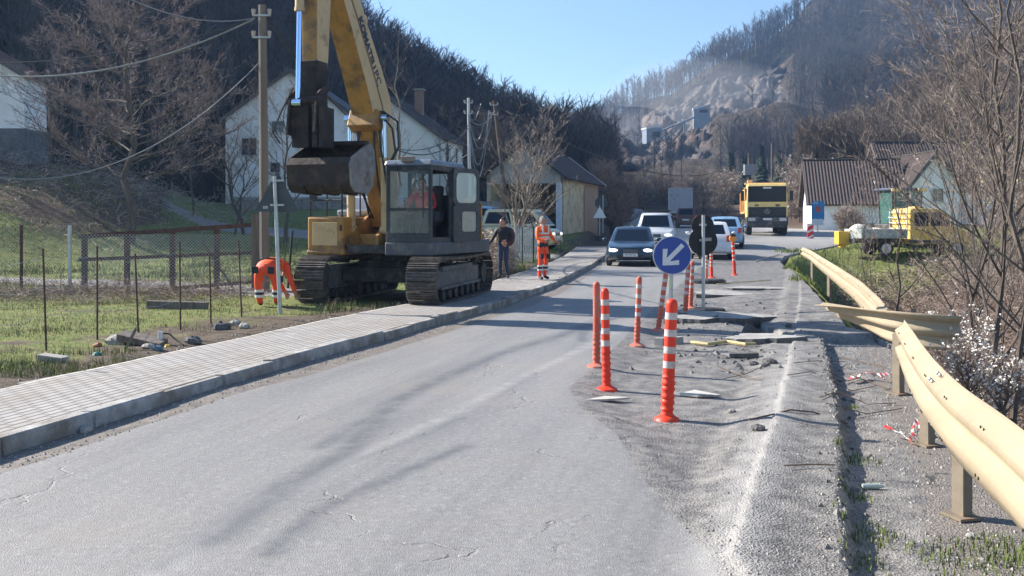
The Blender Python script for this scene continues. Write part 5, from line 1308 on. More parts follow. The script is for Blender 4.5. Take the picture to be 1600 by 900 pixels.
b = MB(); v = dp_(rrect(.275, dl - .095, 1.415, 1.835, .06), 0, 0.0); b.add(v + [p_ + (Mx.to_3x3() @ Vector((0, .01, 0))) for p_ in v], [tuple(range(16)), tuple(range(31, 15, -1))]); b.build("lower_pane", mat("dusty_pane", (.40, .38, .30), .5, var=.1), door)
b = MB(); b.tube([Mx @ Vector((.7, -.05, 1.9)), Mx @ Vector((.7, -.08, 2.1))], .014, 6); b.build("door_handle", black, door)
# ================================================================ vehicles
tyre = mat("tyre_rubber", (.022, .021, .02), .85, var=.3, scale=8, dirt=.35, dirtcol=(.14, .12, .10), dscale=6)
rim_m = mat("alloy_rim", (.38, .39, .40), .35, .7, var=.1)
cglass = mat("car_glass", (.008, .014, .026), .10, spec=.22)
headl_off = mat("headlight_off", (.42, .45, .47), .15, spec=.8)
headl = mat("headlight_glass", (.55, .58, .60), .12, spec=.8, emit=(1.0, .97, .9, .6))
plate_m = mat("number_plate", (.66, .66, .64), .5, var=.03)
redl = mat("tail_lamp_red", (.35, .02, .015), .2, spec=.8)
trimb = mat("black_trim", (.02, .02, .022), .5, var=.2)
def wheel(par, x, y, z, r, w_, s):
    b = MB(); b.tube([(x - w_ / 2, y, z), (x - w_ / 2 * .7, y, z), (x + w_ / 2 * .7, y, z), (x + w_ / 2, y, z)], [r * .93, r, r, r * .93], 22)
    o = b.build("wheel", tyre, par, smooth=True)
    c = MB(); xo = x + s * (w_ / 2 + .004); c.tube([(xo - s * .02, y, z), (xo, y, z)], r * .66, 18)
    for k in range(5): a = 2 * PI * k / 5; c.beam((xo + s * .006, y, z), (xo + s * .006, y + math.cos(a) * r * .6, z + math.sin(a) * r * .6), .012, r * .16, up=(1, 0, 0))
    c.build("rim", rim_m, o, bevel=0); return o
def rring(y, zb, zt, hb, ht, r=.09, z0=None):
    """rounded body section at y: bottom half width hb, top ht"""
    zm = zb + (zt - zb) * .55; P = []
    pts = [(-hb * .93, zb), (hb * .93, zb), (hb, zb + .08), (hb * 1.0, zm), (ht + (hb - ht) * .4, zt - r), (ht, zt - r * .25), (ht * .9, zt), (0, zt + .015), (-ht * .9, zt), (-ht, zt - r * .25), (-(ht + (hb - ht) * .4), zt - r), (-hb, zm), (-hb, zb + .08)]
    return [Vector((x, y, z)) for x, z in pts]
def car(label, cat, loc, rz, L, Wd, paint, hood, belt, roof, gh, name="parked_car", rear=False, plate="", wheel_r=.31, group=None, grille=True, rack=False):
    """hood: list of (t, z) along the length from the nose; gh: (base front, roof front, roof rear, base rear) as fractions of the length"""
    t = thing(name, label, cat, loc, rz, group); hw = Wd / 2; y0 = -L / 2
    rings = []
    for (f, z) in hood:
        y = y0 + f * L; k = 1 - .16 * max(0, 1 - f / .06) - .10 * max(0, 1 - (1 - f) / .06)
        rings.append(rring(y, .20 + .12 * max(0, 1 - f / .05) + .1 * max(0, 1 - (1 - f) / .05), z, hw * k, hw * k * .93))
    b = MB(); b.loft(rings); body = b.build("body", paint, t, smooth=True, angle=50)
    fb, rf, rr_, rb = [y0 + g * L for g in gh]; hb, ht = hw * .93, hw * .74
    b = MB()
    def gring(y0_, y1_, z, h, r=.0): return [Vector((-h, y1_, z)), Vector((-h, y0_ + .12, z)), Vector((-h * .86, y0_, z)), Vector((h * .86, y0_, z)), Vector((h, y0_ + .12, z)), Vector((h, y1_, z)), Vector((h * .8, y1_ + .03, z)), Vector((-h * .8, y1_ + .03, z))]
    zt = roof
    R0, R1, R2, R3 = gring(fb, rb, belt - .03, hb), gring(rf, rr_, zt - .07, ht), gring(rf + .10, rr_ - .08, zt - .01, ht * .92), gring(rf + .4, rr_ - .3, zt + .015, ht * .5)
    b.loft([R0, R1, R2, R3]); b.build("roof", paint, t, smooth=True, angle=40)
    def quad(a, c, d, e, off, nm, m_=cglass):
        a, c, d, e = map(Vector, (a, c, d, e)); n_ = (c - a).cross(e - a).normalized(); mid = (a + c + d + e) / 4
        if n_.dot(mid - Vector((0, (rf + rr_) / 2, (belt + roof) / 2))) < 0: n_ = -n_
        v = [p + n_ * off for p in (a, c, d, e)] + [p - n_ * .01 for p in (a, c, d, e)]
        q = MB(); q.add(v, [(0, 1, 2, 3), (4, 7, 6, 5), (0, 4, 5, 1), (1, 5, 6, 2), (2, 6, 7, 3), (3, 7, 4, 0)]); return q.build(nm, m_, t)
    def gl(i, j, u, v): return R0[i].lerp(R0[j], u).lerp(R1[i].lerp(R1[j], u), v)
    quad(gl(2, 3, .03, .10), gl(2, 3, .97, .10), gl(2, 3, .97, .93), gl(2, 3, .03, .93), .006, "windscreen")
    quad(gl(6, 7, .03, .14), gl(6, 7, .97, .14), gl(6, 7, .97, .9), gl(6, 7, .03, .9), .006, "rear_window")
    for (i, j) in ((4, 5), (1, 0)):
        quad(gl(i, j, .04, .14), gl(i, j, .46, .14), gl(i, j, .46, .92), gl(i, j, .04, .92), .006, "side_window")
        quad(gl(i, j, .50, .14), gl(i, j, .95, .14), gl(i, j, .93, .92), gl(i, j, .50, .92), .006, "side_window")
    ax = (y0 + .185 * L, y0 + .80 * L)
    for y in ax:
        for s in (-1, 1):
            b = MB(); b.tube([(s * (hw - .16), y, wheel_r + .03), (s * (hw + .003), y, wheel_r + .03)], wheel_r + .065, 20); b.build("wheel_arch", trimb, t)
            wheel(t, s * (hw - .085), y, wheel_r, wheel_r, .2, s)
    nose = -L / 2; zf = hood[1][1]
    for s in (-1, 1):
        b = MB(); b.ball((s * hw * .68, nose + .06, zf - .10), (hw * .20, .09, .075), 12, 8); b.build("headlight", headl, t, smooth=True)
        b = MB(); b.ball((s * (hw + .11), fb + .35, belt + .05), (.11, .06, .075), 10, 6); b.beam((s * (hw * .93), fb + .38, belt + .01), (s * (hw + .08), fb + .36, belt + .03), .04, .03); b.build("wing_mirror", paint if not rack else trimb, t, smooth=True)
        b = MB(); b.box((s * hw * .82, L / 2 - .03, belt - .14), (.16, .10, .26)); b.build("tail_lamp", redl, t, bevel=.02)
    b = MB(); b.box((0, nose + .02, zf - .12), (hw * .62, .07, .14)); gr = b.build("grille", trimb, t, bevel=.01)
    b = MB()
    for k in range(4): b.box((0, nose - .017, zf - .165 + k * .03), (hw * .58, .006, .006))
    b.build("grille_bar", rim_m, gr)
    b = MB(); b.box((0, nose + .03, .34), (hw * 1.1, .10, .13)); b.build("lower_intake", trimb, t, bevel=.02)
    for (yy, sg, zz) in ((nose - .022, 1, zf - .26), (L / 2 + .02, -1, .62)):
        b = MB(); b.box((0, yy + .01 * sg, zz), (.52, .02, .115)); p_ = b.build("number_plate", plate_m, t, bevel=.004)
        if plate and sg == 1: textmesh(plate, .09, ink, p_, Matrix.Translation((0, yy - .002, zz)) @ Matrix.Rotation(rad(90), 4, 'X'))
    b = MB(); b.box((0, L / 2 - .02, .40), (hw * 1.5, .12, .16)); b.build("rear_bumper", trimb if rack else paint, t, bevel=.03)
    if rack:
        b = MB(); b.box((0, (rf + rr_) / 2, zt + .10), (ht * 1.9, (rr_ - rf) * .8, .09)); b.build("roof_rack", trimb, t, bevel=.02)
    return t
def gp(x, y): return (x, y, road_z(x, y) if y > 3 else 0)
pb = mat("paint_dark_blue", (.012, .028, .05), .25, coat=.6, var=.1, scale=2, dirt=.2, dirtcol=(.10, .10, .10), dscale=2)
pw = mat("paint_silver_white", (.50, .53, .56), .3, coat=.5, var=.05, scale=2, dirt=.2, dirtcol=(.3, .28, .25))
pw2 = mat("paint_white", (.62, .64, .66), .3, coat=.5, var=.04, dirt=.15, dirtcol=(.35, .32, .29))
pk2 = mat("paint_brown_red", (.07, .035, .03), .3, coat=.5, var=.1, dirt=.2)
plb = mat("paint_pale_blue", (.20, .34, .52), .3, coat=.4, var=.05, dirt=.15)
pcr = mat("paint_cream_yellow", (.55, .52, .34), .35, coat=.3, var=.05, dirt=.2)
SED = [(0, .52), (.012, .66), (.06, .72), (.26, .86), (.32, .90), (.80, .93), (.96, .90), (.99, .80), (1, .55)]
SUV = [(0, .60), (.012, .82), (.05, .92), (.22, 1.04), (.28, 1.06), (.9, 1.08), (.975, 1.05), (.995, .9), (1, .6)]
HAT = [(0, .52), (.012, .68), (.06, .78), (.22, .92), (.3, .96), (.85, 1.0), (.965, 1.0), (.99, .9), (1, .6)]
car("dark blue saloon with lit headlamps coming towards the camera", "car", gp(4.62, 36.8), rad(-9), 4.55, 1.78, pb, SED, .88, 1.40, (.27, .43, .74, .93), name="saloon_car", plate="PZ 437 AJ")
car("silver white van-like car with black roof rack, behind the dark blue saloon", "car", gp(7.0, 46.5), rad(-11), 4.5, 1.84, pw, SUV, 1.06, 1.76, (.20, .31, .93, .98), name="family_van", rack=True, wheel_r=.33)
car("white hatchback driving away, partly hidden by the black backs of the round signs", "car", gp(8.55, 41.3), rad(180 - 12), 4.1, 1.76, pw2, HAT, .98, 1.52, (.22, .38, .88, .975), name="hatchback_car")
car("pale blue car just ahead of the white hatchback", "car", gp(10.9, 49), rad(180 - 14), 4.2, 1.76, plb, HAT, .98, 1.50, (.22, .38, .86, .975), name="compact_car")
car("small dark brown car with pale roof, driving away behind the box trailer", "car", gp(14.6, 80), rad(180 - 14), 3.9, 1.72, pk2, HAT, .98, 1.62, (.2, .34, .9, .98), name="small_car")
x_, y_ = W(751, 345, 46)[0], 47; car("light blue estate car parked left of the pale pole", "car", (x_, y_, Z(x_, y_) + .02), rad(76), 4.4, 1.72, plb, HAT, .98, 1.46, (.22, .36, .90, .98), name="estate_car")
x_, y_ = W(815, 345, 44)[0], 45; car("pale yellow van parked behind the picket fence", "van", (x_, y_, Z(x_, y_) - .02), rad(70), 3.6, 1.7, pcr, SUV, 1.12, 1.85, (.10, .26, .93, .98), name="parked_van")
# box lorry trailer seen from behind
b0 = W(1064, 345, 100); t = thing("box_lorry", "grey box lorry seen from behind, beyond the silver white van", "lorry", (b0.x, 100, zr(100)), rad(-10))
b = MB(); b.box((0, 0, 1.95), (2.4, 5.5, 2.5)); b.build("cargo_box", mat("lorry_box_grey", (.40, .42, .44), .6, var=.1, dirt=.3), t, bevel=.03)
b = MB(); b.box((-1.21, -2.72, 1.95), (.10, .10, 2.5)); b.box((0, -2.77, 3.17), (2.4, .06, .08)); b.box((0, -2.8, .72), (2.4, .1, .14)); b.build("frame", mat("lorry_frame_white", (.55, .55, .55), .5), t)
for s in (-1, 1): wheel(t, s * 1.0, -1.6, .42, .42, .28, s); wheel(t, s * 1.0, 3.2, .42, .42, .28, s)
b = MB(); b.box((0, 3.9, 1.5), (2.2, 1.7, 2.2)); b.build("cab", pw2, t, bevel=.08)
# ---------------------------------------------------------------- dump truck
ty = mat("truck_yellow", (.88, .62, .22), .45, var=.08, scale=2, dirt=.3, dirtcol=(.36, .27, .16), dscale=1.4)
to = mat("dump_body_orange", (.70, .42, .17), .55, var=.1, scale=2, dirt=.45, dirtcol=(.34, .22, .12), dscale=1.4)
tg = mat("truck_grey_plastic", (.035, .038, .042), .6, var=.15, scale=3, dirt=.5, dirtcol=(.18, .16, .14), dscale=2)
b0 = W(1199, 365, 59.5); t = thing("dump_truck", "yellow four axle dump truck with black windscreen band facing the camera", "truck", (b0.x, 59.8, zr(59) + .03), rad(-11))
b = MB(); rings = [[Vector((-1.22, y, z0)), Vector((1.22, y, z0)), Vector((1.22 * k, y, zm)), Vector((1.16 * k, y, z1)), Vector((-1.16 * k, y, z1)), Vector((-1.22 * k, y, zm))] for (y, z0, zm, z1, k) in ((-.95, 1.05, 2.3, 2.95, .985), (-.80, 1.0, 2.35, 3.18, 1), (.95, 1.0, 2.4, 3.22, 1), (1.0, 1.0, 2.4, 3.15, .98))]
b.loft(rings); cabt = b.build("cab", ty, t, bevel=.05)
b = MB(); b.box((0, -.92, 2.52), (2.3, .12, .98)); b.build("windscreen", cglass, t, bevel=.05)
b = MB(); b.box((0, -.97, 1.42), (2.25, .08, .60)); g = b.build("grille", trimb, t, bevel=.02)
b = MB(); b.tube([(0, -1.03, 1.45), (0, -1.02, 1.45)], .16, 20)
em = MB()
for k in range(24):
    a0, a1 = 2 * PI * k / 24, 2 * PI * (k + 1) / 24; em.beam((.14 * math.cos(a0), -1.02, 1.45 + .14 * math.sin(a0)), (.14 * math.cos(a1), -1.02, 1.45 + .14 * math.sin(a1)), .02, .02)
for a in (90, 210, 330): em.beam((0, -1.02, 1.45), (.14 * math.cos(rad(a)), -1.02, 1.45 + .14 * math.sin(rad(a))), .02, .02)
em.build("star_emblem", rim_m, g)
for k in range(3): b = MB(); b.box((0, -1.012, 1.3 + .1 * k), (1.9, .006, .012)); b.build("grille_bar", tg, g)
b = MB(); b.box((0, -1.0, .86), (2.46, .34, .52)); b.box((0, -.98, .55), (2.1, .28, .2)); bu = b.build("bumper", tg, t, bevel=.05)
for s in (-1, 1):
    b = MB(); b.box((s * .92, -1.175, .96), (.42, .03, .2)); b.build("headlight", headl_off, bu, bevel=.01)
    b = MB(); b.prism([(-.2, 0), (.2, 0), (-s * .2, .26)], .05, Matrix.Translation((s * 1.0, -.975, 1.22))); b.build("corner_panel", ty, t)
    b = MB(); b.box((s * 1.46, -.72, 2.42), (.2, .12, .62)); b.tube([(s * 1.2, -.8, 2.85), (s * 1.46, -.75, 2.8)], .02, 6); b.tube([(s * 1.2, -.8, 2.15), (s * 1.46, -.75, 2.12)], .02, 6); b.build("wing_mirror", trimb, t, bevel=.02)
    b = MB(); b.box((s * 1.225, 0, 2.5), (.02, 1.1, .7)); b.build("side_window", cglass, t)
    textmesh("MM", .16, tg, t, Matrix.Translation((s * .62, -.982, 1.83)) @ Matrix.Rotation(rad(90), 4, 'X'), bold=.006)
textmesh("MM", .14, plate_m, t, Matrix.Translation((.55, -.975, 2.88)) @ Matrix.Rotation(rad(90), 4, 'X'), bold=.004)
b = MB(); b.box((0, -1.19, .98), (.52, .02, .13)); b.build("number_plate", plate_m, t)
b = MB(); b.box((0, -.99, 2.9), (.5, .02, .10)); b.build("sun_sticker", plate_m, t)
b = MB(); b.tube([(-1.05, 1.15, 1.0), (-1.05, 1.15, 3.3)], .09, 10); b.build("exhaust_stack", tg, t, smooth=True)
b = MB(); b.loft([[Vector((-1.25, 1.4, 1.35)), Vector((1.25, 1.4, 1.35)), Vector((1.25, 1.4, 3.0)), Vector((-1.25, 1.4, 3.0))], [Vector((-1.25, 7.8, 1.35)), Vector((1.25, 7.8, 1.35)), Vector((1.25, 7.8, 2.8)), Vector((-1.25, 7.8, 2.8))]]); b.build("dump_body", to, t, bevel=.04)
b = MB(); b.box((0, 1.0, 3.22), (2.5, 1.1, .10)); b.box((-.95, .9, 3.3), (.3, .5, .3)); b.build("body_canopy", to, t, bevel=.02)
for k in range(6): 
    for s in (-1, 1): b = MB(); b.box((s * 1.27, 1.9 + k * 1.1, 2.1), (.05, .12, 1.3)); b.build("side_rib", to, t)
b = MB(); b.box((0, 3.4, .95), (.9, 8.2, .3)); b.build("chassis", tg, t)
for y in (-.05, 1.75, 4.9, 6.3):
    for s in (-1, 1):
        wheel(t, s * 1.05, y, .5, .5, .34, s); b = MB(); b.box((s * 1.06, y, 1.08), (.40, 1.15, .05)); b.build("mudguard", tg, t)
# ---------------------------------------------------------------- yellow double cab flatbed, facing right
py_ = mat("pickup_yellow", (.72, .48, .13), .4, coat=.2, var=.05, dirt=.25, dirtcol=(.34, .27, .16))
grb = mat("dropside_grey", (.33, .38, .37), .5, var=.08, dirt=.3)
b0 = W(1405, 388, 44); t = thing("flatbed_pickup", "yellow double cab flatbed pickup with grey dropsides parked on the terrace", "pickup truck", (b0.x + .55, 44.6, Z(b0.x, 44.6) + .03), rad(90 + 3))
prof = [(-2.75, .55), (-2.75, 1.0), (-2.55, 1.12), (-1.95, 1.28), (-1.35, 2.02), (-1.15, 2.14), (.1, 2.18), (.25, 2.1), (.25, .55)]
b = MB(); b.prism([(p[0], p[1]) for p in prof], 1.9, Matrix.Rotation(rad(90), 4, 'Z')); b.build("cab", py_, t, bevel=.06)
for s in (-1, 1):
    for (a, c, nm) in (((-1.62, -.72), (1.36, 1.98), "side_window"), ((-.60, .05), (1.36, 1.98), "side_window")):
        b = MB(); x = s * .955
        pts = [(a[0] + (.0), c[0]), (a[1], c[0]), (a[1], c[1]), (a[0] + (.42 if nm and a[0] < -1 else 0), c[1])]
        b.prism(pts, .02, Matrix.Translation((x, 0, 0)) @ Matrix.Rotation(rad(90), 4, 'Z')); b.build(nm, cglass, t)
    for (y, w_) in ((-1.15, 1.0), (-.28, .72)):
        b = MB(); b.box((s * .955, y, .98), (.012, w_ * .98, .62)); d_ = b.build("door", py_, t, bevel=.01); c = MB(); c.box((s * .968, y + w_ * .32, 1.22), (.02, .14, .035)); c.build("handle", trimb, d_)
    b = MB(); b.box((s * .965, -.65, .66), (.03, 1.9, .13)); b.build("sill_trim", tg, t)
    b = MB(); b.box((s * 1.08, -1.65, 1.45), (.1, .12, .24)); b.build("wing_mirror", trimb, t, bevel=.02)
    b = MB(); b.box((s * .72, -2.76, .88), (.3, .05, .2)); b.build("headlight", headl_off, t, bevel=.02)
    for y in (-1.95, 1.35): wheel(t, s * .84, y, .34, .34, .22, s)
textmesh("ZENI", .17, trimb, t, Matrix(((0, 0, 1, .972), (1, 0, 0, -1.25), (0, 1, 0, 1.05), (0, 0, 0, 1))), bold=.004)
b = MB(); b.box((0, -1.62, 1.7), (1.55, .03, .6), M=Matrix.Rotation(-.68, 3, 'X')); b.build("windscreen", cglass, t)
b = MB(); b.box((0, -.4, 2.21), (.7, .25, .10)); b.build("roof_light_bar", to, t)
b = MB()
for s in (-1, 1): b.box((s * .98, 1.45, 1.03), (.04, 2.1, .38))
b.box((0, 2.5, 1.03), (1.96, .04, .38)); b.box((0, 1.45, .84), (1.96, 2.14, .08)); b.build("dropside_bed", grb, t, bevel=.01)
b = MB(); b.box((0, 1.2, .68), (.7, 2.7, .2)); b.build("chassis", tg, t)
b = MB()
for k in range(4): b.tube([(-.9, .36, 1.25 + .25 * k), (.9, .36, 1.25 + .25 * k)], .02, 6)
for s in (-.9, 0, .9): b.tube([(s, .36, .9), (s, .36, 2.2)], .025, 6)
b.build("headboard_rack", mat("rack_white", (.6, .6, .58), .5), t)
def world_of(t, p): return Matrix.Translation(t.location) @ Matrix.Rotation(t.rotation_euler.z, 4, 'Z') @ Vector(p)
rg = random.Random(4)
for k, (p, r, lab, mm, nm) in enumerate((((.2, 2.1, 1.15), (.5, .45, .30), "large pale sack heaped at the tail of the flatbed", mat("sack_white", (.6, .58, .52), .9, var=.1, bump=.6), "sack"),
        ((.3, 1.3, 1.05), (.4, .5, .24), "dirty white bundle in the middle of the flatbed", mat("bundle_white", (.55, .5, .45), .9, var=.2, bump=.6), "bundle"), ((.45, 1.65, 1.0), (.22, .3, .17), "dark red bundle lying on the flatbed", mat("bundle_red", (.25, .08, .06), .8), "bundle"), ((-.4, 1.7, 1.0), (.2, .2, .2), "small grey drum on the flatbed", grb, "drum"))):
    b = MB(); b.ball((0, 0, 0), r, 12, 8, jit=.08, rg=rg); tag(b.build(nm, mm, smooth=True, loc=world_of(t, p)), lab, nm)
bx_ = MB(); bx_.box((0, 0, 0), (.56, .5, .62)); bx_.box((-.0, 0, -.38), (.3, .3, .14)); o = bx_.build("yellow_box", mat("box_yellow", (.70, .42, .05), .5, var=.05, dirt=.2), bevel=.03, loc=world_of(t, (.55, 2.80, .80))); o.rotation_euler.z = .12; tag(o, "bright yellow box at the rear of the flatbed pickup", "box")
# wheel loader behind it, with green glass and yellow roof edge
b0 = W(1410, 385, 49.5); t = thing("wheel_loader", "machine with green tinted glass cab and yellow roof lamps behind the pickup", "loader", (b0.x, 49.8, Z(b0.x, 49.8)), rad(8))
gg = mat("green_glass", (.08, .20, .17), .1, alpha=.6, spec=.8)
b = MB(); b.box((0, 0, .9), (2.0, 2.6, .6)); b.build("body", tg, t, bevel=.06)
b = MB(); b.box((0, 0, 2.08), (1.5, 1.3, 1.75), taper=1.08); b.build("cab_glass", gg, t, bevel=.03)
for (x, y) in ((-.78, -.66), (.78, -.66), (-.78, .66), (.78, .66), (.05, -.68)): b = MB(); b.beam((x * .96, y * .96, 1.2), (x * 1.04, y * 1.04, 2.9), .06, .06); b.build("cab_pillar", trimb, t)
b = MB(); b.box((0, 0, 2.98), (2.0, 1.7, .12)); b.build("cab_roof", mat("roof_blue", (.07, .09, .14), .5), t, bevel=.03)
for s in (-1, 1): b = MB(); b.box((s * .72, -.88, 2.93), (.5, .1, .16)); b.build("roof_lamp", ty, t, bevel=.02)
for s in (-1, 1):
    for y in (-1.1, 1.2): wheel(t, s * .95, y, .62, .62, .45, s)
# ================================================================ people
skin = mat("skin", (.42, .24, .17), .6, var=.08, scale=20)
hair = mat("hair_dark", (.03, .025, .022), .8, var=.3)
hair_g = mat("hair_grey", (.20, .19, .18), .8, var=.3)
org = mat("hi_vis_orange", (.95, .13, .015), .6, var=.06, scale=8, bump=.3, bscale=25)
org_r = mat("hi_vis_red_orange", (.80, .075, .02), .65, var=.1, scale=8, bump=.4, bscale=20)
refl = mat("reflective_band", (.62, .63, .60), .35, var=.06)
navy = mat("navy_cloth", (.018, .022, .035), .8, var=.2, bump=.3)
jean = mat("blue_jeans", (.025, .04, .08), .85, var=.2, bump=.3)
blk = mat("black_jacket", (.014, .014, .016), .7, var=.3, bump=.3)
redj = mat("red_jacket", (.55, .03, .03), .7, var=.1, bump=.3)
shoe = mat("dark_shoe", (.03, .026, .022), .7)
def person(label, loc, rz, J, mats, bonemat, overrides=None, face_dir=(0, -1, 0), head_r=.105, hairm=None, cap=False, loc_empty=None):
    """J: joint name -> ((x,y,z), radius); one skinned surface over torso and limbs, plus head and five-fingered hands in the same mesh"""
    E = [("pelvis", "waist"), ("waist", "chest"), ("chest", "neck"), ("neck", "skull")]
    for s in "lr": E += [("chest", "sho" + s), ("sho" + s, "elb" + s), ("elb" + s, "wri" + s), ("wri" + s, "palm" + s), ("pelvis", "hip" + s), ("hip" + s, "kne" + s), ("kne" + s, "ank" + s), ("ank" + s, "toe" + s)]
    names = list(J); idx = {n_: i for i, n_ in enumerate(names)}
    vs = [Vector(J[n_][0]) for n_ in names]; rs = [J[n_][1] for n_ in names]
    es = [(idx[a], idx[c]) for a, c in E if a in idx and c in idx]
    me = bpy.data.meshes.new("sk"); me.from_pydata(vs, es, []); ob = bpy.data.objects.new("sk", me); S.collection.objects.link(ob)
    md = ob.modifiers.new("s", 'SKIN'); md.use_smooth_shade = True
    for i, d_ in enumerate(me.skin_vertices[0].data): r = rs[i]; d_.radius = r if isinstance(r, tuple) else (r, r); d_.use_root = (names[i] == "pelvis")
    sb = ob.modifiers.new("u", 'SUBSURF'); sb.levels = 2; sb.render_levels = 2
    bm2 = bpy.data.meshes.new_from_object(ob.evaluated_get(bpy.context.evaluated_depsgraph_get())); bpy.data.objects.remove(ob)
    V = [v.co.copy() for v in bm2.vertices]; Fc = [tuple(p.vertices) for p in bm2.polygons]; MI = []
    segs = [(names[a], names[c], vs[a], vs[c]) for a, c in es]
    for f in Fc:
        c = sum((V[i] for i in f), Vector()) / len(f); best = 9e9; bn = None
        for (a, b_, p, q) in segs:
            dq = q - p; tt = max(0, min(1, (c - p).dot(dq) / max(1e-9, dq.length_squared))); dd = (c - p - dq * tt).length
            if dd < best: best = dd; bn = (b_, tt)
        mi = bonemat.get(bn[0].rstrip("lr") if bn[0] not in ("skull",) and bn[0][-1] in "lr" and len(bn[0]) in (4, 5) else bn[0], 0)
        if overrides: mi = overrides(c, bn, mi)
        MI.append(mi)
    mb = MB(); mb.v = [tuple(v) for v in V]; mb.f = Fc; mb.mi = MI
    sm = mats.index(skin)
    # head with nose, brow, ears
    hc = Vector(J["skull"][0]); fd = Vector(face_dir).normalized(); side = fd.cross(Vector((0, 0, 1))).normalized() if abs(fd.z) < .95 else Vector((1, 0, 0)); upv = side.cross(fd).normalized()
    def hp(a, b_, c): return hc + side * a + fd * b_ + upv * c
    n_, m_ = 14, 10; o = len(mb.v)
    for i in range(m_ + 1):
        th = PI * i / m_
        for k in range(n_):
            ph = 2 * PI * k / n_; a, b_, c = math.sin(th) * math.cos(ph), math.sin(th) * math.sin(ph), math.cos(th)
            w_ = 1 - .28 * max(0, -c) ** 1.2; bb = b_ * (.098 if b_ > 0 else .10); 
            if b_ > .75 and -.35 < c < .15: bb += .016 * (1 - abs(a) * 4 if abs(a) < .25 else -.4)
            if b_ > .6 and -.75 < c < -.5: bb += .008
            mb.v.append(tuple(hp(a * .078 * w_, bb * w_, c * .125)))
    for i in range(m_):
        for k in range(n_): k2 = (k + 1) % n_; mb.f.append((o + i * n_ + k, o + (i + 1) * n_ + k, o + (i + 1) * n_ + k2, o + i * n_ + k2)); mb.mi.append(sm)
    for s in (-1, 1): mb.ball(tuple(hp(s * .08, 0, -.005)), (.014, .02, .03), 6, 5, mi=sm)
    mb.ball(tuple(hp(0, .108, -.012)), (.014, .018, .022), 6, 5, mi=sm)
    # hands
    for s in "lr":
        if "palm" + s not in J: continue
        w0, p0 = Vector(J["wri" + s][0]), Vector(J["palm" + s][0]); d_ = (p0 - w0).normalized(); sd = d_.cross(Vector((0, 1, .2))).normalized(); nn = d_.cross(sd)
        for k in range(4):
            b0_ = p0 + sd * (k - 1.5) * .021; L_ = (.07, .08, .074, .058)[k]
            mb.tube([b0_ - d_ * .02, b0_ + d_ * L_ * .55 + nn * .008, b0_ + d_ * L_ * .95 + nn * .03], [.0105, .0095, .007], 6, mi=sm)
        mb.tube([p0 - d_ * .03 + sd * .03, p0 - d_ * .002 + sd * .058 + nn * .01, p0 + d_ * .025 + sd * .06 + nn * .025], [.012, .011, .008], 6, mi=sm)
    t = bpy.data.objects.new("person", None)
    me2 = bpy.data.meshes.new("body"); me2.from_pydata(mb.v, [], mb.f); me2.update()
    for q in mats: me2.materials.append(q)
    me2.polygons.foreach_set("material_index", mb.mi); me2.shade_smooth()
    t.location = loc; t.rotation_euler.z = rz; S.collection.objects.link(t); tag(t, label, "person")
    bo = bpy.data.objects.new("body", me2); S.collection.objects.link(bo); bo.parent = t
    # eyes and mouth
    b = MB()
    for s in (-1, 1): b.ball(tuple(hp(s * .03, .083, .012)), .011, 8, 6)
    b.build("eyes", mat("eye_dark", (.03, .02, .02), .2), bo)
    b = MB(); b.ball(tuple(hp(0, .088, -.058)), (.022, .008, .006), 8, 4); b.build("mouth", mat("lip", (.25, .10, .09), .6), bo)
    if hairm:
        b = MB(); o = 0
        for i in range(7):
            th = PI * .62 * i / 6
            for k in range(14):
                ph = 2 * PI * k / 14; a, b_, c = math.sin(th) * math.cos(ph), math.sin(th) * math.sin(ph), math.cos(th)
                cc = c if b_ < .2 else max(c, .38 + .12 * (b_ > .5)); b.v.append(tuple(hp(a * .087, b_ * .108 - .004, cc * .137)))
        for i in range(6):
            for k in range(14): k2 = (k + 1) % 14; b.f.append((i * 14 + k, (i + 1) * 14 + k, (i + 1) * 14 + k2, i * 14 + k2)); b.mi.append(0)
        b.build("hair", hairm, bo, smooth=True)
    return t, bo, hp
def stand(h=1.7, lean=0, arms=None, legs=.09, r=1.0):
    k = h / 1.75
    J = {"pelvis": ((0, 0, .95), (.14, .115)), "waist": ((0, 0, 1.10), (.135, .11)), "chest": ((0, .01, 1.34), (.155, .12)), "neck": ((0, .01, 1.50), .058), "skull": ((0, -.02, 1.63), .06),
         "hipl": ((.09, 0, .88), .095), "hipr": ((-.09, 0, .88), .095), "knel": ((.10, -.02, .49), .062), "kner": ((-.10, -.02, .49), .062), "ankl": ((legs + .02, .03, .09), .048), "ankr": ((-legs - .02, .03, .09), .048), "toel": ((legs + .04, -.14, .04), .04), "toer": ((-legs - .04, -.14, .04), .04),
         "shol": ((.18, .01, 1.42), .065), "shor": ((-.18, .01, 1.42), .065), "elbl": ((.25, .02, 1.14), .048), "elbr": ((-.25, .02, 1.14), .048), "wril": ((.25, -.06, .90), .033), "wrir": ((-.25, -.06, .90), .033), "palml": ((.25, -.08, .82), .035), "palmr": ((-.25, -.08, .82), .035)}
    if arms: J.update(arms)
    return {n_: (tuple(c * k for c in p), (tuple(x * k * r for x in q) if isinstance(q, tuple) else q * k * r)) for n_, (p, q) in J.items()}
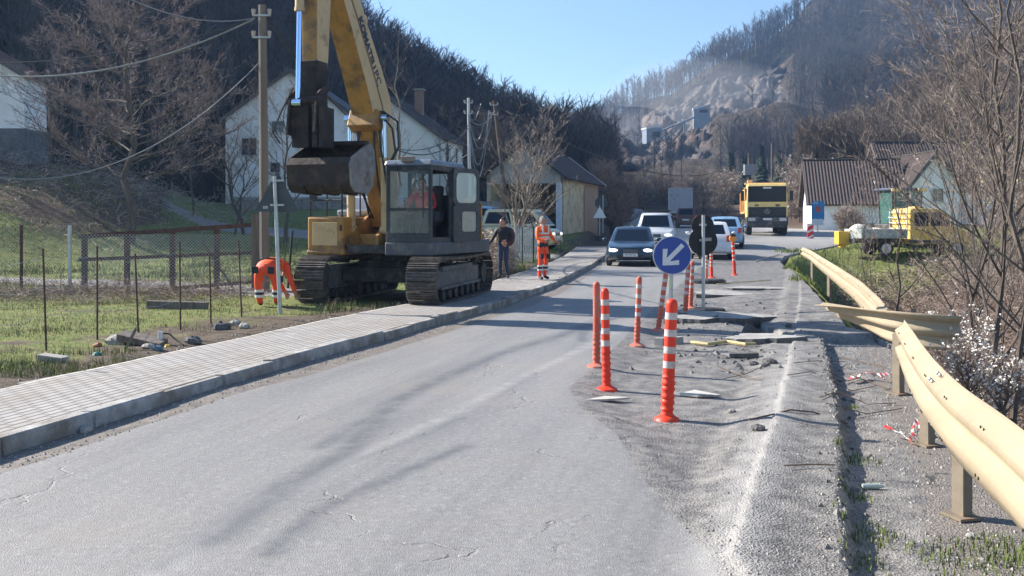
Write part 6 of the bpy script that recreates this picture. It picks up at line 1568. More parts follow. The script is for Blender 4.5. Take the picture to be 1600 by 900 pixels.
# worker in orange on the pavement: seen from the side-front, facing right, one arm out
def ov1(c, bn, mi):
    if .86 < c.z < .98: return 2                     # dark belt pockets
    return mi
g = G(846, 441, .12); pz = zr(25.2) + .115
J = stand(1.66, arms={"elbl": ((.26, -.10, 1.17), .05), "wril": ((.22, -.30, 1.05), .035), "palml": ((.21, -.38, 1.03), .035), "elbr": ((-.24, -.06, 1.15), .052), "wrir": ((-.14, -.26, 1.10), .036), "palmr": ((-.10, -.33, 1.09), .035)}, legs=.07, r=1.06)
px_ = W(848, 440, 25.2).x
t1, b1, hp = person("man in orange high visibility suit standing on the pavement, cropped grey hair", (px_, 25.2, pz), rad(38), J, [org, org_r, navy, skin, refl, shoe],
    {"chest": 0, "neck": 0, "skull": 3, "waist": 0, "sho": 0, "elb": 0, "wri": 0, "palm": 3, "hip": 1, "kne": 1, "ank": 1, "toe": 5, "pelvis": 1}, ov1, (.35, -.93, -.05), hairm=hair_g)
def band(par, c, rx, ry, h, m, nm="reflective_band", axis=(0, 0, 1)):
    b = MB(); b.tube([Vector(c) - Vector(axis) * h / 2, Vector(c) + Vector(axis) * h / 2], 1.0, 20, cap=False)
    cc = Vector(c); b.v = [((v[0] - cc.x) * rx + cc.x, (v[1] - cc.y) * ry + cc.y, v[2]) for v in b.v]
    o = b.build(nm, m, par, smooth=True); return o
for z in (1.12, 1.22): band(b1, (0, .005, z), .185, .15, .045, refl)
for s in (-1, 1):
    for z in (.27, .37): band(b1, (s * .095, -.0, z), .068, .068, .04, refl)
    band(b1, (s * .095, 0, .32), .069, .069, .05, navy, "dark_band")
    b = MB(); b.box((s * .11, -.11, .62), (.10, .04, .13)); b.build("knee_pocket", navy, b1, bevel=.01)
    b = MB(); b.box((s * .10, -.12, 1.34), (.045, .02, .22)); b.build("brace_strip", refl, b1, bevel=.005)
# man in black with a rucksack, looking up
px_ = W(787, 439, 25.8).x
J = stand(1.62, arms={"elbl": ((.27, .0, 1.16), .05), "wril": ((.12, -.13, 1.03), .035), "palml": ((.05, -.16, 1.03), .035), "elbr": ((-.33, -.06, 1.12), .05), "wrir": ((-.44, -.20, .96), .034), "palmr": ((-.49, -.26, .93), .035), "skull": ((-.02, -.04, 1.63), .06), "knel": ((.08, -.04, .49), .062), "ankl": ((.14, 0, .09), .048), "toel": ((.16, -.17, .04), .04)}, r=1.04)
t2, b2_, hp = person("man in black jacket and blue jeans with a rucksack, looking up at the excavator", (px_, 25.8, zr(25.8) + .115), rad(-12), J, [blk, jean, navy, skin, shoe],
    {"chest": 0, "neck": 0, "skull": 3, "waist": 0, "sho": 0, "elb": 0, "wri": 0, "palm": 3, "hip": 1, "kne": 1, "ank": 1, "toe": 4, "pelvis": 0}, None, (-.45, -.85, .25), hairm=hair)
b = MB(); b.beam((.16, -.115, 1.38), (-.02, -.125, 1.05), .03, .012); b.build("strap", navy, b2_)
b = MB(); b.ball((.10, .22, 1.12), (.17, .13, .26), 14, 10); o = b.build("rucksack", mat("rucksack_maroon", (.055, .022, .03), .8, var=.3, bump=.4), smooth=True, loc=t2.location); o.rotation_euler.z = t2.rotation_euler.z; tag(o, "dark maroon rucksack on the back of the man in black", "rucksack")
# stooping worker beside the utility pole, seen from behind, arms reaching down to the right
J = {"pelvis": ((0, 0, .78), (.165, .14)), "waist": ((.06, .12, .84), (.15, .13)), "chest": ((.16, .36, .78), (.15, .13)), "neck": ((.22, .50, .70), .06), "skull": ((.26, .60, .62), .06),
     "hipl": ((.13, -.03, .68), .115), "hipr": ((-.13, -.03, .70), .115), "knel": ((.17, .02, .40), .078), "kner": ((-.17, .04, .42), .078), "ankl": ((.17, .05, .09), .06), "ankr": ((-.14, .07, .09), .06), "toel": ((.18, .22, .04), .04), "toer": ((-.15, .24, .04), .04),
     "shol": ((.30, .36, .76), .07), "shor": ((.02, .42, .74), .065), "elbl": ((.38, .32, .50), .055), "elbr": ((.12, .50, .48), .05), "wril": ((.46, .34, .26), .042), "wrir": ((.24, .56, .25), .035), "palml": ((.49, .36, .17), .035), "palmr": ((.27, .58, .17), .035)}
px_ = W(417, 490, 17.9); gz_ = Z(px_.x, 17.9)
def ov3(c, bn, mi):
    if c.z > .72 and -.06 < c.y < .10: return 2 if c.z < .84 and False else mi
    return mi
t3, b3_, hp = person("worker in orange red overalls bending down by the utility pole, seen from behind", (px_.x, 17.9, gz_), rad(4), J, [org_r, org, navy, skin, shoe],
    {"chest": 1, "neck": 3, "skull": 3, "waist": 1, "sho": 0, "elb": 0, "wri": 0, "palm": 3, "hip": 0, "kne": 0, "ank": 0, "toe": 4, "pelvis": 0}, ov3, (.2, .5, -.8), hairm=hair)
for (x, y) in ((.17, .045), (-.15, .06)):
    for z, mm, nm in ((.30, refl, "reflective_band"), (.25, navy, "dark_band"), (.20, refl, "reflective_band")): band(b3_, (x, y, z), .083, .083, .048, mm, nm)
for (x, z) in ((-.19, .70), (.10, .69)): b = MB(); b.box((x, -.148, z), (.12, .03, .13)); b.build("back_pocket", navy, b3_, bevel=.01)
b = MB(); b.box((.26, -.06, .52), (.10, .05, .12), rz=.6); b.build("leg_pocket", navy, b3_, bevel=.01)
b = MB(); b.tube([(-.13, -.05, .875), (0, -.08, .91), (.16, -.04, .90), (.24, .04, .84)], .018, 6); b.build("dark_belt", navy, b3_)
# excavator driver, sitting
R_ = Matrix.Rotation(RT_, 4, 'Z')
def seat(p): q = R_ @ Vector(p); return q
J = {"pelvis": ((0, .0, .08), (.15, .13)), "waist": ((0, .02, .22), (.14, .12)), "chest": ((0, .0, .45), (.16, .12)), "neck": ((0, -.02, .60), .055), "skull": ((0, -.05, .72), .06),
     "hipl": ((.10, -.08, .06), .09), "hipr": ((-.10, -.08, .06), .09), "knel": ((.13, -.50, .08), .065), "kner": ((-.13, -.50, .08), .065), "ankl": ((.13, -.56, -.33), .05), "ankr": ((-.13, -.56, -.33), .05), "toel": ((.13, -.70, -.36), .04), "toer": ((-.13, -.70, -.36), .04),
     "shol": ((.19, 0, .53), .068), "shor": ((-.19, 0, .53), .068), "elbl": ((.30, -.12, .27), .052), "elbr": ((-.28, -.15, .28), .052), "wril": ((.30, -.34, .22), .035), "wrir": ((-.12, -.22, .52), .035), "palml": ((.31, -.40, .24), .035), "palmr": ((-.06, -.20, .58), .035)}
dl_ = EX.location + R_ @ Vector((.74, -.60, 1.66))
t4, b4_, hp = person("excavator driver in red jacket sitting in the cab with a hand raised to his chin", dl_, RT_, J, [redj, navy, skin, shoe],
    {"chest": 0, "neck": 2, "skull": 2, "waist": 0, "sho": 0, "elb": 0, "wri": 0, "palm": 2, "hip": 1, "kne": 1, "ank": 1, "toe": 3, "pelvis": 0}, None, (.1, -1, 0), hairm=hair)
# ================================================================ guard rails
railm = mat("rail_paint_cream", (.34, .275, .18), .7, var=.1, scale=1.5, dirt=.5, dirtcol=(.30, .24, .16), dscale=2.6, bump=.12, bscale=14)
rail_b = mat("rail_back_olive", (.17, .16, .12), .6, var=.1, scale=2, dirt=.3)
PR = [(0, 0), (.008, .05), (.075, .12), (.08, .17), (.02, .215), (.012, .25), (.02, .285), (.075, .33), (.08, .38), (.008, .45), (0, .5)]
def wrail(name, label, pts, hgt=.40, side=-1, mats=None, ends=True):
    """pts: (x, y, z top, lean); W section swept along, lean turns the top away from the road"""
    t = thing(name, label, "guard rail", (0, 0, 0)); P = np.array(pts, dtype=float); n_ = len(P); d_ = np.zeros(n_)
    for i in range(1, n_): d_[i] = d_[i - 1] + math.hypot(*(P[i, :2] - P[i - 1, :2]))
    s = np.linspace(0, d_[-1], max(8, int(d_[-1] / .12))); Q = np.stack([np.interp(s, d_, P[:, k]) for k in range(4)], 1)
    for k in range(4): q = np.pad(Q[:, k], 3, mode='reflect', reflect_type='odd'); Q[:, k] = np.convolve(q, np.ones(7) / 7, 'valid')
    V = []; Fc = []; m_ = len(PR)
    for i in range(len(Q)):
        a = Vector(Q[min(i + 1, len(Q) - 1), :3] - Q[max(i - 1, 0), :3]); a.z = 0; a.normalize(); nr_ = Vector((a.y, -a.x, 0)) * side; le = Q[i, 3]
        upv = Vector((0, 0, 1)) * math.cos(le) - nr_ * math.sin(le); out = nr_ * math.cos(le) + Vector((0, 0, 1)) * math.sin(le)
        for (o, h) in PR: V.append(Vector(Q[i, :3]) - upv * hgt + upv * (h * 2 * hgt) + out * o * hgt / .4 * 1.0)
    for i in range(len(Q) - 1):
        for k in range(m_ - 1): Fc.append((i * m_ + k, (i + 1) * m_ + k, (i + 1) * m_ + k + 1, i * m_ + k + 1))
    b = MB(); b.add(V, Fc); me = bpy.data.meshes.new("beam"); me.from_pydata([tuple(v) for v in b.v], [], b.f); me.update(); me.materials.append(railm); me.materials.append(rail_b)
    o = bpy.data.objects.new("beam", me); S.collection.objects.link(o); o.parent = t; me.shade_smooth(); me.set_sharp_from_angle(angle=rad(50))
    sd = o.modifiers.new("sheet", 'SOLIDIFY'); sd.thickness = .006; sd.offset = 0; sd.material_offset = 0; sd.material_offset_rim = 0
    return t, Q, o
SL_ = mat("slot_dark", (.05, .04, .03), .8)
def slots(par, Q, every, hgt, side=-1):
    b = MB(); i = 4
    while i < len(Q) - 4:
        a = Vector(Q[i + 1, :3] - Q[i - 1, :3]); a.z = 0; a.normalize(); nr_ = Vector((a.y, -a.x, 0)) * side; le = Q[i, 3]
        upv = Vector((0, 0, 1)) * math.cos(le) - nr_ * math.sin(le); out = nr_ * math.cos(le) + Vector((0, 0, 1)) * math.sin(le)
        for hh in (.23, .77):
            for q in (-.03, .03): c = Vector(Q[i, :3]) - upv * hgt + upv * (hh * hgt) + out * (.074 * hgt / .4) + a * q; b.beam(c - upv * .016, c + upv * .016, .008, .006, up=out)
        i += every
    b.build("slots", SL_, par)
near = [(1.50, 1.6, .80, .1), (1.86, 2.9, .80, .1), (2.15, 3.87, .79, .1), (2.33, 4.6, .79, .1), (2.48, 5.27, .78, .1), (2.80, 6.35, .77, .1), (3.16, 7.45, .77, .08), (3.45, 8.3, .77, .05), (3.72, 9.1, .76, 0)]
tn, Qn, on = wrail("guard_rail", "near cream guard rail curving out of the bottom right corner", near, .40, -1); slots(on, Qn, 7, .40)
for qi in (14, 37):
    if qi < len(Qn) - 2:
        q = Vector(Qn[qi, :3]); a = (Vector(Qn[qi + 1, :3]) - Vector(Qn[qi - 1, :3])).normalized(); nr_ = Vector((-a.y, a.x, 0)); b = MB()
        for hh in (.07, .17, .37, .63, .83, .93):
            for du in (-.05, .05): c = q + nr_ * (.075 if .1 < hh < .3 or .7 < hh < .9 else .03) + a * du - Vector((0, 0, .4 * (1 - hh))); b.ball(tuple(c), .013, 8, 5)
        b.build('bolts', steel, on)
fp = [(5.35, 13.9, .36, .5), (5.75, 15.4, .46, .45), (6.4, 18.0, .56, .35), (7.3, 22, .66, .2), (8.5, 27, .72, .1), (9.8, 32, .72, 0), (10.9, 36.5, .70, 0)]
tf, Qf, of = wrail("guard_rail", "far cream guard rail sagging into the ditch and running towards the yellow pickup", [(a + .15, b_, c, e) for a, b_, c, e in fp], .36, -1); slots(of, Qf, 14, .36)
cp_ = [(3.60, 11.3, .70, 1.15), (3.66, 10.8, .73, .95), (3.78, 10.2, .75, .6), (3.98, 9.85, .74, .25), (4.22, 9.6, .73, .0), (4.40, 9.45, .72, -.1)]
cpt = [(3.85, 11.4, .70, 1.1), (3.92, 10.9, .73, .9), (4.0, 10.4, .75, .5), (4.12, 10.02, .75, .15), (4.32, 9.86, .74, .0), (4.62, 9.86, .72, -.05)]
tc_, Qc, oc = wrail("guard_rail", "broken cream guard rail piece jutting over the shoulder across the bend", [(a - .25 * (1 - i / 5), b_, c, e) for i, (a, b_, c, e) in enumerate(cpt)], .36, -1)
pst = mat("rail_post", (.20, .165, .12), .7, .2, var=.2, scale=4, dirt=.4, dirtcol=(.24, .13, .07), dscale=4)
def rpost(x, y, zt, rz, lab, tilt=0, zb=None):
    z = Z(x, y) if zb is None else zb; b = MB(); h = zt - z + .25; M = Matrix.Rotation(rz, 3, 'Z') @ Matrix.Rotation(tilt, 3, 'Y')
    for (cx, cy, sx, sy) in ((0, 0, .005, .10), (.03, .05, .06, .005), (.03, -.05, .06, .005)): b.box(M @ Vector((cx, cy, h / 2 - .25)), (sx, sy, h), M=M)
    o = b.build("rail_post", pst, loc=(x, y, z)); tag(o, lab, "post"); b = MB(); b.box((.02, 0, .012), (.15, .18, .016), rz=rz); b.build("base_plate", pst, o); return o
rpost(2.66, 5.73, .62, rad(14), "near rail post bolted to the gravel, closest to the camera", zb=road_z(2.66, 5.73))
rpost(3.24, 7.55, .62, rad(16), "near rail post with red and white tape round its foot", zb=road_z(3.24, 7.55))
rpost(3.9, 9.75, .55, rad(20), "rail post under the junction of the bent rails", zb=road_z(3.9, 9.75))
rpost(5.42, 13.2, .50, rad(-10), "leaning wide post beside the crossing rail end", tilt=.1)
rpost(6.7, 18.4, .4, rad(20), "grey post holding the far rail over the ditch")
rpost(8.4, 25.5, .6, rad(20), "far rail post half way along the sagging rail")
rpost(10.3, 33, .6, rad(20), "far rail post nearest to the yellow pickup")
# far rail of the road bend
tb, Qb, ob_ = wrail("guard_rail", "short cream guard rail on the far road bend", [(15.0 + .1, 108, zr(108) + 1.0, 0), (16, 116, zr(115) + .9, 0), (15.9, 125, zr(125) + .9, 0), (14.8, 135, zr(135) + .8, 0)], .5, -1)
# ================================================================ signs
blue = mat("sign_blue", (.006, .05, .30), .4, coat=.1, var=.04, dirt=.05, dirtcol=(.2, .22, .25)); white = mat("sign_white", (.62, .64, .66), .45, var=.05); sback = mat("sign_back_grey", (.06, .075, .085), .6, .2, var=.15, scale=4, dirt=.3)
sblack = mat("sign_back_black", (.012, .014, .015), .6, var=.3, scale=5, dirt=.1); bluef = steel
def disc(c, r, th, n_=40): b = MB(); b.tube([(c[0], c[1] - th / 2, c[2]), (c[0], c[1] + th / 2, c[2])], r, n_); return b
g = G(1047, 522, 0); g.z = road_z(g.x, g.y); D = g.y
t = thing("round_sign", "round blue sign with white arrow pointing down left", "traffic sign", g)
b = MB(); b.tube([(0, 0, -.1), (.03, 0, 1.45)], .03, 12); b.build("pole", steel, t, smooth=True)
zc = H - (399 - HY) / F * (D - .06) - g.z; xc = (1050.5 - 800) / F * (D - .06) - g.x; r = 30.0 / F * D
b = disc((xc, -.05, zc), r, .02); di = b.build("disc", steel, t); b = disc((xc, -.062, zc), r * .955, .012); b.build("face", blue, di)
ar = [(-.21, -.20), (.04, -.235), (-.02, -.15), (.19, .07), (.14, .15), (-.09, -.07), (-.12, .05), (-.165, .03)]
ax_ = Vector((-.70, -.71)).normalized(); px__ = Vector((-ax_.y, ax_.x)); A_ = lambda u, v: (xc + (ax_.x * u + px__.x * v) * r / .28, zc + (ax_.y * u + px__.y * v) * r / .28)
hw_ = .032
arrow = [A_(.205, 0), A_(.03, .165), A_(-.02, .115), A_(.09, hw_), A_(-.215, hw_), A_(-.215, -hw_), A_(.09, -hw_), A_(-.02, -.115), A_(.03, -.165)]
def flat(poly, y, th):
    b = MB(); n_ = len(poly); vs = [(p[0], y, p[1]) for p in poly] + [(p[0], y + th, p[1]) for p in poly]
    b.add(vs, [tuple(range(n_)), tuple(range(2 * n_ - 1, n_ - 1, -1))] + [(i, i + n_, (i + 1) % n_ + n_, (i + 1) % n_) for i in range(n_)]); return b
b = MB()
for poly in ([arrow[0], arrow[1], arrow[2], arrow[3], A_(.137, 0)], [arrow[0], A_(.137, 0), arrow[6], arrow[7], arrow[8]], [A_(.137, 0), arrow[3], arrow[4], arrow[5], arrow[6]]):
    q = flat(poly, -.0745, .006); b.add(q.v, q.f)
b.build("arrow", white, di)
b = MB(); b.box((.03, -.035, 1.02), (.07, .02, .05)); b.box((.0, -.03, .78), (.03, .015, .16)); b.build("pole_clamp", mat("tape_pale_green", (.55, .62, .35), .6), t)
# pole with the two round signs seen from behind
g = G(1099, 487, 0); g.z = road_z(g.x, g.y); D = g.y
t = thing("round_sign", "two black backed round signs on one bare pole, faces turned away", "traffic sign", g)
b = MB(); b.tube([(0, 0, -.05), (0, 0, H - (336 - HY) / F * D - g.z)], .032, 12); b.build("pole", steel, t, smooth=True)
for (py, rr_, yy) in ((377, 22.5, .06), (353, 17.5, .09)):
    b = disc(((1099.5 - 1099) / F * D, yy, H - (py - HY) / F * D - g.z), rr_ / F * D, .02); s_ = b.build("disc", sblack, t)
    b = MB(); b.box((0, yy - .03, H - (py - HY) / F * D - g.z + .02), (.14, .03, .04)); b.build("clamp", steel, s_)
b = MB(); b.box((.10, .045, H - (374 - HY) / F * D - g.z), (.12, .006, .06)); b.build("sticker", mat("sticker_grey", (.35, .35, .36), .5), s_)
def base_foot(g, rx, ry, h, lab, rz=0, seed=1, m=None):
    rg = random.Random(seed); b = MB(); n_ = 11; P = [(rx * math.cos(2 * PI * k / n_) * rg.uniform(.85, 1.1), ry * math.sin(2 * PI * k / n_) * rg.uniform(.85, 1.1)) for k in range(n_)]
    b.loft([[Vector((x * 1.04, y * 1.04, -.04)) for x, y in P], [Vector((x, y, h * .7)) for x, y in P], [Vector((x * .85, y * .85, h)) for x, y in P]])
    o = b.build("rubber_foot", m or mat("foot_dark", (.04, .042, .045), .85, var=.3, scale=6, dirt=.3, bump=.4), loc=(g[0], g[1], g[2]), rz=rz, bevel=.01); return tag(o, lab, "sign base")
base_foot((g.x + .05, g.y + .05, g.z), .42, .22, .07, "flat dark base under the pole with the two black discs")
g2 = G(1108, 442, 0); base_foot((g2.x, g2.y, road_z(g2.x, g2.y)), .5, .3, .12, "flat dark base farther back beside the red posts", seed=3)
# triangle sign seen from behind, left
g = G(438, 491, .06); g.z = Z(g.x, g.y); D = g.y
t = thing("triangle_sign", "large triangular warning sign seen from behind on a tall grey pole", "traffic sign", g)
b = MB(); b.tube([(0, 0, -.1), (-.10, 0, H - (275 - HY) / F * D - g.z)], .035, 12); b.build("pole", steel, t, smooth=True)
def tri(c, w_, h, y, th, rr_=.04):
    P = []
    for (x, z, a0) in ((0, h, 30), (-w_ / 2, 0, 150), (w_ / 2, 0, 270)):
        ctr = Vector((0, h / 3)); v = Vector((x, z)); q = v + (ctr - v).normalized() * rr_ * 2
        for k in range(5): a = rad(a0 + 30 * k); P.append((c[0] + q.x + rr_ * math.cos(a), c[1] + q.y + rr_ * math.sin(a)))
    return flat(P, y, th)
def px2l(px, py, D, g): return ((px - 800) / F * D - g.x, H - (py - HY) / F * D - g.z)
x0, z0 = px2l(431.5, 331, D, g)
b = tri((x0, z0), 70 / F * D, 65 / F * D, .05, .015); s_ = b.build("triangle_plate", sback, t)
b = MB(); b.box((x0 - .2, .045, z0 + .08), (.09, .004, .05)); b.build("sticker", mat("sticker_grey", (.35, .35, .36), .5), s_)
for zz in (.12, .55): b = MB(); b.box((x0 + .02, .0, z0 + zz), (.24, .02, .035)); b.build("bracket", steel, s_)
# small triangle sign on a block, far pavement; sign back behind it
redm = mat("sign_red", (.55, .03, .02), .5)
g = W(937, 376, 52); g.z = zr(52) + .12
t = thing("triangle_sign", "small white triangular sign on a dark block at the end of the pavement", "traffic sign", g)
b = MB(); b.box((0, 0, .12), (.5, .4, .28)); b.build("block", mat("foot_dark", (.04, .042, .045), .85), t, bevel=.02)
b = MB(); b.tube([(0, 0, .2), (0, 0, 1.9)], .025, 8); b.build("pole", steel, t)
b = tri((0, 1.22), .72, .62, -.05, .012, .03); s_ = b.build("triangle_plate", white, t)
g = W(942, 350, 60); g.z = zr(60) + .1
t = thing("round_sign", "dark sign back on a pole behind the small triangular sign", "traffic sign", g); b = MB(); b.tube([(0, 0, 0), (0, 0, 2.4)], .03, 8); b.build("pole", steel, t); b = MB(); b.prism([(-.38 * math.cos(rad(45 * k + 22.5)) / .92, 1.9 + .38 * math.sin(rad(45 * k + 22.5)) / .92) for k in range(8)], .02, Matrix.Translation((-.1, .05, 0))); b.build("octagon_plate", sback, t)
# blue notice board, barrier
g = W(1278, 372, 60); g.z = Z(g.x, 60)
t = thing("notice_board", "blue and white notice board on a thin pole in front of the low white house", "sign", g)
b = MB(); b.tube([(0, 0, 0), (0, 0, 1.6)], .03, 8); b.build("pole", steel, t)
b = MB(); b.box((-.02, -.05, 1.95), (.80, .03, 1.2)); bd = b.build("board", mat("board_blue", (.02, .18, .42), .5, var=.1), t)
b = MB(); b.box((-.05, -.07, 1.25), (.72, .01, .38)); b.build("white_panel", white, bd); b = MB(); b.tube([(-.02, -.075, 2.05), (-.02, -.07, 2.05)], .2, 20); b.build("red_emblem", mat("emblem_red", (.35, .08, .07), .5), bd)
textmesh("IPA", .2, white, bd, Matrix.Translation((-.15, -.068, 2.42)) @ Matrix.Rotation(rad(90), 4, 'X'))
g = W(1266, 372, 56); g.z = Z(g.x, 56); t = thing("barrier_board", "upright red and white striped barrier beside the notice board", "barrier", g)
b = MB(); b.box((0, 0, .75), (.36, .06, 1.1)); bd = b.build("board", redm, t); b = MB()
for k in range(3): b.beam((-.17, -.034, .45 + .35 * k), (.17, -.034, .62 + .35 * k), .006, .11)
b.build("white_stripe", white, bd); b = MB(); b.box((0, 0, .08), (.5, .5, .22)); b.build("base", tg, t)
# ================================================================ flexible red posts
rp = mat("post_red_orange", (.70, .042, .014), .5, var=.06, scale=4, dirt=.2, dirtcol=(.45, .12, .07), dscale=4, spec=.4)
rpd = mat("post_red_dusty", (.50, .10, .06), .7, var=.1, scale=4, dirt=.55, dirtcol=(.42, .25, .19), dscale=3)
bandw = mat("post_band_white", (.52, .47, .45), .6, var=.1, dirt=.5, dirtcol=(.38, .24, .20), dscale=6)
def delin(label, bpx, tpx, bands=True, dusty=False, r=.045, rib=True, height_px=None, lampt=False, base=True):
    g = G(*bpx, 0); 
    for _ in range(3): zz = road_z(g.x, g.y); g = G(*bpx, zz)
    D = g.y; top = Vector(((tpx[0] - 800) / F * D, D, H - (tpx[1] - HY) / F * D)) - g; L = top.length; u = top.normalized()
    t = thing("flexible_post", label, "post", g, group="red flexible posts along the lane")
    m_ = rpd if dusty else rp; pts = []; rs = []; n_ = 64
    q0 = u.to_track_quat('Z', 'Y')
    for k in range(n_ + 1):
        f = k / n_; p = u * L * f; rr_ = r * (1.0 if f > .38 or not rib else 1.0 + .16 * (1 if int(f * L / .028) % 2 else -.2))
        if f > .955: rr_ = r * math.sqrt(max(.05, 1 - ((f - .955) / .05) ** 2))
        rs.append(rr_); pts.append(p)
    b = MB(); b.tube(pts, rs, 18); po = b.build("post_tube", m_, t, smooth=True, angle=60)
    if bands:
        for f in (.86, .72, .58, .46): 
            h = .06 * (1 if r > .04 else .9); b = MB(); b.tube([u * (L * f - h / 2), u * (L * f + h / 2)], r * 1.035, 18, cap=False); b.build("reflective_band", bandw, po, smooth=True)
    if base: b = MB(); b.tube([(0, 0, -.01), (0, 0, .015), (0, 0, .045)], [.115, .105, r * 1.15], 20); b.build("base_plate", m_, t, smooth=True)
    if lampt:
        b = MB(); c = top + Vector((0, 0, .09)); b.tube([c + Vector((0, -.06, 0)), c + Vector((0, .06, 0))], .11, 20); lh = b.build("warning_lamp", mat("lamp_amber", (.75, .26, .02), .3, spec=.8), t, smooth=True)
        b = MB(); b.box(c + Vector((0, 0, .1)), (.16, .14, .08)); b.build("lamp_battery", trimb, lh, bevel=.01)
    return t
delin("nearest red flexible post with four white bands", (1042, 656), (1050, 467), r=.052)
delin("red banded flexible post standing left of the nearest one", (948, 609), (945, 450), r=.042)
delin("plain dusty red post without bands, just behind the left one", (932, 573), (932, 440), False, True, r=.040)
delin("dusty banded red post standing alone in the lane edge", (995, 541), (999, 432), True, True, r=.038)
delin("dusty red post leaning right behind the blue arrow sign", (1028, 517), (1041, 425), True, True, r=.038)
delin("dusty red banded post just right of the blue arrow sign", (1070, 496), (1076, 412), True, True, r=.040)
delin("red banded post second right of the blue arrow sign", (1079, 482), (1082, 408), True, True, r=.040)
delin("red post close behind the pole with black discs", (1112, 434), (1111, 392), True, False, r=.045)
delin("thin red post left of the black disc pole", (1104, 438), (1104, 394), True, True, r=.030)
delin("banded red post carrying an amber warning lamp", (1148, 430), (1145, 377), True, False, r=.048, lampt=True)
# ================================================================ broken asphalt and litter
asph = mat("broken_asphalt", (.06, .06, .062), .9, col2=(.15, .145, .14), scale=14, bump=.9, bscale=35); asph_t = mat("slab_top", (.30, .29, .275), .85, var=.25, scale=5, bump=.5, bscale=70)
def slab(label, bpx, rx, ry, h, rz, tilt, seed, z_off=0.0, m=None, name="asphalt_slab", cat="asphalt slab"):
    g = G(*bpx, 0); g.z = road_z(g.x, g.y) + z_off; rg = random.Random(seed); n_ = 34
    P = []
    for k in range(n_):
        q = .86 + .22 * math.sin(k * .55 + seed) * rg.uniform(.6, 1) + rg.uniform(-.10, .08); P.append((rx * math.cos(2 * PI * k / n_) * q, ry * math.sin(2 * PI * k / n_) * q))
    b = MB(); b.loft([[Vector((x, y, -.16)) for x, y in P], [Vector((x * 1.02, y * 1.02, h * .5)) for x, y in P], [Vector((x, y, h)) for x, y in P]], mi=0, cap=False)
    o_ = len(b.v); b.f += [tuple(o_ - n_ + k for k in range(n_))]; b.mi += [1]
    o = b.build(name, m or [asph, asph_t], loc=g); o.rotation_euler = (tilt[0], tilt[1], rz); return tag(o, label, cat)
slab("large pale slab heaved up below the black disc pole", (1130, 500), 1.05, .62, .09, .2, (.02, .05), 1)
slab("long tilted slab at the lip of the hole", (1190, 535), .55, .34, .09, -.5, (.03, -.05), 2)
slab("raised slab behind the hole in the lane", (1135, 462), .9, .7, .05, .1, (.03, .04), 3)
slab("dark edged slab in the distance beside the lamp post", (1190, 450), 1.1, .9, .03, .4, (-.02, .03), 4)
slab("small slab standing on the rim of the hole", (1175, 520), .22, .14, .10, .9, (.35, .3), 5)
slab("broken slab under the red posts", (1085, 505), .5, .35, .10, .2, (.05, -.03), 6)
rg = random.Random(17); stn = mat("pale_stone", (.34, .32, .29), .9, var=.2, scale=8, bump=.5)
for k, (px, py, r, dark, lab) in enumerate(((692, 716, 0, 0, ""), (1185, 683, .05, 1, "dark rounded lump on the gravel left of the ridge"), (1143, 641, .04, 0, "small pale stone beside the white offcut"), (1190, 512, .09, 1, "black asphalt lump in the hole"), (1180, 500, .08, 1, "black chunk leaning in the hole"), (1205, 530, .07, 0, "pale stone at the foot of the hole"),
        (1232, 513, .06, 1, "dark clod on the smooth hump"), (1226, 510, .05, 0, "white crumpled scrap beside the dark clod"), (1178, 568, .05, 1, "black crumb cluster on the shoulder"), (1205, 571, .06, 1, "black lump near the grey ridge"), (1195, 574, .04, 1, "small black crumb near the grey ridge"), (1518, 820, .03, 0, "bluish grey pebble near the rail foot"), (1485, 894, .035, 0, "round grey stone in the bottom right"),
        (455, 570, .0, 0, ""), (372, 592, .05, 0, "pale stone in the gutter under the kerb"), (263, 609, .06, 0, "larger pale stone lying in the gutter"), (135, 677, .055, 0, "stone in the gutter at far left"), (382, 520, .09, 0, "pale stone on the grass near the sidewalk"))):
    if r == 0: continue
    g = G(px, py, 0); g.z = road_z(g.x, g.y) if g.x > kerbx(g.y) else Z(g.x, g.y); b = MB(); b.ball((0, 0, r * .35), (r * rg.uniform(.9, 1.3), r * rg.uniform(.8, 1.1), r * .6), 9, 6, jit=.16, rg=rg)
    tag(b.build("asphalt_lump" if dark else "stone", asph if dark else stn, loc=g), lab, "lump" if dark else "stone")
def lay(name, label, cat, p0, p1, w_, h, m, z=.0, bev=.004):
    a = G(*p0, 0); c = G(*p1, 0); a.z = (road_z(a.x, a.y) if a.x > kerbx(a.y) else Z(a.x, a.y)) + h / 2 + z; c.z = (road_z(c.x, c.y) if c.x > kerbx(c.y) else Z(c.x, c.y)) + h / 2 + z
    b = MB(); b.beam(a, c, w_, h); o = b.build(name, m, bevel=bev); return tag(o, label, cat)
lay("black_block", "black rectangular block lying on the torn asphalt", "block", (1139, 555), (1185, 556), .14, .06, asph)
lay("grey_block", "grey block on the ground behind the nearest red post, left part", "block", (1024, 536), (1038, 537), .09, .10, mat("block_grey", (.25, .25, .25), .9, var=.1))
lay("grey_block", "grey block with dark end just right of the nearest post", "block", (1055, 536), (1067, 536), .09, .10, MATS["block_grey"])
wsh = mat("white_plastic_sheet", (.46, .44, .40), .7, var=.1, dirt=.4)
def shard(label, pts, h=.02):
    P = [G(*p, 0) for p in pts]; c = sum(P, Vector()) / len(P); c.z = road_z(c.x, c.y) + .012; b = MB(); n_ = len(P)
    b.loft([[Vector((p.x - c.x, p.y - c.y, 0)) for p in P], [Vector((p.x - c.x, p.y - c.y, h)) for p in P]]); return tag(b.build("white_offcut", wsh, loc=c), label, "offcut")
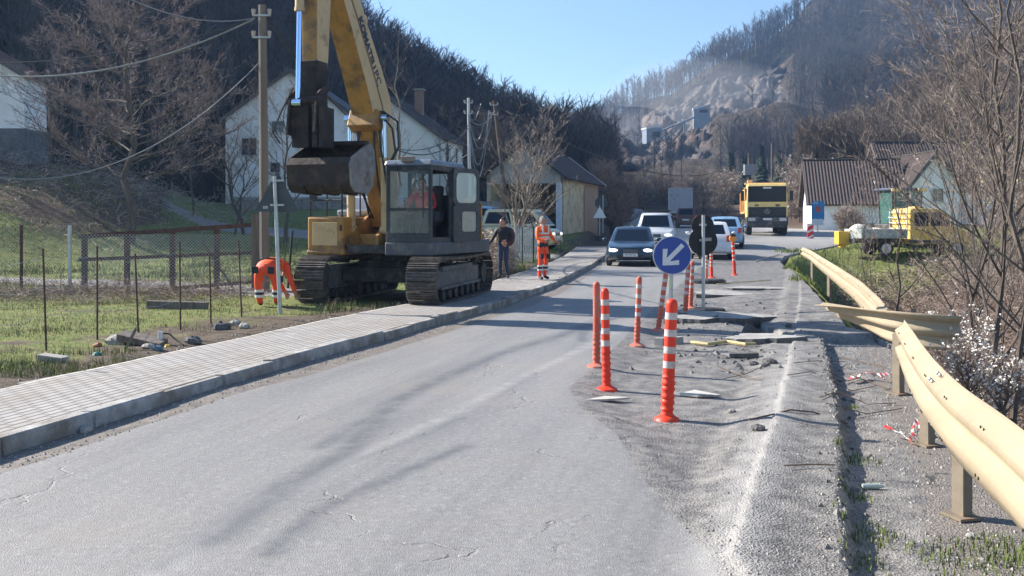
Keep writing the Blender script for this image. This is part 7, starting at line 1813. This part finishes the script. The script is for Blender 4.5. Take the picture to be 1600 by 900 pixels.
shard("thin white pointed offcut left of the nearest red post", [(914, 628), (945, 622), (985, 624), (950, 627)]); shard("thin white pointed offcut right of the nearest red post", [(1062, 615), (1085, 609), (1126, 617), (1090, 618)])
stick = mat("dead_stick", (.13, .085, .055), .9, var=.3)
def twig(label, pts, r, m=stick, name="stick", cat="stick", jit=0, z=.01):
    b = MB(); P = []
    for p in pts: g = G(*p, 0); g.z = (road_z(g.x, g.y) if g.x < rightx(g.y) else Z(g.x, g.y)) + r + z; P.append(g)
    b.tube(P, r, 6); return tag(b.build(name, m, smooth=True), label, cat)
twig("long thin stick crossing the gravel ridge at right", [(1170, 665), (1205, 662), (1235, 657), (1270, 655), (1325, 652)], .007)
twig("yellow rope or reed bundle across the broken lane", [(1080, 538), (1105, 541), (1135, 538), (1165, 542), (1180, 541)], .025, mat("straw_yellow", (.52, .42, .20), .8, var=.2), "reed_bundle", "reed bundle")
twig("yellow reed lying along the foot of the big slab", [(1095, 488), (1112, 492), (1132, 497)], .018, MATS["straw_yellow"], "reed", "reed")
twig("pale barrier tape lying across the far asphalt", [(1180, 412), (1215, 405), (1250, 405)], .02, mat("tape_faded", (.60, .45, .38), .7), "barrier_tape", "tape")
twig("pale tape running to the grass beside the far rail", [(1120, 444), (1160, 441), (1205, 438)], .012, MATS["straw_yellow"], "tape_strip", "tape")
for k, (a, c) in enumerate((((1295, 590), (1345, 583)), ((1300, 606), (1370, 596)), ((1300, 618), (1400, 622)), ((1280, 632), (1330, 612)), ((1230, 600), (1310, 588)), ((1320, 575), (1390, 600)), ((1290, 640), (1410, 630)), ((1225, 748), (1305, 742)), ((1240, 578), (1320, 560)), ((1305, 552), (1385, 568)), ((1120, 570), (1190, 600)), ((1130, 590), (1200, 575)))):
    rg = random.Random(k); m_ = ((a[0] + c[0]) / 2 + rg.uniform(-6, 6), (a[1] + c[1]) / 2 + rg.uniform(-4, 4))
    o = twig("thin dead twig among others strewn over the cracked shoulder", [a, m_, c], .0045, z=.015); o["group"] = "dead twigs on the shoulder"
rw = bpy.data.materials.new("red_white_tape"); rw.use_nodes = True; n = rw.node_tree.nodes; l = rw.node_tree.links; wv = N(n, "ShaderNodeTexWave", i_Scale=3.5); wv.bands_direction = 'X'; tcn = N(n, "ShaderNodeTexCoord"); l.new(tcn.outputs["Object"], wv.inputs[0]); l.new(ramp_(n, l, wv.outputs[1], [(.48, (.65, .05, .04)), (.52, (.75, .70, .68))]), n["Principled BSDF"].inputs["Base Color"]); n["Principled BSDF"].inputs["Roughness"].default_value = .4
def tape(label, pts, w_=.05, seed=0):
    rg = random.Random(seed); b = MB(); P = []
    for p in pts: g = G(*p, 0); g.z = (road_z(g.x, g.y) if g.x < rightx(g.y) else Z(g.x, g.y)) + rg.uniform(.01, .05); P.append(g)
    v = []; f = []
    Q = []
    for a, c in zip(P[:-1], P[1:]):
        for k in range(4): Q.append(a.lerp(c, k / 4) + Vector((0, rg.uniform(-.03, .03), rg.uniform(0, .03))))
    Q.append(P[-1])
    for k, q in enumerate(Q): t_ = rg.uniform(-.6, .6); o = Vector((0, math.cos(t_), math.sin(t_))) * w_ / 2; v += [q - o + Vector((0, 0, .02)), q + o + Vector((0, 0, .02))]
    for k in range(len(Q) - 1): f.append((2 * k, 2 * k + 1, 2 * k + 3, 2 * k + 2))
    b.add(v, f); o = b.build("barrier_tape", rw); sd = o.modifiers.new("t", 'SOLIDIFY'); sd.thickness = .002; return tag(o, label, "tape")
tape("crumpled red and white tape on the sunken shoulder beside the rail", [(1328, 590), (1350, 584), (1375, 588), (1400, 580)], .09, 1); tape("tail of red and white tape near the second rail post", [(1380, 668), (1400, 676), (1424, 684)], .05, 2); tape("red and white tape twisted round the foot of the rail post", [(1422, 683), (1432, 655), (1440, 680)], .05, 3)
g = G(1364, 768, -.08); b = MB(); b.tube([(-.07, 0, .015), (.03, 0, .015), (.06, .0, .015), (.075, 0, .015)], [.016, .018, .01, .008], 10); o = b.build("plastic_bottle", mat("bottle_plastic", (.45, .52, .48), .2, alpha=.9), smooth=True, loc=(g.x, g.y, road_z(g.x, g.y) + .005)); tag(o, "small crushed plastic bottle on the gravel shoulder", "bottle")
# left verge: rubble, kerb stone, pipe, planks
def at_l(px, py): g = G(px, py, .06); g.z = Z(g.x, g.y); return g
g = at_l(83, 570); b = MB(); b.box((0, 0, .05), (.34, .13, .08)); o = b.build("kerb_stone", MATS["kerb_concrete"], bevel=.01, loc=g); o.rotation_euler = (.05, .08, -.25); tag(o, "loose concrete kerb stone lying in the grass", "kerb stone")
g = at_l(196, 548); b = MB(); b.box((0, 0, .13), (.03, .05, .34)); o = b.build("plank", wood_old, loc=g); o.rotation_euler = (0, .45, .2); tag(o, "short leaning plank in the rubbish heap", "plank")
g = at_l(222, 541); b = MB(); b.box((0, 0, .07), (.62, .2, .08)); o = b.build("plank", wood_old, loc=g); o.rotation_euler = (.2, .18, -.2); tag(o, "dark board lying across the rubbish heap", "plank")
g = at_l(251, 541); b = MB(); b.tube([(0, 0, 0), (0, 0, .17)], .035, 14); o = b.build("pipe_stub", mat("pipe_galv", (.45, .50, .52), .4, .5), smooth=True, loc=g); tag(o, "upright grey pipe stub beside the rubbish heap", "pipe")
g = at_l(262, 540); b = MB(); b.tube([(-.1, 0, .14), (.02, 0, .13), (.14, -.05, .05), (.25, -.12, .0)], .012, 8); o = b.build("hose_piece", black, smooth=True, loc=g); tag(o, "black hose curling from the pipe stub", "hose")
for k, (px, py, r, m_, lab) in enumerate(((182, 540, .12, stn, "big pale stone left of the rubbish heap"), (232, 546, .07, stn, "pale rubble stone in the rubbish heap"), (247, 549, .06, mat("rag_blue", (.12, .17, .22), .8), "small blue rag in the rubbish heap"), (153, 543, .05, mat("rag_orange", (.35, .14, .07), .8), "orange scrap at the foot of a thin rod"), (262, 544, .035, mat("scrap_yellow", (.6, .45, .08), .6), "yellow scrap by the pipe stub"), (152, 558, .045, mat("scrap_teal", (.06, .22, .18), .5), "green plastic scrap in the grass"), (10, 612, .06, MATS["scrap_teal"], "turquoise plastic scrap at the left edge"), (345, 515, .12, asph, "dark clod of earth in the grass"), (368, 508, .08, stn, "grey rubble stone before the stooping worker"), (300, 538, .1, asph, "dark earth clod near the sidewalk edge"))):
    g = at_l(px, py); rg = random.Random(60 + k); b = MB(); b.ball((0, 0, r * .3), (r * 1.2, r, r * .7), 10, 7, jit=.2, rg=rg); nm = "stone" if m_ is stn else ("earth_clod" if m_ is asph else "scrap"); tag(b.build(nm, m_, loc=g), lab, nm.replace("_", " "))
g = at_l(230, 486); g2 = at_l(325, 485); b = MB(); b.beam(g + Vector((0, 0, .08)), g2 + Vector((0, 0, .06)), .14, .14); tag(b.build("timber_beam", wood_old, bevel=.01), "long dark timber beam lying before the gate", "beam")
b = MB(); P = [at_l(*p) for p in ((30, 604), (60, 598), (100, 590))]; b.beam(P[0], P[1], .08, .12); b.beam(P[1], P[2], .08, .12); tag(b.build("edge_stone", MATS["kerb_concrete"]), "low edging stones along the pavement's grassy side", "edging")
# loose grit and gravel
rgv = random.Random(31); SLv = []
def pebble(x, y, z, r):
    a = rgv.uniform(0, 6.28); p = [(x + r * math.cos(a + k * 2.1), y + r * math.sin(a + k * 2.1), z - r * .2) for k in range(3)]; t_ = (x, y, z + r * rgv.uniform(.5, 1.0)); return [(p[0], p[1], t_), (p[1], p[2], t_), (p[2], p[0], t_)]
for k in range(9000):
    y = 3.2 + 10.5 * rgv.random() ** 1.4; cx = float(np.interp(y, CRy, CRx)); x = cx + rgv.uniform(-.1, 1) * (rightx(y) - cx + .3); SLv += pebble(x, y, road_z(x, y) if x < rightx(y) else Z(x, y), .006 + .014 * rgv.random() ** 4)
for k in range(6500):
    y = 4.0 + 14 * rgv.random() ** 1.3; rl = float(np.interp(y, RLy, RLx)); bx = float(np.interp(y, BMy, BMx)); x = rl + rgv.random() * (bx - rl + .6); SLv += pebble(x, y, road_z(x, y), .004 + .010 * rgv.random() ** 4)
for k in range(3500):
    y = 5.5 + 16 * rgv.random() ** 1.2; x = kerbx(y) + .02 + .38 * rgv.random() ** 1.5; SLv += pebble(x, y, road_z(x, y), .005 + .014 * rgv.random() ** 3)
for k in range(1500):
    y = 7 + 14 * rgv.random(); x = swl(y) - .02 - .5 * rgv.random() ** 1.5; SLv += pebble(x, y, Z(x, y), .008 + .02 * rgv.random() ** 3)
a = np.array(SLv, dtype=np.float32).reshape(-1, 3); o = kind(fastmesh("gravel", a, np.arange(len(a)).reshape(-1, 3), mat("loose_gravel", (.20, .19, .175), .9, col2=(.40, .37, .33), scale=25)), "stuff"); o["label"] = "loose gravel and grit on the shoulder, torn asphalt and gutter"

rgv = random.Random(41); SLv = []
for k in range(420):
    px, py = rgv.gauss(1135, 55), 470 + 110 * rgv.random(); g = G(px, py, 0); y, x = g.y, g.x; r = .012 + .045 * rgv.random() ** 3; SLv += pebble(x, y, road_z(x, y), r); SLv += pebble(x + r * .3, y, road_z(x, y), r * .8)
for k in range(260):
    y = 4.2 + 10 * rgv.random(); x = float(np.interp(y, CRy, CRx)) + rgv.gauss(0, .07); r = .01 + .03 * rgv.random() ** 2; SLv += pebble(x, y, road_z(x, y), r); SLv += pebble(x + r * .3, y, road_z(x, y), r * .8)
a = np.array(SLv, dtype=np.float32).reshape(-1, 3); o = kind(fastmesh("asphalt_crumbs", a, np.arange(len(a)).reshape(-1, 3), mat("asphalt_crumb", (.05, .05, .05), .9, col2=(.26, .25, .23), scale=9)), "stuff"); o["label"] = "dark and pale asphalt crumbs along the cracks and the hole"
